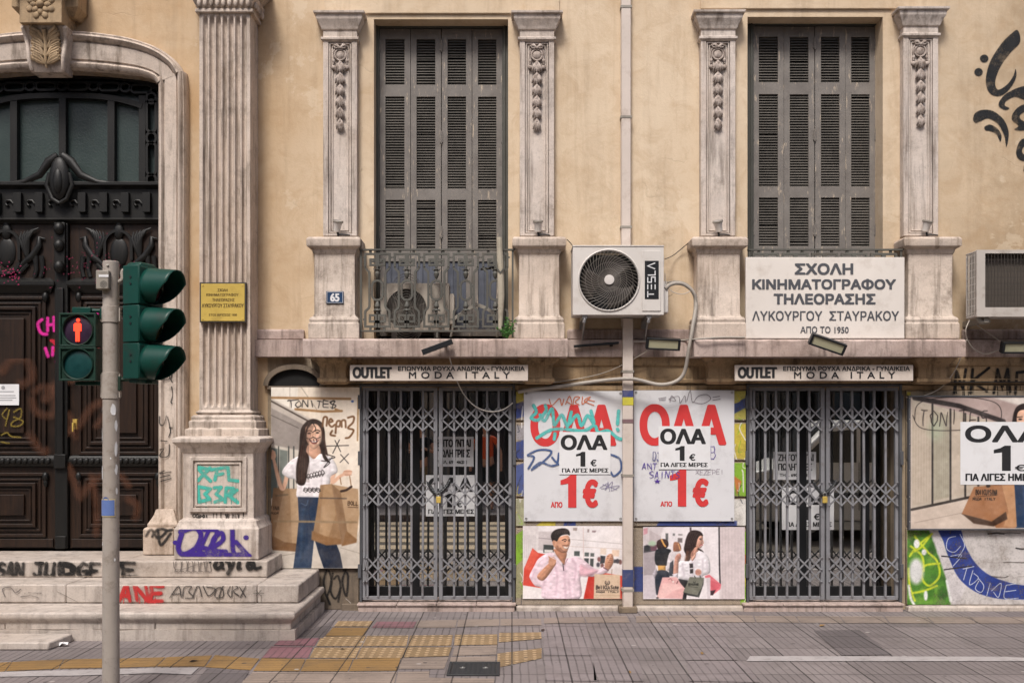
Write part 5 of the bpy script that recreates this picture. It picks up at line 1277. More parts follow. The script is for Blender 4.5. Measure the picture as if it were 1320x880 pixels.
def lampbar(label, p0, p1, wd, y):
    mb = MB(); a, b_ = P(*p0, y), P(*p1, y); mb.ribbon([(a[0], a[2]), (b_[0], b_[2])], wd, y, y+.05); mb.box(b_[0]-.08, b_[0]-.05, y+.05, -.1, b_[2]-.03, b_[2]-.01)
    return tag(mb.build('lamp_bar', M['black'], bevel=.003), label, 'lamp bar')
lampbar('black bar lamp tilted on the edge of the left ledge above the outlet sign', (544, 454), (583, 439.5), .046, -.46)
lampbar('thin black bar lamp on the wall left of the downpipe', (740, 446), (798, 441.5), .022, -.17)
# ---- little spotlights at the feet of the window pilasters
for px, lab in ((435, 'small white spotlight at the foot of the pilaster above the blue number plate'), (693.5, 'small white spotlight at the foot of the pilaster left of the white air conditioner'), (926, 'small white spotlight at the foot of the pilaster left of the school sign window'), (1194.5, 'small white spotlight at the foot of the rightmost window pilaster')):
    y = -.17; S_ = thing('spotlight', lab, 'spotlight', P(px, 303, y), 'small spotlights on the pedestals')
    c = Vector(P(px, 291, y)); tl = .18 if px != 693.5 else 0.0
    if px == 926: tl = -.22
    d = Vector((math.sin(tl), -.25, math.cos(tl))).normalized(); e = Matrix.Rotation(0, 4, 'X')
    qq = d.to_track_quat('Z', 'Y').to_matrix().to_4x4()
    mb = MB(); mb.lathe((0, 0, 0), [(.02, -.055), (.03, -.05), (.034, 0), (.042, .025), (.044, .045), (.038, .046), (.03, .02)], 'Z', 20, caps=True); mb.v = [tuple(c+qq @ Vector(v)) for v in mb.v]; mb.build('lamp_body', M['ac'], S_, smooth=40)
    mb = MB(); mb.lathe((0, 0, 0), [(.046, .03), (.049, .036), (.046, .048)], 'Z', 20); mb.v = [tuple(c+qq @ Vector(v)) for v in mb.v]; mb.build('rim', M['pole_dark'], S_, smooth=40)
    mb = MB(); zb_ = Z(304, y)-.0; mb.tube([c+Vector((.0, .0, -.05)), c+Vector((.006, .01, -.085)), (c.x+.006, c.y+.01, zb_)], .010, 6); mb.tube(catmull([(c.x+.006, c.y+.01, zb_+.012), (c.x+.05, c.y+.0, zb_+.012), (c.x+.11, c.y+.02, zb_+.008)]), .006, 6); mb.build('stand', M['black'], S_)
# ---- rolled awning pole leaning by the railing
mb = MB(); y = -.24; mb.tube([P(645, 424, y), P(646, 380, y), P(645, 345, y), P(643.5, 306, y)], [.018, .03, .030, .026], 10); RP = thing('awning_pole', 'grubby cream pole standing at the right end of the left balcony railing', 'pole', P(645, 430, y)); mb.build('pole', paint('pole_cream', (.36, .32, .25), .7, .15, (.08, .06, .05), .6), RP)
mb = MB(); mb.ribbon([(X(640, y), Z(338, y)), (X(640.5, y), Z(346, y)), (X(645, y), Z(352, y)), (X(650, y), Z(346, y)), (X(650.5, y), Z(338, y))], .012, y-.035, y-.02); mb.tube([P(645, 344, -.19), P(620, 347, -.1)], .012, 6); mb.build('holder', M['iron'], RP)
mb = MB(); y = -.05; mb.ribbon([(X(584, y), Z(412, y)), (X(603, y), Z(399, y)), (X(614, y), Z(392.5, y)), (X(628, y), Z(398, y)), (X(640, y), Z(407, y))], .03, y-.03, y+.0); mb.tube([P(586, 410, -.05), P(581, 434, -.05)], .012, 6); mb.tube([P(638, 406, -.05), P(641, 434, -.05)], .012, 6)
tag(mb.build('metal_stand', M['pole_dark'], smooth=30), 'bent metal stand on the balcony floor right of the old air conditioner', 'stand')
# ---- weed on the ledge
def weed():
    r = random.Random(5); T = thing('weed', 'small green weed growing on the ledge beside the pedestal left of the white air conditioner', 'plant', P(654, 436, -.28))
    mb = MB(); st = MB(); b0 = Vector(P(654, 436.5, -.27))
    for k in range(15):
        tip = b0+Vector((r.uniform(-.075, .085), r.uniform(-.05, .08), r.uniform(.05, .20))); st.tube([b0, b0.lerp(tip, .5)+Vector((0, 0, .02)), tip], .0025, 4)
        for i in range(9):
            p = b0.lerp(tip, r.uniform(.3, 1.05)); d = Vector((r.uniform(-1, 1), r.uniform(-1, .4), r.uniform(-.3, .8))).normalized()*r.uniform(.018, .036); s_ = d.cross(Vector((r.uniform(-1, 1), 1, r.uniform(-1, 1)))).normalized()*.009
            mb.add([p, p+d*.5+s_, p+d, p+d*.5-s_], [(0, 1, 2, 3)])
    mb.build('leaves', M['leaf'], T, smooth=0, fix=False); st.build('stems', M['leaf'], T)
weed()
# ---- chains and padlocks
def padlock(dx, side):
    y = -.075; PL = thing('padlock', 'brass padlock on a dark chain closing the %s folding grille' % side, 'padlock', P(565+dx, 648, y), 'padlocks on the grilles')
    mb = MB(); mb.box(X(562.3+dx, y), X(568.3+dx, y), y-.012, y+.012, Z(648, y), Z(639.5, y)); mb.build('body', M['brass'], PL, bevel=.004)
    mb = MB(); mb.tube([P(563.4+dx, 640, y), P(563.4+dx, 635.5, y), P(565.3+dx, 633.5, y), P(567.2+dx, 635.5, y), P(567.2+dx, 640, y)], .005, 8); mb.build('shackle', M['steel'], PL)
    path = catmull([P(551+dx, 622, -.05), P(556+dx, 630, -.06), P(562+dx, 636, -.068), P(569+dx, 633, -.068), P(575+dx, 627, -.06), P(579+dx, 620, -.05)], 5)
    mb = MB()
    for i in range(len(path)-1):
        p, q2 = Vector(path[i]), Vector(path[i+1]); d = (q2-p).normalized(); s_ = d.cross(Vector((0, 1, 0))) if i % 2 else Vector((0, 1, 0)); ctr = (p+q2)/2
        mb.tube([ctr+d*.022*math.cos(t)+s_*.011*math.sin(t) for t in np.linspace(0, 2*math.pi, 13)], .0042, 5, False)
    mb.build('chain', M['steel'] if 0 else paint('dark_chain', (.07, .072, .075), .45, .2, metal=.6), PL, smooth=60)
padlock(0, 'left'); padlock(GX, 'right')

# ---- signs
S1 = thing('school_sign', 'large white school sign with grey Greek capitals standing on the right ledge before the window', 'sign', P(1063, 436, -.25))
y = -.25; mb = MB(); mb.pbox(961.5, 331.5, 1166, 436, y, y+.035); mb.build('panel', M['sign_white'], S1, bevel=.003)
mb = MB()
for px in (975, 1150): mb.tube([P(px, 345, y+.03), P(px, 345, -.19)], .012, 6)
mb.build('fixing', M['iron'], S1)
y -= .0035
lettering([('ΣΧΟΛΗ', (1024.3, 339.3, 1100, 354)), ('ΚΙΝΗΜΑΤΟΓΡΑΦΟΥ', (969.5, 359.5, 1155, 373.3)), ('ΤΗΛΕΟΡΑΣΗΣ', (997.3, 378.3, 1128.7, 392.3))], y, M['sign_ink'], S1, bold=.06)
lettering([('ΛΥΚΟΥΡΓΟΥ  ΣΤΑΥΡΑΚΟΥ', (969.5, 400.7, 1159, 413.3)), ('ΑΠΟ ΤΟ 1950', (1031.7, 420.7, 1094, 429.3))], y, M['sign_ink'], S1, bold=.025)
for dx, lab in ((0, 'left'), (496.5, 'right')):
    y = -.27; S_ = thing('outlet_sign', 'long pale outlet sign with black letters above the %s folding grille' % lab, 'sign', P(565+dx, 490, y), 'outlet signs above the shopfronts')
    mb = MB(); mb.pbox(451+dx, 470.3, 680.7+dx, 490.6, y, y+.03); mb.build('panel', M['outlet_white'], S_, bevel=.002)
    mb = MB(); 
    for px in (458+dx, 672+dx): mb.tube([P(px, 480, y+.02), P(px, 480, -.03)], .012, 6)
    mb.build('fixing', M['iron'], S_)
    yy = y-.003
    lettering([('OUTLET', (454.3+dx, 472.6, 505.3+dx, 487.4), dict(bold=.07)), ('ΕΠΩΝΥΜΑ ΡΟΥΧΑ ΑΝΔΡΙΚΑ - ΓΥΝΑΙΚΕΙΑ', (513+dx, 472, 676.4+dx, 477.8), dict(bold=.045)), ('MODA ITALY', (527+dx, 479, 657.5+dx, 487.6), dict(spacing=1.75, bold=.03))], yy, M['ink'], S_)
y = -.2; S3 = thing('number_plate', 'small blue house number plate on the leftmost pedestal', 'number plate', P(431.5, 391, y-.01))
mb = MB(); mb.pbox(420.4, 375.4, 442.8, 391, y-.012, y-.001); mb.build('plate', M['blue_enamel'], S3, bevel=.002)
mb = MB(); yy = y-.0135; q4 = [(X(a, yy), Z(b_, yy)) for a, b_ in ((421.5, 390), (441.7, 390), (441.7, 376.4), (421.5, 376.4))]; mb.ribbon(q4, .0028, yy, yy+.001, True); mb.build('border', M['paper'], S3, smooth=0)
lettering([('65', (425.6, 378, 437.6, 388.6), dict(bold=.06))], yy, M['paper'], S3)
y = -.315; S4 = thing('brass_plaque', 'yellow brass plaque with dark Greek lettering on the fluted pilaster', 'plaque', P(287, 415, y))
mb = MB(); mb.pbox(257.2, 363.8, 317, 415.4, y, -.276); mb.build('backing', paint('plaque_edge', (.06, .05, .04), .5), S4, bevel=.003)
mb = MB(); mb.pbox(259, 365.6, 315.2, 413.6, y-.004, y-.0005); mb.build('plate', M['brass'], S4, bevel=.001)
lettering([('ΣΧΟΛΗ', (280.5, 372, 293.5, 375.8)), ('ΚΙΝΗΜΑΤΟΓΡΑΦΟΥ', (266, 378, 307.5, 381.8)), ('ΤΗΛΕΟΡΑΣΗΣ', (273.5, 384.6, 302.5, 388.6)), ('ΛΥΚΟΥΡΓΟΥ ΣΤΑΥΡΑΚΟΥ', (260.2, 391.2, 314.2, 396.4)), ('ΕΤΟΣ ΙΔΡΥΣΕΩΣ 1950', (269.5, 404.2, 305.5, 407.2))], y-.0055, paint('plaque_ink', (.05, .03, .01), .5), S4, bold=.03)
mb = MB()
for a in (261.5, 312.7):
    for b_ in (368, 411): mb.lathe(P(a, b_, y-.004), [(.008, 0), (.006, -.004), (0, -.005)], n=10)
mb.build('screw', M['brass'], S4)
y = YD-.032; S5 = thing('paper_notice', 'small white printed notice taped to the dark door', 'notice', P(0, 522, y))
mb = MB(); mb.pbox(-16, 495, 24.5, 522, y, y+.002); mb.build('sheet', M['paper'], S5, smooth=0)
mb = MB()
for py, a, b_ in ((504, -8, 18), (509, -12, 20), (512, -12, 21), (515, -12, 16)):
    mb.pbox(a, py, b_, py+1.1, y-.0012, y-.0006)
mb.lathe(P(4, 499.5, y-.0015), [(.018, 0), (0, -.0005)], n=14); mb.build('print_lines', paint('notice_grey', (.3, .3, .31), .6), S5, smooth=0)

# ---- litter
r = random.Random(21)
mb = MB(); c0 = Vector(G(82, 831, .01)); pts = [(c0.x+.05*math.cos(a)*r.uniform(.6, 1.2), c0.y+.03*math.sin(a)*r.uniform(.6, 1.2), .006+r.uniform(0, .03)) for a in np.linspace(0, 2*math.pi, 9)[:-1]]
mb.add(pts+[(c0.x, c0.y, .035)], [(i, (i+1) % 8, 8) for i in range(8)]); tag(mb.build('crumpled_paper', M['paper'], smooth=0), 'crumpled scrap of paper beside the loose marble slab', 'litter')
for i, (px, py) in enumerate(((812, 866), (440, 836), (1060, 806), (250, 852), (905, 842), (700, 812))):
    mb = MB(); g = Vector(G(px, py, .006)); a = r.uniform(0, 3); L_ = r.uniform(.025, .04); d = Vector((math.cos(a), math.sin(a), 0))*L_; n_ = Vector((-d.y, d.x, 0))*.42
    mb.add([g-d, g-d*.2+n_+Vector((0, 0, .010)), g+d+Vector((0, 0, .008)), g-d*.2-n_+Vector((0, 0, .004))], [(0, 1, 2), (0, 2, 3)])
    tag(mb.build('dry_leaf', M['door_wood'] if i % 2 else M['pv_yellow'], smooth=0, fix=False), 'tiny dry leaf fallen on the pavement', 'leaf', 'dry leaves on the pavement')

# ================================================================ printed posters
def one(px0, py0, px1, py1, y, wd=.52):          # a bold figure 1 with its flag
    x0, x1, z0, z1 = X(px0, y), X(px1, y), Z(py1, y), Z(py0, y); w_ = x1-x0; h_ = z1-z0
    pts = [(x1-w_*wd, z0), (x1, z0), (x1, z1), (x1-w_*.36, z1), (x1-w_*.62, z1-h_*.10), (x0, z1-h_*.17), (x0, z1-h_*.31), (x1-w_*wd, z1-h_*.27)]
    mb = MB(); mb.add([(x, y, z) for x, z in pts], [range(len(pts))]); return mb
def board(name_label, cat, rect, y, mat, th=.006, group=None, kind='poster'):
    T = thing(kind, name_label, cat, P((rect[0]+rect[2])/2, rect[3], y), group)
    mb = MB(); mb.pbox(*rect, y, y+th); mb.build('backing', mat, T, smooth=0); return T
def wavy(rect, y, amp, T, name, mat, seed):       # vinyl sheet with soft buckles
    r = random.Random(seed); ph = [r.uniform(0, 6) for _ in range(6)]
    x0, x1, z0, z1 = X(rect[0], y), X(rect[2], y), Z(rect[3], y), Z(rect[1], y)
    def f(u, v):
        e = min(1, 6*min(u, 1-u, v, 1-v))
        return (x0+(x1-x0)*u, y-amp*e*(.5+.5*math.sin(5*u+2*math.sin(4*v+ph[0])+ph[1])*math.sin(6*v+ph[2]))-.0005, z0+(z1-z0)*v)
    mb = MB(); mb.grid(f, 30, 40); return mb.build(name, mat, T, smooth=180, fix=False)
SK, SKD = (221, 178, 152), (180, 132, 108)

# ---- the smiling woman with paper bags
def woman_poster():
    y = -.05; rect = (349.5, 499, 463.5, 732)
    T = board('tall poster of a smiling long haired woman in a white t-shirt holding paper shopping bags', 'poster', rect, y, M['gate_edge'], .045)
    c = Canvas(*rect, k=2.6, col=(224, 211, 194), off=(330, 480), sc=2.75); c.vol = 5.0
    L = lambda *a, **k: c.line(*a, **k); F = lambda *a, **k: c.fill(*a, **k)
    F([(52, 52), (150, 52), (130, 300), (52, 300)], (232, 224, 212), smooth=False)
    F([(52, 120), (196, 196), (150, 300), (52, 250)], (150, 141, 135), 3, smooth=False)
    F([(52, 90), (200, 168), (200, 196), (52, 124)], (192, 182, 172), 2, smooth=False)
    L([(52, 100), (210, 185)], 2.2, (84, 74, 68)); L([(52, 150), (150, 196)], 1.2, (100, 92, 86)); L([(120, 52), (120, 125)], 1, (190, 178, 165)); L([(160, 52), (215, 130)], 1.2, (170, 158, 142))
    F([(52, 255), (152, 275), (152, 440), (52, 470)], (206, 198, 186), 2, smooth=False)
    F([(52, 265), (76, 270), (76, 440), (52, 445)], (92, 104, 102), 1.5, smooth=False); F([(84, 272), (112, 277), (112, 430), (84, 436)], (118, 126, 120), 1.5, smooth=False)
    for x in (80, 116, 134): L([(x, 262), (x, 450)], 1.6, (70, 72, 70))
    F([(52, 560), (368, 560), (368, 692), (52, 692)], (196, 186, 174), 6, smooth=False); L([(52, 655), (140, 640)], 1, (150, 140, 128)); L([(300, 620), (368, 640)], 1, (165, 155, 142))
    F([(240, 150), (368, 120), (368, 560), (300, 560)], (229, 216, 200), 14, smooth=False)
    # tape marks
    for a in ([(56, 89), (334, 93)], [(140, 130), (236, 138), (304, 136)]): L(a, 3.0, (158, 122, 82), .8, smooth=False)
    F([(278, 124), (308, 136), (280, 140)], (158, 122, 82), smooth=False); L([(362, 90), (360, 240)], 2, (168, 135, 95))
    # left bag behind
    F([(62, 408), (152, 412), (152, 600), (148, 634), (60, 628), (44, 590)], (158, 128, 98), 1, smooth=False); F([(62, 408), (100, 410), (60, 600), (44, 590)], (136, 106, 78), 1, smooth=False); F([(120, 412), (152, 412), (150, 634), (128, 620)], (178, 148, 116), 1, smooth=False)
    F([(44, 570), (100, 600), (150, 606), (148, 634), (60, 628), (42, 594)], (118, 84, 54), 1.5, smooth=False)
    # hair behind
    F([(184, 170), (206, 164), (232, 176), (243, 205), (246, 250), (255, 300), (236, 300), (170, 300), (178, 360), (160, 396), (142, 390), (140, 340), (152, 280), (156, 220), (164, 190)], (44, 32, 28), .8)
    # arms
    L([(112, 352), (98, 408), (84, 396), (64, 312), (60, 296)], [5.5, 5.2, 4.8, 3.8, 3.2], SK, .6); c.ell(60, 294, 11, 15, SK); L([(54, 284), (52, 300)], 1.5, SKD); L([(66, 282), (58, 276)], 2.2, SK)
    L([(98, 410), (72, 330)], 1.5, SKD, 1, .6)
    L([(278, 350), (270, 388), (300, 366), (324, 356)], [6, 5, 4, 3.2], SK, .6); c.ell(324, 355, 17, 11, SK, rot=-.2); L([(312, 350), (340, 350)], 1, SKD); L([(316, 362), (338, 362)], 1, SKD)
    # neck, face
    F([(186, 255), (222, 255), (230, 300), (205, 312), (176, 298)], (206, 160, 135), .8); 
    F([(176, 196), (190, 184), (214, 183), (231, 196), (233, 226), (226, 252), (206, 271), (188, 256), (176, 228)], SK, .8)
    F([(215, 190), (233, 200), (232, 232), (222, 256), (214, 240)], (232, 194, 168), 3)
    F([(170, 230), (186, 178), (206, 172), (184, 200), (178, 240), (176, 292), (160, 300)], (40, 28, 25), .8); F([(206, 172), (236, 182), (242, 240), (248, 296), (234, 290), (234, 226), (228, 196)], (46, 33, 28), .8)
    for a in ((180, 209, 196, 207), (210, 207, 226, 208)): L([(a[0], a[1]), ((a[0]+a[2])/2, a[1]-4), (a[2], a[3])], 1.1, (60, 42, 36)); c.ell((a[0]+a[2])/2, a[1]+6, 6, 3, (52, 36, 32), .6)
    L([(203, 214), (200, 228), (206, 231)], .9, SKD); F([(188, 238), (204, 242), (222, 237), (214, 251), (200, 252)], (150, 66, 62), .6); F([(191, 240), (204, 243), (219, 239), (212, 247), (200, 247)], (240, 232, 224), .5)
    for a in ([(178, 232), (190, 234), (204, 228)], [(206, 230), (216, 234), (228, 228)], [(190, 236), (196, 244)], [(204, 236), (206, 244)], [(214, 236), (215, 243)], [(202, 180), (212, 200), (200, 212)]): L(a, 1.0, (28, 22, 22), .4)
    # t-shirt
    F([(180, 288), (205, 306), (228, 288), (262, 298), (282, 322), (288, 352), (264, 368), (262, 392), (240, 444), (150, 444), (146, 402), (140, 380), (112, 372), (92, 352), (118, 316), (150, 296)], (238, 232, 234), .7)
    for a in ([(150, 330), (160, 390), (152, 440)], [(236, 330), (232, 390), (236, 440)], [(262, 330), (262, 366)], [(128, 330), (140, 372)], [(190, 400), (200, 440)]): L(a, 2.6, (208, 200, 204), 3, .7)
    F([(166, 270), (188, 300), (182, 350), (172, 396), (146, 392), (142, 340), (152, 290)], (48, 34, 30), .8); F([(232, 270), (246, 292), (262, 318), (246, 312), (236, 296)], (46, 33, 28), .8)
    for i in range(5): L([(160+5*i, 290), (152+6*i, 340), (150+5*i, 392)], .6, (82, 60, 50), .5, .6)
    for i in range(14):
        x0_ = 166+i*1.6; L([(x0_+18, 176+i), (x0_-4+i*.4, 250), (x0_-16+i*1.4, 330), (x0_-18+i*1.5, 388)], .5, (92, 66, 54) if i % 3 else (28, 20, 18), .6, .55)
    for i in range(6): L([(226+2*i, 182), (240+i, 240), (246+2*i, 296)], .5, (88, 62, 52), .6, .5)
    F([(184, 222), (194, 220), (196, 236), (186, 236)], (236, 170, 150), 3, .35); F([(214, 220), (228, 218), (226, 234), (214, 236)], (236, 170, 150), 3, .35)
    # jeans
    F([(148, 440), (238, 442), (236, 480), (214, 560), (206, 590), (196, 692), (132, 692), (144, 600), (152, 520)], (38, 54, 78), .7, smooth=False); F([(206, 585), (240, 590), (285, 606), (298, 640), (308, 692), (240, 692), (222, 640)], (28, 40, 60), .7, smooth=False)
    L([(150, 446), (236, 448)], 1.6, (28, 42, 66)); L([(192, 450), (188, 500), (206, 560)], 1, (26, 38, 60)); L([(160, 462), (178, 470), (184, 452)], .8, (88, 108, 136)); F([(160, 480), (178, 480), (168, 660), (150, 680)], (56, 76, 102), 5, .6)
    # bags in front
    F([(228, 398), (270, 394), (290, 500), (302, 606), (250, 610), (198, 590), (214, 500)], (150, 118, 86), .8, smooth=False); F([(240, 398), (268, 396), (284, 500), (250, 606), (222, 598)], (170, 138, 104), 2, smooth=False)
    F([(270, 396), (362, 412), (366, 500), (356, 600), (304, 614), (290, 520)], (176, 146, 114), .8, smooth=False); F([(270, 396), (300, 420), (330, 600), (304, 614), (288, 510)], (138, 108, 80), 1.2, smooth=False); F([(320, 560), (358, 590), (356, 602), (306, 614)], (132, 96, 62), 1.5, smooth=False)
    F([(198, 560), (250, 580), (302, 590), (302, 608), (250, 612), (196, 592)], (136, 100, 66), 2, smooth=False)
    L([(298, 372), (302, 396)], 1.1, (140, 100, 66)); L([(332, 366), (338, 404)], 1.1, (140, 100, 66))
    # tape and marker pen
    L([(64, 526), (356, 530)], 2.8, (142, 120, 92), .8, .85); L([(72, 436), (112, 432)], 2.4, (110, 92, 74), 1, .8); L([(228, 444), (320, 446)], 1.8, (84, 70, 62), .8, .8); L([(302, 420), (320, 416), (338, 404)], 3, (56, 40, 34), .8)
    K = (30, 26, 26)
    scrawl(c, 'TONITES', 116, 100, 282, 124, 1.1, K, .5, 1, 1, seed=4); L([(112, 100), (150, 96)], 1.1, K); L([(262, 104), (278, 100), (272, 118), (270, 128)], 1.1, K)
    br = (112, 78, 50)
    for a in ([(236, 190), (240, 160), (252, 160), (250, 188)], [(262, 176), (272, 172), (264, 164), (258, 180), (268, 192), (280, 184)], [(282, 214), (286, 176), (298, 172), (296, 190), (286, 190)], [(304, 192), (304, 172), (316, 170), (318, 194)], [(326, 160), (346, 156), (344, 176), (326, 196), (346, 204), (332, 228), (318, 232)], [(270, 206), (264, 220), (280, 224)]): L(a, 2.4, br, .8)
    for a in ([(250, 260), (328, 258)], [(280, 240), (300, 280)], [(296, 238), (272, 286)], [(300, 290), (328, 322)], [(328, 288), (298, 318)], [(232, 312), (262, 318), (240, 336), (270, 300)], [(254, 290), (280, 300), (258, 306)]): L(a, 1.0, K, .4)
    for i in range(6): L([(180+10*i, 372-2*i), (184+10*i, 360-3*i), (192+10*i, 364-2*i), (186+10*i, 376-2*i), (180+11*i, 370-2*i), (194+10*i, 372-3*i)], .75, K, .4)
    for i in range(4): L([(168+15*i, 420), (172+14*i, 408), (182+15*i, 414), (176+15*i, 424), (170+15*i, 412), (184+15*i, 420)], .8, K, .4)
    scrawl(c, 'BOLL', 326, 456, 362, 470, .9, (60, 42, 30)); L([(326, 476), (362, 478)], .7, (60, 42, 30)); scrawl(c, 'TINA', 50, 474, 82, 486, .8, (60, 42, 30)); scrawl(c, 'MODA', 52, 494, 80, 501, .7, (60, 42, 30))
    c.ell(342, 102, 5, 4, (60, 90, 150))
    for x in range(1, 7): L([(52+45*x, 54), (52+45*x, 690)], .5, (150, 138, 126), 1.5, .12, smooth=False)
    c.blur(.35); c.blotch(5, 30); c.blotch(4, 8, 7); c.grain(3.5)
    c.mesh('picture', y-.001, M['print'], T)
woman_poster()

# ---- the two big price posters and the sheets pasted on them
def price_poster(rect, off, lab, red, ones, euro, apo, sheet, stxt, graf):
    y = -.058; T = board('white price poster with huge red letters, %s' % lab, 'poster', rect, y, M['vinyl'], .016, 'white price posters')
    wavy(rect, y-.001, .0035, T, 'sheet', M['vinyl'], int(rect[0])); yl = y-.0062
    lettering([('ΟΛΑ', red, dict(bold=.05, spacing=1.0))], yl, M['red'], T)
    mb = one(*ones, yl); mb.build('figure_one', M['red'], T, smooth=0, fix=False)
    lettering([('€', euro, dict(bold=.06)), ('ΑΠΟ', apo, dict(bold=.05))], yl, M['red'], T)
    mb = MB()
    for a in (rect[0]+3, rect[2]-3):
        for b_ in (rect[1]+3, rect[3]-3): mb.lathe(P(a, b_, y-.002), [(.012, .001), (.010, -.003), (.005, -.003), (.005, .0)], n=12)
    mb.build('eyelets', M['steel'], T)
    c = Canvas(rect[0]-3, rect[1]-3, rect[2]+3, rect[3], k=2.0, off=(660, 480), sc=2.75); graf(c); c.mesh('graffiti', yl-.0015, M['spray'], T)
    ys = yl-.004; S_ = board('white sheet with black offer text pasted on the price poster %s' % lab, 'sheet', sheet, ys, M['paper'], .0015, 'white sheets pasted on the price posters', 'paper_sheet')
    lettering([('ΟΛΑ', stxt[0], dict(bold=.07)), ('€', stxt[2], dict(bold=.05)), ('ΓΙΑ ΛΙΓΕΣ ΜΕΡΕΣ', stxt[3], dict(bold=.07))], ys-.001, M['ink'], S_)
    one(*stxt[1], ys-.001).build('figure_one', M['ink'], S_, smooth=0, fix=False)
def graf1(c):
    o = (196, 106, 62)
    for a in ([(132, 94), (142, 116), (168, 92), (176, 116), (184, 94)], [(190, 112), (204, 84), (212, 112), (196, 104)], [(216, 116), (222, 88), (240, 88), (224, 104), (238, 114)], [(250, 86), (250, 112), (278, 86), (256, 100), (290, 116)], [(270, 96), (292, 102)]): c.line(a, 1.2, o, .6)
    t = (88, 184, 178)
    for a in ([(76, 116), (86, 140), (68, 160), (92, 168), (120, 136), (118, 116)], [(100, 150), (116, 170), (142, 128), (150, 186), (176, 150), (196, 190), (210, 140)], [(88, 232), (150, 200), (250, 206), (292, 188), (306, 212), (340, 206), (372, 230), (388, 236)], [(206, 180), (232, 150), (246, 188), (268, 152), (290, 180), (280, 136)], [(378, 136), (374, 182)], [(374, 200), (376, 204)], [(150, 236), (152, 216)]): c.line(a, 4.2, t, 1.2)
    bl = (66, 88, 132)
    for a in ([(58, 340), (78, 300), (56, 292), (96, 274), (140, 280), (110, 316), (70, 344), (100, 318), (138, 330), (165, 324)], [(350, 290), (382, 306), (386, 344), (362, 366), (350, 352)], [(142, 300), (160, 318), (166, 286)]): c.line(a, 2.6, bl, .9)
    g = (128, 122, 150)
    for a in ([(312, 408), (340, 392), (330, 416), (356, 386), (352, 418), (380, 400), (316, 412)], [(322, 396), (372, 414)], [(340, 386), (346, 420)]): c.line(a, .7, g, .5)
def graf2(c):
    g = (120, 112, 118)
    for a in ([(520, 92), (545, 88)], [(522, 98), (544, 96)], [(560, 104), (566, 82), (580, 100), (556, 94), (590, 84), (596, 108), (612, 82), (616, 104)], [(620, 100), (632, 64), (640, 106), (660, 84), (690, 78), (704, 94), (676, 110), (640, 104)], [(712, 88), (736, 84)], [(712, 98), (738, 94)]): c.line(a, .8, g, .5)
    p = (92, 76, 150)
    scrawl(c, 'ANT', 462, 322, 512, 342, 1.0, p, .5); scrawl(c, 'SAINTS', 488, 350, 594, 374, 1.0, p, .5); scrawl(c, 'DJ', 500, 282, 524, 312, 1.0, (84, 84, 140), .5); scrawl(c, 'B', 704, 262, 722, 306, .9, p, .5); scrawl(c, 'XEZEPEI', 652, 344, 750, 360, .7, (160, 152, 160), .5)
    st = [(515+13*(1 if i % 2 == 0 else .45)*math.sin(i*math.pi/5), 385-10*(1 if i % 2 == 0 else .45)*math.cos(i*math.pi/5)) for i in range(10)]; c.fill(st, (72, 40, 140), smooth=False)
price_poster((675.3, 503.8, 803, 671.3), 0, 'crossed by a turquoise scribble', (683.6, 520.7, 794.5, 575), (722.5, 611.6, 743, 653.8), (751, 617.5, 771, 653.8), (710, 646.5, 725, 653.8),
             (721, 556.5, 787, 611), ((722.8, 560, 783, 580), (742.5, 582, 754.5, 601), (761, 592, 769, 600.7), (724.4, 603.2, 784.4, 608.7)), graf1)
price_poster((817, 502.8, 946.5, 671.3), 0, 'with a small purple star', (824.4, 520.7, 936.4, 574), (863.6, 604.4, 884.7, 652.4), (892.7, 616.4, 913.5, 652.6), (851.3, 645.8, 866.5, 652.4),
             (849, 549, 916, 604.5), ((851, 552, 910, 572.5), (870.5, 574.5, 882.5, 593.5), (888.4, 584.7, 896.4, 593.5), (851.6, 596, 912.4, 601.5)), graf2)

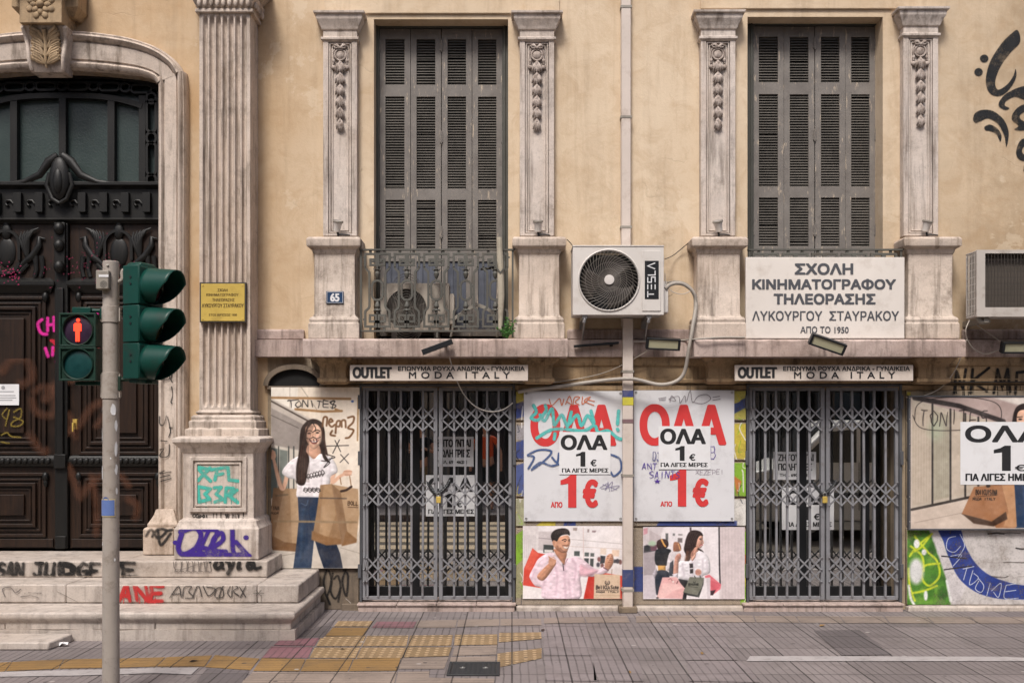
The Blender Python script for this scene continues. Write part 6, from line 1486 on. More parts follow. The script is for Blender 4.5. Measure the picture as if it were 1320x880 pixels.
# ---- the man with the red bag
def man_poster():
    y = -.052; rect = (674, 677.5, 803.3, 771.3); T = board('small landscape poster of a smiling man in a pink shirt with red bags', 'poster', rect, y, M['gate_edge'], .010)
    c = Canvas(*rect, k=3.0, col=(229, 222, 222), off=(666, 675), sc=8.38); c.vol = 3.5; F = lambda *a, **k: c.fill(*a, **k); L = lambda *a, **k: c.line(*a, **k)
    F([(68, 20), (235, 20), (225, 300), (68, 700)], (214, 206, 205), 2, smooth=False)
    for i in range(6): L([(90+22*i, 120), (84+22*i, 360)], .7, (184, 176, 178), 1.2, .7)
    F([(235, 80), (380, 80), (390, 300), (230, 280)], (196, 186, 186), 2, smooth=False); F([(290, 222), (400, 228), (400, 310), (288, 308)], (62, 66, 66), 1, smooth=False); F([(300, 275), (390, 278), (388, 308), (300, 306)], (220, 214, 210), 1, smooth=False)
    L([(240, 150), (390, 165)], 1, (150, 140, 142)); L([(590, 165), (1150, 215)], .8, (190, 180, 178)); L([(560, 240), (1150, 270)], .8, (205, 190, 185)); L([(720, 40), (725, 480)], 1, (218, 198, 194))
    for q, col in (([(622, 292), (682, 292), (680, 345), (620, 343)], (78, 86, 84)), ([(735, 306), (782, 308), (780, 350), (733, 348)], (84, 92, 90)), ([(798, 312), (838, 314), (836, 352), (796, 350)], (96, 100, 98)), ([(730, 368), (780, 370), (776, 452), (728, 440)], (54, 60, 62)), ([(795, 372), (832, 374), (828, 460), (792, 456)], (60, 66, 66)),
                   ([(905, 262), (970, 264), (966, 330), (902, 326)], (222, 204, 190)), ([(1030, 278), (1110, 280), (1105, 350), (1026, 346)], (226, 200, 180)), ([(906, 340), (960, 345), (950, 420), (900, 430)], (52, 54, 60)), ([(1050, 380), (1120, 384), (1115, 420), (1045, 420)], (82, 78, 82)), ([(610, 40), (655, 40), (650, 72), (610, 70)], (160, 146, 140)), ([(815, 70), (860, 70), (850, 92), (815, 90)], (150, 130, 132)), ([(765, 55), (785, 55), (782, 90), (762, 88)], (150, 134, 134))): F(q, col, 1, smooth=False)
    for cx, cy, col in ((890, 380, (130, 86, 84)), (880, 440, (70, 66, 78)), (1120, 410, (120, 86, 82)), (1090, 400, (70, 66, 74)), (925, 450, (120, 80, 80))): c.ell(cx, cy, 18, 26, col, 1.5)
    F([(872, 470), (1150, 470), (1150, 560), (860, 560)], (216, 206, 204), 4, smooth=False); F([(68, 690), (300, 700), (300, 805), (68, 805)], (232, 224, 222), 2, smooth=False)
    rd = (206, 70, 56)
    F([(172, 262), (230, 310), (330, 330), (230, 420), (160, 560), (200, 660), (275, 692), (68, 660), (80, 480)], rd, .8, smooth=False); F([(172, 262), (240, 330), (150, 500), (90, 480)], (218, 92, 74), 2, smooth=False)
    F([(790, 500), (1148, 560), (1148, 805), (724, 805)], rd, .8, smooth=False); F([(790, 500), (960, 510), (900, 560), (838, 805), (724, 805)], (190, 56, 46), 1.5, smooth=False)
    sh = (229, 205, 214)
    F([(300, 330), (380, 310), (480, 380), (540, 375), (640, 350), (730, 390), (800, 450), (880, 490), (960, 450), (985, 500), (960, 530), (820, 570), (690, 560), (676, 805), (300, 805), (270, 690), (200, 668), (150, 600), (140, 550), (190, 450), (230, 380)], sh, .8)
    for a in ([(520, 420), (520, 600), (530, 800)], [(600, 380), (640, 460), (620, 640)], [(700, 440), (690, 560)], [(300, 620), (280, 690)], [(400, 420), (440, 560), (420, 760)], [(560, 600), (580, 760)], [(200, 480), (170, 580)], [(760, 440), (860, 510)]): L(a, 2.0, (204, 172, 186), 3, .75)
    F([(690, 440), (790, 480), (880, 500), (800, 560), (690, 555)], (216, 168, 178), 3, .8)
    F([(220, 560), (340, 430), (400, 390), (425, 420), (400, 470), (290, 608)], (186, 132, 104), .8); c.ell(385, 400, 40, 48, (200, 148, 120), .8, rot=.4); L([(350, 350), (372, 400)], 2, (190, 138, 110)); L([(340, 340), (420, 380)], 1, (226, 208, 206))
    F([(400, 270), (420, 320), (470, 400), (515, 440), (530, 380), (540, 310), (480, 280)], (180, 126, 98), .8)
    F([(388, 180), (440, 150), (540, 120), (572, 150), (578, 200), (560, 260), (540, 302), (490, 306), (440, 280), (400, 240)], (206, 154, 126), .8); F([(440, 230), (480, 290), (540, 300), (520, 306), (470, 300), (420, 260)], (146, 100, 80), 2, .8)
    F([(380, 176), (370, 130), (384, 90), (420, 62), (470, 48), (520, 46), (556, 62), (574, 94), (572, 122), (548, 112), (506, 116), (476, 128), (456, 150), (440, 182), (426, 186), (412, 176), (400, 190), (390, 192)], (40, 34, 34), 1.0); F([(480, 60), (540, 60), (560, 100), (500, 100)], (70, 60, 58), 3, .5)
    for i in range(12): L([(400+13*i, 120-3*i), (420+12*i, 84-2*i), (446+11*i, 66+i)], .6, (84, 74, 72) if i % 2 else (24, 20, 22), .6, .6)
    F([(530, 150), (570, 150), (572, 220), (540, 230)], (222, 172, 142), 3, .5, vol=0); c.ell(402, 200, 16, 26, (190, 138, 112), .8); L([(492, 176), (520, 164), (540, 172)], 1.1, (52, 38, 34)); L([(560, 170), (574, 168)], 1.1, (52, 38, 34)); c.ell(522, 186, 13, 6, (64, 46, 40), .6); c.ell(566, 182, 8, 6, (64, 46, 40), .6); L([(552, 184), (562, 216), (548, 220)], 1, (170, 118, 94))
    F([(500, 236), (540, 252), (562, 236), (550, 262), (520, 262)], (236, 226, 218), .5); L([(496, 234), (530, 230), (564, 234)], 1, (110, 72, 60), .6); L([(470, 260), (500, 290), (540, 298)], 1.6, (120, 84, 70), 1.5, .7)
    F([(390, 300), (430, 340), (470, 390), (500, 430), (505, 470), (440, 400), (396, 340)], (236, 216, 222), .8); F([(530, 375), (560, 366), (520, 440), (510, 470)], (222, 190, 200), .8); L([(500, 430), (508, 500)], 1.2, (70, 60, 72))
    F([(950, 460), (960, 380), (990, 330), (1030, 324), (1046, 370), (1040, 430), (1000, 490), (960, 480)], (196, 144, 118), .8)
    for i in range(4): L([(975+4*i, 345+22*i), (1032, 350+22*i)], .9, (150, 102, 82), .6)
    L([(940, 470), (990, 500)], 1.6, (120, 84, 90)); L([(1012, 340), (985, 400)], 2, (212, 162, 136))
    F([(840, 540), (1118, 548), (1118, 805), (832, 805)], (208, 182, 156), .8, smooth=False); L([(1030, 490), (1026, 545)], .8, (150, 120, 100)); L([(836, 770), (1116, 772)], .6, (180, 152, 128))
    dk = (46, 38, 36); c.ell(980, 632, 28, 26, dk, .6); c.ell(980, 630, 20, 19, (208, 182, 156), .6); c.ell(980, 612, 14, 12, (208, 182, 156), .6); scrawl(c, 'U', 974, 622, 988, 640, .6, dk, .4)
    scrawl(c, 'Bellcuisine'.replace('l', 'I').replace('c', 'C').replace('u', 'U').replace('s', 'S'), 860, 664, 1102, 702, 1.0, dk, .5, 1, .4); L([(862, 716), (1100, 716)], .5, dk); scrawl(c, 'MODA ITALY', 860, 727, 1102, 740, .7, dk, .4, 1, 0)
    c.blur(.3); c.blotch(4, 24); c.blotch(4, 6, 7); c.grain(4); c.mesh('picture', y-.001, M['print'], T)
man_poster()

# ---- the woman with the pink bag
def shopper_poster():
    y = -.052; rect = (829, 678.8, 960, 771.6); T = board('small landscape poster of a woman in a white blouse with a pink bag', 'poster', rect, y, M['gate_edge'], .010)
    c = Canvas(*rect, k=3.0, col=(214, 202, 202), off=(820, 675), sc=8.38); c.vol = 3.5; F = lambda *a, **k: c.fill(*a, **k); L = lambda *a, **k: c.line(*a, **k)
    F([(80, 30), (900, 30), (900, 808), (80, 808)], (226, 218, 220), 1, smooth=False); F([(900, 30), (1172, 30), (1172, 808), (920, 808)], (206, 192, 192), 2, smooth=False)
    F([(80, 30), (300, 30), (230, 260), (80, 300)], (206, 196, 198), 3, smooth=False)
    for i in range(9): L([(150+14*i, 70+8*i), (150+14*i, 190+4*i)], 1.0, (160, 146, 148), .8, .7)
    for q, col in (([(80, 50), (124, 40), (124, 100), (80, 120)], (206, 150, 160)), ([(318, 100), (346, 100), (344, 200), (318, 196)], (96, 96, 96)), ([(396, 100), (420, 102), (418, 126), (396, 124)], (112, 112, 112)), ([(455, 106), (500, 108), (500, 124), (455, 122)], (140, 134, 132)), ([(450, 150), (500, 152), (498, 200), (450, 198)], (116, 106, 106)), ([(578, 36), (596, 36), (600, 90), (582, 90)], (84, 74, 76)),
                   ([(84, 235), (200, 230), (214, 290), (80, 320)], (70, 68, 74)), ([(150, 225), (230, 220), (220, 290), (160, 290)], (104, 72, 84)), ([(78, 310), (210, 296), (210, 550), (80, 556)], (166, 156, 160)), ([(80, 556), (210, 552), (215, 800), (80, 804)], (200, 190, 196))): F(q, col, 1.2, smooth=False)
    c.ell(175, 210, 40, 28, (170, 190, 165), 3); c.ell(120, 260, 30, 34, (40, 44, 50), 2)
    for i in range(7): L([(930+34*i, 40), (934+34*i, 800)], .7, (184, 170, 172), 1.5, .5)
    L([(896, 36), (900, 400), (908, 660)], 1.9, (50, 46, 52), .5); L([(720, 40), (740, 560)], 2, (240, 234, 236), 2)
    # passers-by behind
    F([(230, 180), (300, 160), (345, 190), (340, 250), (260, 280), (226, 250)], (58, 42, 42), 1); L([(276, 170), (300, 220), (316, 240)], 2.2, (214, 160, 92), .8); F([(206, 300), (260, 262), (350, 268), (376, 300), (340, 440), (216, 440)], (40, 42, 46), 1); F([(234, 448), (318, 448), (320, 516), (240, 520)], (204, 154, 84), 1); F([(216, 520), (350, 520), (340, 700), (250, 760), (214, 740)], (40, 46, 58), 1); F([(176, 540), (216, 470), (230, 530), (200, 590)], (180, 172, 182), 1)
    F([(404, 210), (430, 192), (472, 210), (484, 280), (430, 300), (402, 290)], (150, 102, 80), 1); L([(456, 214), (478, 280)], 1.4, (214, 160, 110), .8); F([(356, 320), (420, 296), (480, 320), (470, 400), (400, 480), (330, 490)], (212, 204, 206), 1); F([(366, 420), (400, 390), (410, 560), (350, 560)], (58, 62, 72), 1)
    # the shopper
    F([(540, 150), (570, 90), (620, 66), (690, 80), (722, 120), (700, 130), (660, 200), (660, 270), (610, 320), (560, 420), (530, 410), (540, 340), (516, 280), (524, 220)], (50, 38, 38), .8); L([(556, 300), (536, 410)], 3.5, (120, 82, 64), 2.5, .8); L([(590, 300), (570, 380)], 3, (96, 64, 52), 2.5, .7)
    F([(650, 160), (690, 120), (716, 120), (722, 150), (718, 200), (712, 240), (690, 260), (656, 250), (642, 220)], (212, 164, 144), .8); F([(640, 250), (680, 262), (640, 360), (600, 380), (590, 320)], (196, 146, 126), .8); L([(684, 160), (704, 156)], 1, (60, 40, 38)); c.ell(700, 168, 10, 5, (60, 42, 40), .6); L([(718, 170), (728, 204), (716, 210)], 1, (196, 144, 126)); L([(690, 232), (716, 226)], 1.6, (178, 76, 80)); L([(692, 236), (712, 231)], .7, (240, 226, 222))
    F([(652, 110), (700, 92), (722, 126), (690, 126), (662, 166), (646, 230), (640, 170)], (46, 34, 34), .8); F([(660, 268), (690, 290), (730, 310), (720, 290), (680, 262)], (50, 38, 38), .8)
    F([(480, 400), (560, 400), (600, 384), (660, 300), (720, 300), (780, 360), (800, 460), (790, 530), (720, 560), (700, 600), (560, 608), (470, 590), (456, 520), (450, 440)], (228, 222, 226), .8)
    for a in ([(600, 390), (620, 480), (600, 600)], [(720, 380), (720, 480), (700, 560)], [(500, 430), (520, 560)], [(760, 400), (770, 520)], [(660, 320), (620, 420)]): L(a, 1.6, (196, 186, 194), 2.4, .8)
    F([(590, 384), (652, 300), (640, 360), (612, 400)], (206, 158, 138), .8)
    F([(400, 530), (414, 400), (430, 340), (470, 316), (486, 350), (460, 400), (452, 530), (420, 545)], (198, 148, 130), .8); 
    for i in range(3): L([(440, 345+16*i), (482, 340+16*i)], .8, (160, 110, 98), .5)
    F([(388, 540), (452, 530), (450, 580), (410, 590)], (222, 214, 220), 1); F([(456, 590), (560, 610), (540, 700), (470, 660)], (36, 36, 42), .8); F([(500, 700), (560, 700), (540, 808), (500, 808)], (34, 34, 40), .8)
    for i in range(10): L([(580+12*i, 90+2*i), (548+10*i, 190), (540+9*i, 280), (540+8*i, 340)], .6, (96, 70, 64) if i % 2 else (30, 22, 24), .6, .5)
    for q in ([(575, 425), (612, 425), (616, 470), (580, 476)], [(580, 486), (616, 482), (616, 530), (582, 534)]): F(q, (52, 46, 50), .8)
    c.ell(672, 520, 34, 36, (206, 156, 138), .8)
    for i in range(3): L([(644, 508+14*i), (700, 506+14*i)], .8, (164, 112, 100), .5)
    F([(740, 560), (790, 544), (918, 650), (912, 700), (820, 770), (790, 700)], (222, 118, 128), .8, smooth=False); F([(800, 600), (918, 652), (850, 740), (810, 700)], (206, 96, 108), 1.5, smooth=False); F([(800, 720), (860, 710), (830, 768), (800, 768)], (60, 40, 48), 1)
    F([(690, 590), (800, 576), (800, 806), (560, 806), (600, 770)], (228, 220, 222), .8, smooth=False); F([(760, 584), (802, 580), (800, 806), (770, 806)], (206, 196, 200), 1, smooth=False)
    F([(284, 576), (440, 572), (480, 640), (524, 690), (500, 806), (224, 800), (250, 690)], (222, 172, 170), .8, smooth=False); F([(290, 640), (430, 640), (516, 690), (400, 720), (300, 800), (230, 796)], (232, 190, 186), 2, smooth=False); L([(350, 600), (372, 590), (396, 620)], 1.2, (176, 122, 122)); L([(440, 640), (452, 614)], 1.2, (120, 80, 80)); c.ell(400, 622, 11, 9, (240, 226, 220), .6); c.ell(230, 796, 14, 9, (50, 44, 44), 1)
    F([(580, 570), (732, 580), (700, 700), (660, 766), (508, 738)], (116, 116, 104), .8, smooth=False); F([(732, 580), (728, 650), (680, 790), (660, 766), (704, 690)], (62, 64, 60), .8, smooth=False); F([(508, 738), (660, 766), (680, 792), (560, 770)], (48, 50, 48), 1, smooth=False)
    dk = (40, 42, 38); c.ell(628, 624, 14, 12, dk, .5); c.ell(628, 620, 9, 8, (116, 116, 104), .5); scrawl(c, 'BEIICUISINE', 566, 642, 674, 662, .7, dk, .4, 1, .4); L([(562, 672), (664, 684)], .5, dk); L([(630, 560), (640, 580)], 1, dk); L([(690, 556), (694, 580)], 1, dk)
    c.blur(.3); c.blotch(4, 24); c.blotch(4, 6, 7); c.grain(4); c.mesh('picture', y-.001, M['print'], T)
shopper_poster()

# ---- the framed billboard at the right edge
def billboard():
    y = -.085; rect = (1173, 511, 1400, 681.5); T = board('wide framed billboard of a glass shopfront and paper bag at the right edge', 'billboard', (1171.5, 509.5, 1401, 683), y+.004, M['gate_edge'], .04, None, 'billboard')
    c = Canvas(*rect, k=2.2, col=(196, 182, 170), off=(1160, 500), sc=3.144); c.vol = 5.0; F = lambda *a, **k: c.fill(*a, **k); L = lambda *a, **k: c.line(*a, **k)
    F([(40, 34), (760, 34), (760, 200), (420, 150), (40, 40)], (172, 152, 146), 1, smooth=False); F([(360, 34), (760, 34), (760, 130), (520, 80)], (216, 206, 198), 3, smooth=False)
    F([(48, 46), (410, 145), (410, 420), (300, 430), (48, 490)], (186, 174, 158), 1, smooth=False)
    for a, b_, t, u, col in ((52, 128, 70, 476, (178, 164, 148)), (136, 200, 92, 455, (166, 158, 140)), (210, 262, 112, 440, (190, 176, 160)), (270, 330, 122, 425, (182, 168, 152))): F([(a, t), (b_, t+18), (b_, u-14), (a, u)], col, 1.5, smooth=False)
    for x, t, u in ((132, 66, 470), (205, 86, 452), (265, 104, 438), (318, 118, 425)): L([(x, t), (x, u)], 2.6, (58, 54, 52), .7, smooth=False)
    for i in range(7): L([(60+11*i, 110), (58+11*i, 460)], 1.2, (206, 192, 174), 2, .5)
    for i in range(6): L([(150+9*i, 130), (150+9*i, 440)], 1.0, (134, 130, 116), 1.5, .5)
    L([(60, 40), (240, 72), (420, 135)], 6, (50, 44, 44), 1.5, smooth=False); L([(48, 492), (300, 438), (420, 418)], 3.4, (62, 56, 52), .8, smooth=False)
    F([(48, 498), (420, 424), (760, 424), (760, 570), (48, 570)], (196, 180, 166), 1.5, smooth=False); L([(60, 545), (420, 470)], 1, (168, 152, 140)); F([(300, 470), (480, 440), (480, 560), (300, 560)], (176, 156, 142), 8, .7, smooth=False)
    c.ell(145, 170, 30, 40, (168, 192, 160), 12, .35)
    # woman partly hidden by the sheet
    F([(455, 140), (470, 80), (510, 62), (560, 84), (580, 160), (600, 300), (540, 320), (460, 200)], (40, 30, 30), 1); F([(478, 100), (500, 88), (532, 96), (540, 150), (516, 190), (486, 178), (474, 140)], SK, 1); L([(476, 118), (496, 116)], 1.2, (50, 36, 34)); c.ell(488, 126, 8, 4, (50, 36, 34)); c.ell(522, 126, 8, 4, (50, 36, 34)); L([(490, 166), (518, 164)], 2, (170, 70, 70))
    F([(440, 220), (480, 190), (600, 190), (660, 260), (640, 400), (460, 400)], (232, 226, 228), 1); F([(462, 390), (640, 390), (650, 566), (470, 566)], (36, 56, 84), 1, smooth=False); L([(500, 400), (520, 566)], 2, (60, 84, 116), 3)
    F([(300, 400), (440, 385), (462, 392), (440, 520), (470, 566), (390, 566), (372, 540), (250, 510)], (160, 112, 78), .8, smooth=False); F([(412, 388), (464, 388), (474, 562), (420, 560), (440, 500)], (186, 140, 102), 1, smooth=False); F([(250, 508), (372, 540), (430, 500), (436, 530), (380, 560), (300, 548)], (74, 54, 42), 1.5, smooth=False)
    dk = (44, 32, 26); scrawl(c, 'BOIICUISINA', 308, 412, 394, 432, 1.0, dk, .5, 1, .5); L([(300, 440), (390, 434)], .6, dk); scrawl(c, 'MODA ITALY', 296, 444, 386, 454, .8, dk, .4, 1, .2); c.ell(358, 396, 9, 7, dk, .6)
    K = (40, 34, 34); scrawl(c, 'TONITES', 84, 92, 352, 150, 1.2, K, .5, 1, 1.2, seed=12)
    L([(60, 130), (70, 70), (130, 44), (260, 36), (380, 56), (412, 100), (390, 150), (300, 166), (160, 172), (80, 158), (52, 110)], .9, K, .5)
    c.blur(.35); c.blotch(5, 30); c.blotch(4, 8, 7); c.grain(3); c.mesh('picture', y-.001, M['print'], T)
    for a in ((1171.5, 509.5, 1401, 511.5), (1171.5, 681, 1401, 683), (1171.5, 511.5, 1174, 681)): mb = MB(); mb.pbox(*a, y-.008, y+.03); mb.build('frame', M['gate_edge'], T, bevel=.002)
    mb = MB()
    for py in (513, 540, 572, 606, 640, 672): mb.lathe(P(1172.7, py, y-.009), [(.006, .001), (.004, -.002), (0, -.003)], n=8)
    mb.build('screws', M['steel'], T)
    ys = y-.004; S_ = board('large white sheet with black Greek offer text pasted over the billboard at the right edge', 'sheet', (1238, 543.5, 1352, 624.3), ys, M['paper'], .0015, 'white sheets pasted on the price posters', 'paper_sheet')
    lettering([('ΟΛΑ', (1244, 548, 1345, 570), dict(bold=.07)), ('€', (1308, 598.5, 1322, 607), dict(bold=.05)), ('ΓΙΑ ΛΙΓΕΣ ΗΜΕΡΕΣ', (1244.5, 610, 1346, 619.5), dict(bold=.07))], ys-.001, M['ink'], S_)
    one(1281, 574, 1303, 606.5, ys-.001).build('figure_one', M['ink'], S_, smooth=0, fix=False)
billboard()

# ---- sheets on the shop glass
y = .262
for rect, rows, lab in (((561, 562.5, 610.5, 601), [('ΖΗΤΟΥΝΤΑΙ', (562.5, 566, 607, 576)), ('ΠΩΛΗΤΡΙΕΣ', (562.5, 579, 606, 589)), ('ΤΗΛ. 690 46281', (564, 593, 602, 597.5))], 'white hiring notice on the left shop glass behind the bars'), ((997, 582, 1052, 618), [('ΖΗΤΟΥΝΤΑΙ', (1003, 585, 1049, 594)), ('ΠΩΛΗΤΡΙΕΣ', (1003, 597, 1047, 606)), ('ΤΗΛ. 690 46281', (1005, 610, 1043, 614))], 'white hiring notice on the right shop glass behind the bars')):
    S_ = board(lab, 'notice', rect, y, M['paper'], .002, 'hiring notices on the shop glass', 'paper_notice'); lettering(rows, y-.0012, M['ink'], S_, bold=.05)
for rect, dx, dy, lab in (((549, 612, 612, 665), 0, 0, 'white sheet with offer text low on the left shop glass'), ((1008, 628, 1075, 682.5), 461, 16.5, 'white sheet with offer text low on the right shop glass')):
    S_ = board(lab, 'sheet', rect, y, M['paper'], .002, 'offer sheets on the shop glass', 'paper_sheet')
    lettering([('ΟΛΑ', (552+dx, 615+dy, 610+dx, 634+dy), dict(bold=.07)), ('€', (588+dx, 645+dy, 596+dx, 653.5+dy), dict(bold=.05)), ('ΓΙΑ ΛΙΓΕΣ ΜΕΡΕΣ', (552+dx, 656+dy, 611+dx, 662+dy), dict(bold=.06))], y-.0012, M['ink'], S_)
    one(570+dx, 636+dy, 583+dx, 653.5+dy, y-.0012).build('figure_one', M['ink'], S_, smooth=0, fix=False)

# ================================================================ sprayed paint
def decal(rect, y, draw, parent, label, off=(0, 0), sc=1.0, k=2.0, name='graffiti'):
    c = Canvas(*rect, k=k, off=off, sc=sc); c.halo = True; draw(c); return c.mesh(name, y, M['spray'], parent, label)
BK = (24, 26, 28)
# big calligraphy on the upper wall (crop of 2.75 from 880, 0)
def d_call(c):
    F = lambda *a, **k: c.fill(*a, **k)
    F([(1188, 108), (1196, 150), (1160, 190), (1125, 240), (1108, 290), (1118, 318), (1150, 300), (1172, 270), (1180, 245), (1182, 275), (1160, 315), (1128, 340), (1096, 336), (1078, 310), (1076, 270), (1092, 215), (1130, 155), (1165, 120)], BK, .8)
    c.ell(1069, 208, 15, 14, BK, .8); c.ell(1049, 256, 15, 14, BK, .8)
    F([(1030, 425), (1036, 402), (1062, 390), (1100, 394), (1138, 424), (1156, 470), (1148, 520), (1140, 480), (1118, 440), (1084, 420), (1056, 430), (1040, 436)], BK, .8)
    F([(1070, 450), (1090, 442), (1116, 456), (1130, 480), (1126, 502), (1112, 476), (1088, 464), (1074, 462)], BK, .8)
    F([(1260, 300), (1200, 308), (1150, 330), (1124, 358), (1122, 378), (1144, 390), (1158, 384), (1142, 374), (1148, 358), (1176, 344), (1200, 350), (1230, 360), (1260, 340)], BK, .8)
    F([(1250, 366), (1200, 374), (1172, 400), (1168, 426), (1190, 446), (1176, 460), (1216, 462), (1226, 440), (1200, 424), (1196, 408), (1220, 394), (1250, 392)], BK, .8)
    F([(1250, 496), (1206, 492), (1186, 520), (1184, 552), (1202, 570), (1240, 572), (1240, 556), (1210, 548), (1204, 530), (1220, 514), (1250, 514)], BK, .8)
    F([(1210, 588), (1230, 600), (1218, 620), (1208, 606)], BK, .8); F([(1250, 120), (1300, 160), (1290, 260), (1260, 330), (1262, 220)], BK, .8)
decal((1250, 30, 1365, 230), -.004, d_call, BLD, 'black calligraphic graffiti on the ochre wall', (880, 0), 2.75, 2.2)
def d_nk(c):
    K = (22, 20, 20)
    for a, w_ in (([(1230, 506), (1233, 478), (1241, 500), (1245, 476)], 3.6), ([(1254, 476), (1251, 506)], 3.6), ([(1275, 474), (1253, 491), (1272, 504)], 3.4), ([(1281, 506), (1286, 476), (1292, 498), (1299, 476), (1302, 504)], 3.6), ([(1309, 507), (1311, 480), (1330, 478), (1328, 492)], 3.6)): c.line(a, w_, K, .9, smooth=False)
    r = random.Random(1)
    for i in range(18): x = r.uniform(1230, 1325); c.line([(x, 495), (x+r.uniform(-.6, .6), r.uniform(503, 512))], 1.1, K, .6)
for rect, yy in (((1225, 472.5, 1335, 487.6), -.034), ((1225, 489.2, 1335, 492.8), -.0585), ((1225, 496.8, 1335, 502.8), -.032), ((1225, 503.8, 1335, 512), -.0435)): decal(rect, yy, d_nk, BLD, 'dripping black tag along the frieze')
# steps (crop of 3 from 0, 690)
def d_judge(c):
    K = (26, 25, 25)
    scrawl(c, 'SAN', -8, 106, 88, 160, 4.6, K, 1.2, 1, .3); scrawl(c, 'JU', 132, 106, 208, 160, 5.2, K, 1.2, 1, .25); c.fill([(224, 102), (262, 100), (292, 116), (294, 142), (270, 160), (226, 162)], K, 1.5); c.fill([(250, 124), (268, 128), (270, 140), (252, 144)], (150, 138, 126), 1.2); scrawl(c, 'GE', 304, 108, 380, 160, 4.6, K, 1.2, 1, .25); scrawl(c, 'ME', 408, 104, 522, 158, 4.8, K, 1.2, 1, .25)
    for x in (150, 186, 240, 288, 470, 500): c.line([(x, 150), (x+1, 168)], 1.2, K, 1)
    g = (96, 88, 84)
    for i in range(6): c.line([(676+24*i, 140), (682+24*i, 98), (700+22*i, 100), (696+24*i, 138), (680+24*i, 136)], .9, g, .6)
    c.line([(670, 100), (690, 132), (820, 96), (840, 130)], .8, g, .6)
    c.ell(812, 100, 6, 6, K); scrawl(c, 'agia', 832, 84, 985, 128, 4.6, K, 1.2, 1, .4, True); c.line([(960, 100), (985, 126), (1008, 122)], 3.6, K, 1.2)
decal((-2, 723.0, 346, 741.5), -.597, d_judge, ST, 'black lettering along the top step', (0, 690), 3.0)
def d_ane(c):
    rd = (176, 44, 44)
    scrawl(c, 'ANE', 464, 196, 628, 252, 5.0, rd, 1.6, 1, .7)
    for x in (478, 540, 600, 560): c.line([(x, 240), (x, 262)], 1.2, rd, 1.2)
    g = (62, 58, 56)
    for i, a in enumerate(([(656, 240), (690, 196), (700, 236)], [(664, 226), (700, 224)], [(706, 240), (712, 200), (740, 196), (730, 216), (750, 238), (716, 242)], [(744, 240), (766, 192), (780, 234)], [(786, 196), (806, 232), (832, 206), (800, 198)], [(830, 232), (838, 204), (860, 204), (862, 236), (836, 240)], [(846, 240), (862, 196), (890, 192), (880, 220), (892, 238)], [(896, 236), (900, 194), (920, 200), (902, 214), (924, 232)], [(926, 198), (950, 236)], [(950, 194), (930, 238)])): c.line(a, 1.4, g, .7)
    for x in (664, 690, 760, 846, 905, 1010): c.line([(x, 230), (x, 256)], .8, (120, 112, 100), 1)
    for i in range(6): a = i*math.pi/3; c.line([(1000, 222), (1000+20*math.cos(a), 222+14*math.sin(a))], .9, g, .8, .8)
    for a in ([(20, 236), (10, 206), (40, 200), (60, 220), (80, 206)], [(80, 236), (120, 232), (150, 240)], [(110, 220), (160, 222)]): c.line(a, 1.0, (90, 84, 82), .7)
    c.line([(222, 216), (300, 256)], .7, (130, 122, 114), .6)
decal((-2, 754.5, 386, 777.5), -.9765, d_ane, ST, 'red and black outline lettering along the middle step', (0, 690), 3.0)
# pedestal (crop of 2.75 from 0, 560)
def d_xel(c):
    t = (70, 176, 160)
    for a in ([(700, 118), (746, 164)], [(744, 118), (702, 162)], [(704, 116), (752, 124)], [(760, 122), (800, 116)], [(768, 128), (762, 160)], [(768, 142), (790, 138)], [(808, 116), (812, 160), (846, 164)], [(702, 186), (706, 238), (744, 228), (726, 210), (746, 192), (704, 184)], [(760, 188), (784, 186), (766, 210), (790, 228), (762, 238)], [(798, 238), (802, 188), (828, 190), (808, 214), (846, 242)], [(816, 216), (840, 196)]): c.line(a, 4.4, t, 1.0, smooth=False)
    for x, q in ((712, 250), (730, 268), (748, 246), (776, 262), (802, 256), (820, 266), (838, 250)): c.line([(x, 225), (x+.5, q)], 1.0, (84, 150, 138), .8)
decal((249, 593, 314, 656.5), -.4735, d_xel, PED, 'turquoise lettering in the pedestal panel', (0, 560), 2.75)
def d_note(c):
    scrawl(c, 'OQpaio!!', 684, 280, 772, 294, 1.2, BK, .5, 1, .6); scrawl(c, 'Ilge nigo!', 780, 276, 866, 296, 1.2, BK, .5, 1, .6)
decal((245, 658.8, 318, 667.8), -.4735, d_note, PED, 'thin black marker note', (0, 560), 2.75, 2.6)
def d_dzel(c):
    pu = (58, 34, 128)
    for a, w_ in (([(640, 344), (690, 330), (712, 356), (694, 400), (650, 424), (632, 400), (644, 352)], 6.5), ([(724, 336), (770, 344), (728, 420), (700, 398), (780, 414)], 6), ([(742, 334), (706, 414)], 5), ([(760, 396), (790, 372), (784, 348), (756, 372), (762, 410), (800, 414)], 6), ([(824, 332), (828, 416), (860, 424), (884, 430)], 6), ([(836, 380), (880, 428)], 6), ([(650, 424), (860, 428)], 7)): c.line(a, w_, pu, 1.5)
    c.ell(621, 382, 9, 8, pu); c.ell(872, 364, 10, 9, pu); c.line([(640, 345), (700, 328), (740, 332)], 4, pu, 1.5)
decal((222.5, 681.8, 332.5, 717), -.5345, d_dzel, PED, 'purple throw-up lettering on the pedestal plinth', (0, 560), 2.75)
def d_plinth(c):
    for a in ([(518, 358), (536, 336), (560, 366), (590, 340), (560, 334), (540, 360)], [(560, 340), (570, 390), (604, 350)], [(586, 340), (612, 336)]): c.line(a, 3.4, (40, 38, 38), 1.6, .9)
decal((184.5, 679, 223, 711), -.2245, d_plinth, BLD, 'black tag on the doorway plinth', (0, 560), 2.75)
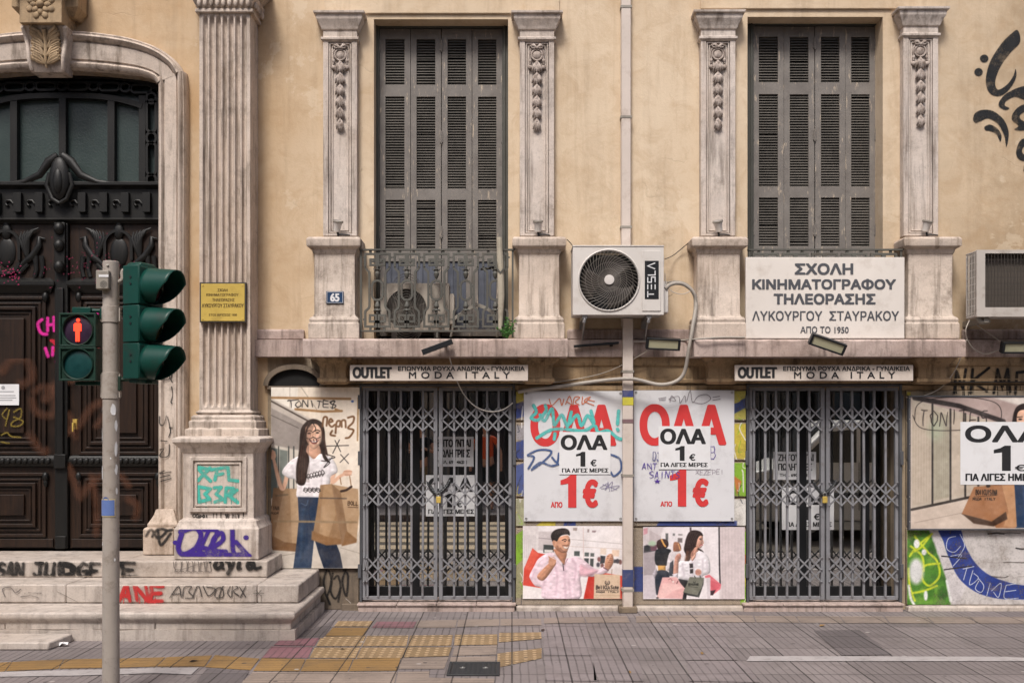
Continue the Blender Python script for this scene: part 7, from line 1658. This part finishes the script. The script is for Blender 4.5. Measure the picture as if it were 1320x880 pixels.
def d_jamb(c):                                    # crop of 2.75 from 0, 300
    for a in ([(574, 500), (596, 498), (600, 518), (578, 518), (574, 502)], [(582, 512), (592, 504)], [(612, 488), (606, 520), (614, 530)], [(608, 545), (612, 575), (606, 600), (618, 606)], [(566, 650), (566, 676), (580, 680), (590, 648)], [(594, 652), (604, 700), (598, 722)], [(600, 690), (610, 690)], [(570, 736), (592, 738)], [(566, 768), (580, 766), (566, 790), (596, 790), (600, 750)], [(584, 842), (566, 852), (606, 846)], [(568, 866), (602, 858)], [(570, 880), (606, 870)]): c.line(a, 1.3, (34, 32, 32), .6)
decal((203.5, 470, 222.5, 640), -.0885, d_jamb, BLD, 'small black marker tags up the door jamb', (0, 300), 2.75)
def d_scr(c):
    for a in ([(560, 860-560+0, ), ] if 0 else [(196, 668), (206, 660), (216, 672), (224, 662)], [(200, 676), (212, 664)]): c.line(a, 1.6, (50, 46, 46), 1.2, .8)
decal((203.5, 655, 222.5, 672), -.0885, d_scr, BLD, 'small black scribble above the doorway plinth')
# the door
def d_mag(c):                                     # crop of 3.52 from 0, 230
    m = (206, 36, 142)
    for a in ([(190, 640), (172, 660), (186, 700), (212, 706)], [(216, 634), (216, 690)], [(244, 630), (246, 690)], [(216, 664), (266, 660)], [(206, 770), (218, 806)], [(240, 766), (238, 800)], [(434, 640), (440, 616)], [(440, 690), (466, 700)], [(256, 830), (266, 830)], [(286, 610), (300, 606)], [(456, 650), (462, 668)]): c.line(a, 3.6, m, 1.6)
    for a in ([(232, 735), (262, 745), (250, 780)], [(240, 740), (266, 770)], [(444, 762), (456, 756)]): c.line(a, 3.4, (178, 20, 46), 1.8)
decal((44, 402, 134, 470), YD-.019, d_mag, DOOR, 'magenta and red letters', (0, 230), 3.52)
def d_brown(c):                                   # crop of 3.386 from 0, 460
    b_ = (104, 66, 47)
    for a, w_ in (([(10, 60), (60, 10), (120, 20), (140, 90), (90, 120)], 11), ([(150, 150), (190, 130), (240, 150), (230, 250), (160, 240), (140, 190)], 9), ([(130, 340), (170, 400), (200, 410)], 10), ([(200, 180), (260, 110), (330, 90), (400, 60)], 12), ([(280, 330), (340, 300), (400, 220), (440, 200)], 10), ([(300, 480), (330, 560), (350, 610), (380, 570), (440, 520)], 9), ([(400, 520), (420, 640), (420, 770)], 8), ([(300, 250), (330, 350)], 8), ([(560, 620), (600, 650), (590, 700)], 9), ([(530, 520), (560, 560)], 8), ([(420, 300), (450, 260)], 7)): c.line(a, w_, b_, 6, .30)
    yl = (126, 108, 40)
    for a in ([(30, 225), (10, 250), (30, 270), (40, 230), (24, 300)], [(60, 240), (90, 225), (90, 262), (56, 282), (50, 300), (84, 300), (100, 280), (60, 262)], [(6, 340), (30, 330), (50, 346), (90, 350)], [(4, 370), (40, 376)]): c.line(a, 1.8, yl, 1.2, .8)
decal((-2, 462, 192, 700), YD-.0215, d_brown, DOOR, 'faded brown sweeps and yellow scrawl', (0, 460), 3.386, 1.6)
def d_dust(c):
    r = random.Random(6)
    for i in range(70): c.ell(r.gauss(110, 30), r.gauss(342, 16), .8, .7, (120, 26, 60), .6, .8)
    for i in range(40): c.ell(r.gauss(8, 10), r.gauss(352, 8), 1.0, .8, (150, 30, 80), .6, .8)
decal((0, 300, 190, 372), YD-.06, d_dust, DOOR, 'speckles of pink spray', k=1.6)
# wall below the woman poster, lunette side
def d_loops(c):                                   # crop of 2.75 from 330, 480
    K = (34, 32, 32)
    for a in ([(250, 700), (240, 740), (250, 790), (268, 740), (258, 700)], [(272, 710), (264, 770), (282, 800), (300, 760), (290, 720), (276, 730)], [(300, 760), (292, 810)], [(318, 700), (306, 740), (320, 790), (326, 720), (312, 700)], [(250, 790), (262, 820)]): c.line(a, 2.6, K, 1.6, .9)
    c.line([(318, 800), (336, 816)], .8, (180, 170, 160), .6)
decal((407, 733.5, 462, 781), -.0235, d_loops, BLD, 'smeared black loops', (330, 480), 2.75)
def d_side(c):                                    # stickers and scribbles on the pedestal's right neighbour
    for a in ([(352, 560), (356, 600), (351, 640)],): c.line(a, 1.5, BK, 1)
# painted stone courses (between and beside the posters)
GROOVES = ((541.3, 544.7), (592.3, 595.7), (639.3, 642.7), (677.3, 680.7))
def d_pier(c):
    Y_, B_, Gn, W_ = (196, 178, 66), (52, 66, 122), (128, 172, 50), (216, 212, 206)
    F = lambda *a, **k: c.fill(*a, **k)
    F([(664, 503), (962, 503), (962, 779), (664, 779)], (176, 162, 146), 1, .5, smooth=False)
    for q, col in (([(664, 505), (677, 505), (677, 516), (664, 520)], Y_), ([(664, 520), (677, 518), (677, 536), (664, 540)], B_), ([(664, 548), (677, 548), (677, 568), (664, 566)], (150, 146, 150)), ([(664, 570), (677, 566), (677, 592), (664, 590)], B_), ([(664, 600), (677, 596), (677, 640), (664, 636)], (70, 84, 136)), ([(664, 642), (677, 642), (677, 678), (664, 678)], (160, 160, 130)), ([(664, 690), (675, 682), (675, 720), (664, 730)], Gn), ([(664, 730), (675, 720), (675, 770), (664, 770)], (150, 146, 110)),
                   ([(700, 671), (716, 671), (716, 678), (690, 678)], Y_), ([(728, 672), (742, 672), (742, 678), (726, 678)], B_), ([(945, 503), (963, 503), (963, 540), (945, 540)], (186, 178, 88)), ([(945, 520), (963, 512), (963, 524), (945, 534)], B_), ([(945, 546), (963, 546), (963, 592), (945, 590)], Y_), ([(945, 596), (963, 596), (963, 640), (945, 638)], Gn), ([(945, 612), (956, 620), (950, 638)], (190, 110, 60)), ([(945, 643), (963, 643), (963, 677), (945, 677)], W_), ([(950, 690), (963, 684), (963, 778), (955, 778)], Gn), ([(952, 716), (963, 714), (963, 726), (952, 728)], (186, 100, 60)),
                   ([(850, 671), (950, 671), (950, 678), (846, 678)], B_), ([(817, 730), (830, 730), (830, 762), (817, 762)], B_), ([(803, 735), (817, 735), (817, 760), (803, 756)], (160, 150, 140)), ([(803, 520), (817, 520), (817, 560), (803, 560)], (170, 160, 150)), ([(803, 600), (817, 600), (817, 640), (803, 630)], (120, 124, 150))): F(q, col, 2, .92, smooth=False)
    r = random.Random(11)
    for i in range(26):
        x = r.choice((r.uniform(664, 677), r.uniform(946, 963))); yy = r.uniform(505, 770); col = r.choice((W_, (40, 44, 60), Y_, Gn)); c.line([(x, yy), (x+r.uniform(-6, 6), yy+r.uniform(4, 16)), (x+r.uniform(-6, 6), yy+r.uniform(8, 28))], r.uniform(.7, 1.8), col, .8, .9)
    for g in GROOVES: c.a[(c.gy > g[0]) & (c.gy < g[1])] = 0
decal((665.2, 503.8, 961.3, 778.8), -.0425, d_pier, BLD, 'yellow, blue and green paint over the stone courses', k=1.5)
def d_mural(c):                                   # crop of 3.144 from 1160, 500
    F = lambda *a, **k: c.fill(*a, **k); L = lambda *a, **k: c.line(*a, **k)
    F([(20, 560), (760, 560), (760, 880), (20, 880)], (196, 190, 187), 1, .96, smooth=False)
    for i in range(26):
        r_ = random.Random(i); x, yy = r_.uniform(240, 740), 590+58*int(r_.uniform(0, 5)); L([(x, yy), (x+r_.uniform(20, 60), yy+r_.uniform(-5, 5)), (x+r_.uniform(60, 110), yy+r_.uniform(-4, 4))], r_.uniform(.8, 2.2), r_.choice(((50, 46, 46), (150, 142, 138), (90, 84, 80))), .8, .9)
    F([(26, 576), (118, 572), (140, 640), (180, 740), (214, 880), (26, 880)], (76, 128, 46), 2, 1, smooth=False)
    r_ = random.Random(3)
    for i in range(46): c.ell(r_.uniform(30, 190), r_.uniform(580, 870), r_.uniform(8, 24), r_.uniform(8, 26), r_.choice(((44, 84, 34), (96, 150, 52), (58, 104, 40), (120, 164, 60))), 4, .6)
    F([(120, 572), (160, 572), (200, 690), (270, 800), (240, 870), (206, 880), (190, 780), (150, 660)], (200, 194, 194), 3, 1, smooth=False)
    for a in ([(40, 680), (70, 640), (130, 590)], [(60, 600), (110, 660), (150, 700), (160, 760), (120, 800), (90, 770), (100, 720), (160, 710)], [(36, 730), (40, 800), (60, 860)], [(50, 830), (100, 820), (150, 800)], [(44, 640), (90, 680), (96, 740)], [(120, 600), (90, 640), (60, 660)]): L(a, 2.6, (196, 208, 52), 1.6, .95)
    c.ell(68, 630, 12, 18, (232, 232, 228), 2); c.ell(98, 664, 10, 12, (232, 232, 228), 2); c.ell(66, 742, 30, 52, (208, 208, 206), 6); L([(36, 800), (44, 850), (60, 880)], 3, (220, 220, 216), 2); L([(190, 780), (206, 860)], 3, (220, 220, 216), 2); c.ell(105, 840, 8, 20, (226, 228, 224), 2)
    F([(158, 566), (240, 566), (262, 630), (300, 700), (352, 750), (420, 780), (520, 800), (760, 806), (760, 866), (520, 856), (400, 852), (310, 826), (240, 770), (200, 690), (176, 620)], (44, 62, 132), 1.5, 1)
    wl = (196, 200, 210)
    for a in ([(226, 600), (196, 610), (190, 650), (220, 664), (246, 640)], [(244, 592), (262, 640), (232, 690)], [(206, 680), (250, 676), (216, 720)], [(274, 720), (258, 776)], [(256, 732), (300, 722)], [(296, 738), (282, 796), (318, 770), (300, 750)], [(318, 770), (340, 800), (330, 826), (306, 812), (320, 780)], [(366, 790), (352, 840)], [(372, 820), (410, 790), (400, 846), (380, 826)], [(430, 800), (424, 850), (480, 850)], [(428, 824), (470, 818)], [(430, 798), (480, 790)]): L(a, .9, wl, .6)
    for a in ([(160, 574), (180, 560)], [(170, 680), (270, 690)], [(180, 735), (290, 720)]): L(a, 1.6, (40, 36, 40), .8)
    c.blotch(6, 14, 5)
decal((1169.5, 681.5, 1398, 778.6), -.0425, d_mural, BLD, 'green leaf and blue curve mural at the foot of the pier', (1160, 500), 3.144, 1.6)
def d_strip(c):
    for q, col in (([(1169, 505), (1174, 505), (1174, 541), (1169, 541)], (190, 176, 70)), ([(1169, 512), (1174, 510), (1174, 524), (1169, 526)], (60, 76, 130)), ([(1169, 548), (1174, 548), (1174, 590), (1169, 590)], (200, 186, 70)), ([(1169, 598), (1174, 598), (1174, 640), (1169, 640)], (196, 190, 80)), ([(1169, 644), (1174, 644), (1174, 676), (1169, 676)], (206, 196, 60))): c.fill(q, col, 1, .95, smooth=False)
decal((1169.4, 504, 1174, 677), -.0425, d_strip, BLD, 'yellow paint beside the billboard', k=2)

# ================================================================ across the street (seen in the shop glass)
M['facade_a'] = stone('far_render_cream', (.38, .33, .27), (.43, .37, .29), (.16, .13, .10), .3, .3, .2, .85)
M['facade_b'] = stone('far_render_grey', (.26, .255, .25), (.31, .30, .28), (.11, .1, .09), .3, .3, .2, .85)
M['pane_dark'] = paint('far_window_pane', (.03, .035, .04), .12, .1, spec=.6)
M['awning'] = paint('far_awning', (.18, .06, .05), .7, .1)
def far_building(x0, x1, floors, mat, lab, seed):
    yb = -15.2; T = thing('apartment_building', lab, 'building', ((x0+x1)/2, yb, 0)); h = 4.0+3.1*floors; r = random.Random(seed)
    mb = MB(); mb.box(x0, x1, yb-9, yb, -.1, h); mb.stack(x0, x1, yb-9, yb, [(.0, h), (.0, h+.6)]); mb.build('wall', mat, T, smooth=0)
    n = int((x1-x0)/2.6); step = (x1-x0)/n
    for k in range(n):
        a = x0+k*step+.35; b_ = a+step-.7
        mb = MB(); mb.box(a, b_, yb-.05, yb+.03, .2, 2.9); WN = mb.build('shop_window', M['pane_dark'], T, smooth=0)
        mb = MB(); mb.box(a-.06, b_+.06, yb+.0, yb+.06, 2.9, 3.5); mb.build('shop_fascia', M['awning'] if k % 2 else M['gate_edge'], T, bevel=.01)
        for f in range(floors):
            z = 4.7+3.1*f
            mb = MB(); mb.box(a+.25, b_-.25, yb-.04, yb+.02, z, z+1.9); W_ = mb.build('window', M['pane_dark'], T, smooth=0)
            mb = MB(); mb.ribbon([(a+.25, z), (b_-.25, z), (b_-.25, z+1.9), (a+.25, z+1.9)], .09, yb+.0, yb+.06, True); mb.box((a+b_)/2-.03, (a+b_)/2+.03, yb, yb+.05, z, z+1.9); mb.build('frame', M['sign_white'], W_, smooth=0)
    for f in range(floors):
        z = 4.25+3.1*f; mb = MB(); mb.box(x0+.2, x1-.2, yb, yb+1.1, z-.14, z)
        SLB = mb.build('balcony', mat, T, bevel=.01); mb = MB(); mb.box(x0+.2, x1-.2, yb+1.05, yb+1.08, z+.9, z+.95)
        k = x0+.25
        while k < x1-.25: mb.box(k-.01, k+.01, yb+1.055, yb+1.075, z, z+.9); k += .13
        mb.build('railing', M['iron'], SLB, smooth=0)
far_building(-17, -5.2, 2, M['facade_b'], 'grey apartment building across the street, left of the cream one', 1)
far_building(-5.0, 7.4, 1, M['facade_a'], 'cream apartment building straight across the street from the shopfronts', 2)
far_building(7.6, 19, 2, M['facade_b'], 'taller grey apartment building across the street, right of the cream one', 3)
# street tree
def foliage_mat():
    b = NB('tree_leaf'); i_ = b.n('ShaderNodeObjectInfo'); c = b.mix(b.ramp(b.noise(2.2, 4), .3, .7), (.028, .066, .014), (.075, .13, .03)); return b.fin(c, .55)
M['tree_leaf'] = foliage_mat(); M['bark'] = stone('bark', (.13, .10, .075), (.17, .13, .10), (.04, .03, .025), .6, .5, .6, .9)
def tree(x, y, h, rad, seed, lab):
    r = random.Random(seed); T = thing('street_tree', lab, 'tree', (x, y, 0), 'street trees across the road'); mb = MB()
    mb.tube([(x, y, -.05), (x+.03, y, 1.0), (x-.03, y+.03, 2.0), (x, y, 2.6)], [.17, .13, .12, .12], 12); tips = []
    for k in range(9):
        a = 2*math.pi*k/9+r.uniform(-.3, .3); L = rad*r.uniform(.55, .95); e = Vector((x+L*math.cos(a), y+L*math.sin(a), 2.6+(h-2.9)*r.uniform(.25, .95))); m_ = Vector((x, y, 2.5)).lerp(e, .5)+Vector((0, 0, .25))
        mb.tube([(x, y, 2.4), m_, e], [.09, .055, .02], 7); tips += [e, m_, m_.lerp(e, .5)]
    mb.build('trunk', M['bark'], T, smooth=60)
    lf = MB()
    for k in range(70):
        c = r.choice(tips)+Vector((r.gauss(0, .32), r.gauss(0, .32), r.gauss(0, .28)))
        for i in range(42):
            p = c+Vector((r.gauss(0, .20), r.gauss(0, .20), r.gauss(0, .16))); d = Vector((r.uniform(-1, 1), r.uniform(-1, 1), r.uniform(-.8, .5))).normalized()*r.uniform(.05, .10); s_ = d.cross(Vector((r.uniform(-1, 1), r.uniform(-1, 1), 1))).normalized()*.028
            lf.add([p, p+d*.5+s_, p+d, p+d*.5-s_], [(0, 1, 2, 3)])
    lf.build('crown', M['tree_leaf'], T, smooth=0, fix=False)
tree(6.3, -10.2, 5.4, 1.5, 1, 'leafy street tree across the road reflected in the right shop glass'); tree(10.5, -10.2, 5.8, 1.6, 2, 'leafy street tree across the road, farther right'); tree(-8.2, -10.2, 5.6, 1.5, 3, 'leafy street tree across the road, facing the entrance steps')
# parked van reflected in the right glass
def van():
    cx, y0, y1 = 6.0, -7.7, -5.9; T = thing('parked_van', 'white van with wide dark windows parked on the road, mirrored in the glass', 'van', (cx, (y0+y1)/2, -.12), None)
    L = 2.25; zb = .08
    prof = [(-L, .18), (-L-.06, .55), (-L+.0, .95), (-L+.25, 1.02), (-L+.55, 1.08), (-L+1.15, 1.66), (-L+1.5, 1.76), (L-.4, 1.78), (L-.1, 1.70), (L+.02, 1.0), (L+.05, .4), (L, .18)]
    rings = []
    for t, inset, lift in ((0, .10, 0), (.06, .03, 0), (.2, 0, 0), (.8, 0, 0), (.94, .03, 0), (1, .10, 0)):
        yy = y0+(y1-y0)*t; rings.append([(cx+x*(1-inset*.12), yy, z-(inset*.35 if z > 1 else 0)) for x, z in prof])
    mb = MB(); mb.loft(rings); mb.build('body', paint('van_white', (.62, .62, .60), .25, .03, (.3, .28, .25), .15, spec=.5), T, bevel=.03, smooth=40)
    for yy, s_ in ((y1+.006, 1), (y0-.006, -1)):
        for a in (([-L+.72, 1.1], [-L+1.22, 1.58], [-L+1.62, 1.62], [-L+1.62, 1.1]), ([-L+1.70, 1.1], [-L+1.70, 1.62], [-L+2.9, 1.64], [-L+2.9, 1.1]), ([-L+2.98, 1.1], [-L+2.98, 1.64], [L-.35, 1.62], [L-.2, 1.1])):
            mb = MB(); mb.prism([(cx+x, z) for x, z in a], yy-.004, yy+.004); mb.build('side_window', M['pane_dark'], T, smooth=0)
        mb = MB()
        for x in (-L+1.66, -L+2.94): mb.box(cx+x-.004, cx+x+.004, yy-.002, yy+.003, .35, 1.1)
        mb.box(cx-L+.3, cx+L-.2, yy-.006, yy+.012, .55, .63); mb.build('trim', M['black'], T, smooth=0)
        for x in (-L+.85, L-.85):
            mb = MB(); mb.lathe((cx+x, yy+.03*s_, .20), [(.34, -.2*s_), (.345, -.02*s_), (.31, .0), (.22, .005*s_), (.0, -.01*s_)], 'Y', 28); WH = mb.build('wheel', M['black'], T, smooth=40)
            mb = MB(); mb.lathe((cx+x, yy+.035*s_, .20), [(.21, -.01*s_), (.20, .006*s_), (.06, .012*s_), (0, .012*s_)], 'Y', 24); mb.build('rim', M['steel'], WH, smooth=40)
    for yy in (y0+.25, y1-.25): mb = MB(); mb.ell((cx-L-.0, yy, .72), (.09, .17, .10)); mb.build('headlight', M['lampglass'], T)
    mb = MB(); v = [(cx-L+.60, y0+.17, 1.13), (cx-L+.60, y1-.17, 1.13), (cx-L+1.13, y1-.22, 1.64), (cx-L+1.13, y0+.22, 1.64)]; mb.add([(a-.012, b_, c+.012) for a, b_, c in v]+[(a+.02, b_, c-.02) for a, b_, c in v], [(0, 1, 2, 3), (4, 7, 6, 5), (0, 4, 5, 1), (2, 6, 7, 3), (1, 5, 6, 2), (0, 3, 7, 4)]); mb.build('windscreen', M['pane_dark'], T, smooth=0)
    mb = MB(); mb.box(cx-L-.09, cx-L+.1, y0+.05, y1-.05, .2, .42); mb.box(cx+L-.1, cx+L+.09, y0+.05, y1-.05, .2, .42); mb.build('bumper', M['black'], T, bevel=.03)
van()
# two people standing opposite, looking at the facade
def person(lab, x, y, h, skin, hair, top, legs, pose, long_legs):
    T = thing('person', lab, 'person', (x, y, 0)); k = h/1.75
    def body(name, verts, edges, rad, mat, parent, root=0):
        me = bpy.data.meshes.new(name); me.from_pydata([(x+v[0]*k-LOC[T.name].x, y+v[1]*k-LOC[T.name].y, v[2]*k) for v in verts], edges, [])
        o = bpy.data.objects.new(name, me); COL.objects.link(o); o.parent = parent; LOC[o.name] = LOC[T.name]
        sk = o.modifiers.new('skin', 'SKIN'); sk.use_smooth_shade = True
        for i, q in enumerate(me.skin_vertices[0].data): q.radius = (rad[i][0]*k, rad[i][1]*k); q.use_root = i == root
        ss = o.modifiers.new('sub', 'SUBSURF'); ss.levels = 2; ss.render_levels = 2
        me.materials.append(mat); return o
    V = [(0, 0, .94), (0, .01, 1.12), (0, 0, 1.32), (0, -.01, 1.44), (0, .0, 1.50), (0, .02, 1.56), (0, .03, 1.66), (0, .01, 1.73)]
    Rd = [(.155, .105), (.135, .10), (.155, .105), (.10, .07), (.052, .052), (.068, .08), (.077, .095), (.05, .06)]
    E = [(0, 1), (1, 2), (2, 3), (3, 4), (4, 5), (5, 6), (6, 7)]
    for s_ in (-1, 1):
        b0 = len(V); el, ha, fi = pose[0 if s_ < 0 else 1]
        V += [(s_*.19, 0, 1.40), (s_*el[0], el[1], el[2]), (s_*ha[0], ha[1], ha[2]), (s_*fi[0], fi[1], fi[2])]; Rd += [(.052, .052), (.040, .040), (.028, .030), (.024, .038)]; E += [(3, b0), (b0, b0+1), (b0+1, b0+2), (b0+2, b0+3)]
        for q in range(4):                        # fingers
            V.append((s_*fi[0]+(q-1.5)*.016, fi[1]+.035, fi[2]-.06)); Rd.append((.009, .009)); E.append((b0+3, len(V)-1))
        V.append((s_*fi[0]-s_*.03, fi[1]+.03, fi[2]-.01)); Rd.append((.010, .010)); E.append((b0+3, len(V)-1))
        b1 = len(V)
        V += [(s_*.10, 0, .86), (s_*.11, .02, .48), (s_*.115, -.02, .09), (s_*.12, .10, .035), (s_*.12, .17, .03)]; Rd += [(.088, .092), (.056, .062), (.036, .042), (.040, .030), (.034, .022)]; E += [(0, b1), (b1, b1+1), (b1+1, b1+2), (b1+2, b1+3), (b1+3, b1+4)]
    B_ = body('body', V, E, Rd, skin, T)
    V2 = [(0, 0, .93), (0, .01, 1.12), (0, 0, 1.32), (0, -.01, 1.43)]; R2 = [(.172, .122), (.155, .118), (.172, .122), (.115, .086)]; E2 = [(0, 1), (1, 2), (2, 3)]
    for s_ in (-1, 1):
        el = pose[0 if s_ < 0 else 1][0]; V2 += [(s_*.185, 0, 1.39), (s_*(.19+(el[0]-.19)*.45), el[1]*.45, 1.40+(el[2]-1.40)*.45)]; R2 += [(.066, .066), (.062, .062)]; E2 += [(3, len(V2)-2), (len(V2)-2, len(V2)-1)]
    body('top', V2, E2, R2, top, T)
    V3 = [(0, 0, .95)]; R3 = [(.168, .118)]; E3 = []
    for s_ in (-1, 1):
        b1 = len(V3); V3 += [(s_*.10, 0, .84), (s_*.112, .02, .50)]; R3 += [(.104, .106), (.082, .086)]; E3 += [(0, b1), (b1, b1+1)]
        if long_legs: V3.append((s_*.115, -.02, .11)); R3.append((.066, .07)); E3.append((b1+1, b1+2))
    body('shorts' if not long_legs else 'trousers', V3, E3, R3, legs, T)
    mb = MB(); zc_ = 1.665*k
    mb.ell((x, y-.012, zc_+.03), (.096*k, .112*k, .105*k), None, 16, 12); mb.ell((x, y-.075*k, zc_-.06), (.08*k, .05*k, .11*k), None, 12, 8); mb.build('hair', hair, T, smooth=180)
    mb = MB()
    for s_ in (-1, 1): mb.ell((x+s_*.034*k, y+.118*k, 1.655*k), (.028*k, .012*k, .018*k), None, 10, 6)
    mb.box(x-.07*k, x+.07*k, y+.108*k, y+.116*k, 1.658*k, 1.666*k); mb.build('sunglasses', M['black'], T)
    mb = MB(); mb.ell((x, y+.128*k, 1.625*k), (.014*k, .022*k, .024*k)); mb.ell((x, y+.108*k, 1.585*k), (.026*k, .012*k, .008*k))
    for s_ in (-1, 1): mb.ell((x+s_*.083*k, y+.02*k, 1.64*k), (.012*k, .022*k, .032*k))
    mb.build('face', skin, T, smooth=180)
    return T
skin_m = paint('skin', (.50, .28, .19), .5, .06); hair_m = paint('dark_hair', (.035, .022, .016), .5, .2)
person('person in an orange sleeveless top, dark shorts and sunglasses standing across the street', -.52, -10.35, 1.74, skin_m, hair_m, paint('orange_top', (.62, .10, .035), .8), paint('dark_shorts', (.03, .04, .045), .8), (((.30, -.02, 1.13), (.31, .07, .90), (.31, .09, .82)), ((.29, .0, 1.13), (.30, .09, .90), (.30, .11, .82))), False)
person('person in a black top and khaki trousers holding a camera, standing across the street', -1.82, -10.35, 1.72, skin_m, hair_m, paint('black_top', (.02, .02, .022), .8), paint('khaki_trousers', (.24, .18, .11), .85), (((.27, .06, 1.15), (.12, .26, 1.22), (.06, .29, 1.25)), ((.27, .06, 1.15), (.12, .26, 1.22), (.06, .29, 1.25))), True)
CMR = thing('camera_body', 'black photo camera held by the person in khaki trousers', 'camera', (-1.82, -10.03, 1.22)); mb = MB(); mb.box(-1.89, -1.75, -10.07, -10.02, 1.21, 1.30); mb.box(-1.84, -1.80, -10.06, -10.03, 1.30, 1.325); mb.build('camera_case', M['black'], CMR, bevel=.008); mb = MB(); mb.lathe((-1.82, -10.02, 1.255), [(.036, 0), (.036, .07), (.03, .07), (.025, .06), (0, .058)], 'Y', 20); mb.build('camera_lens', M['black'], CMR, smooth=40)
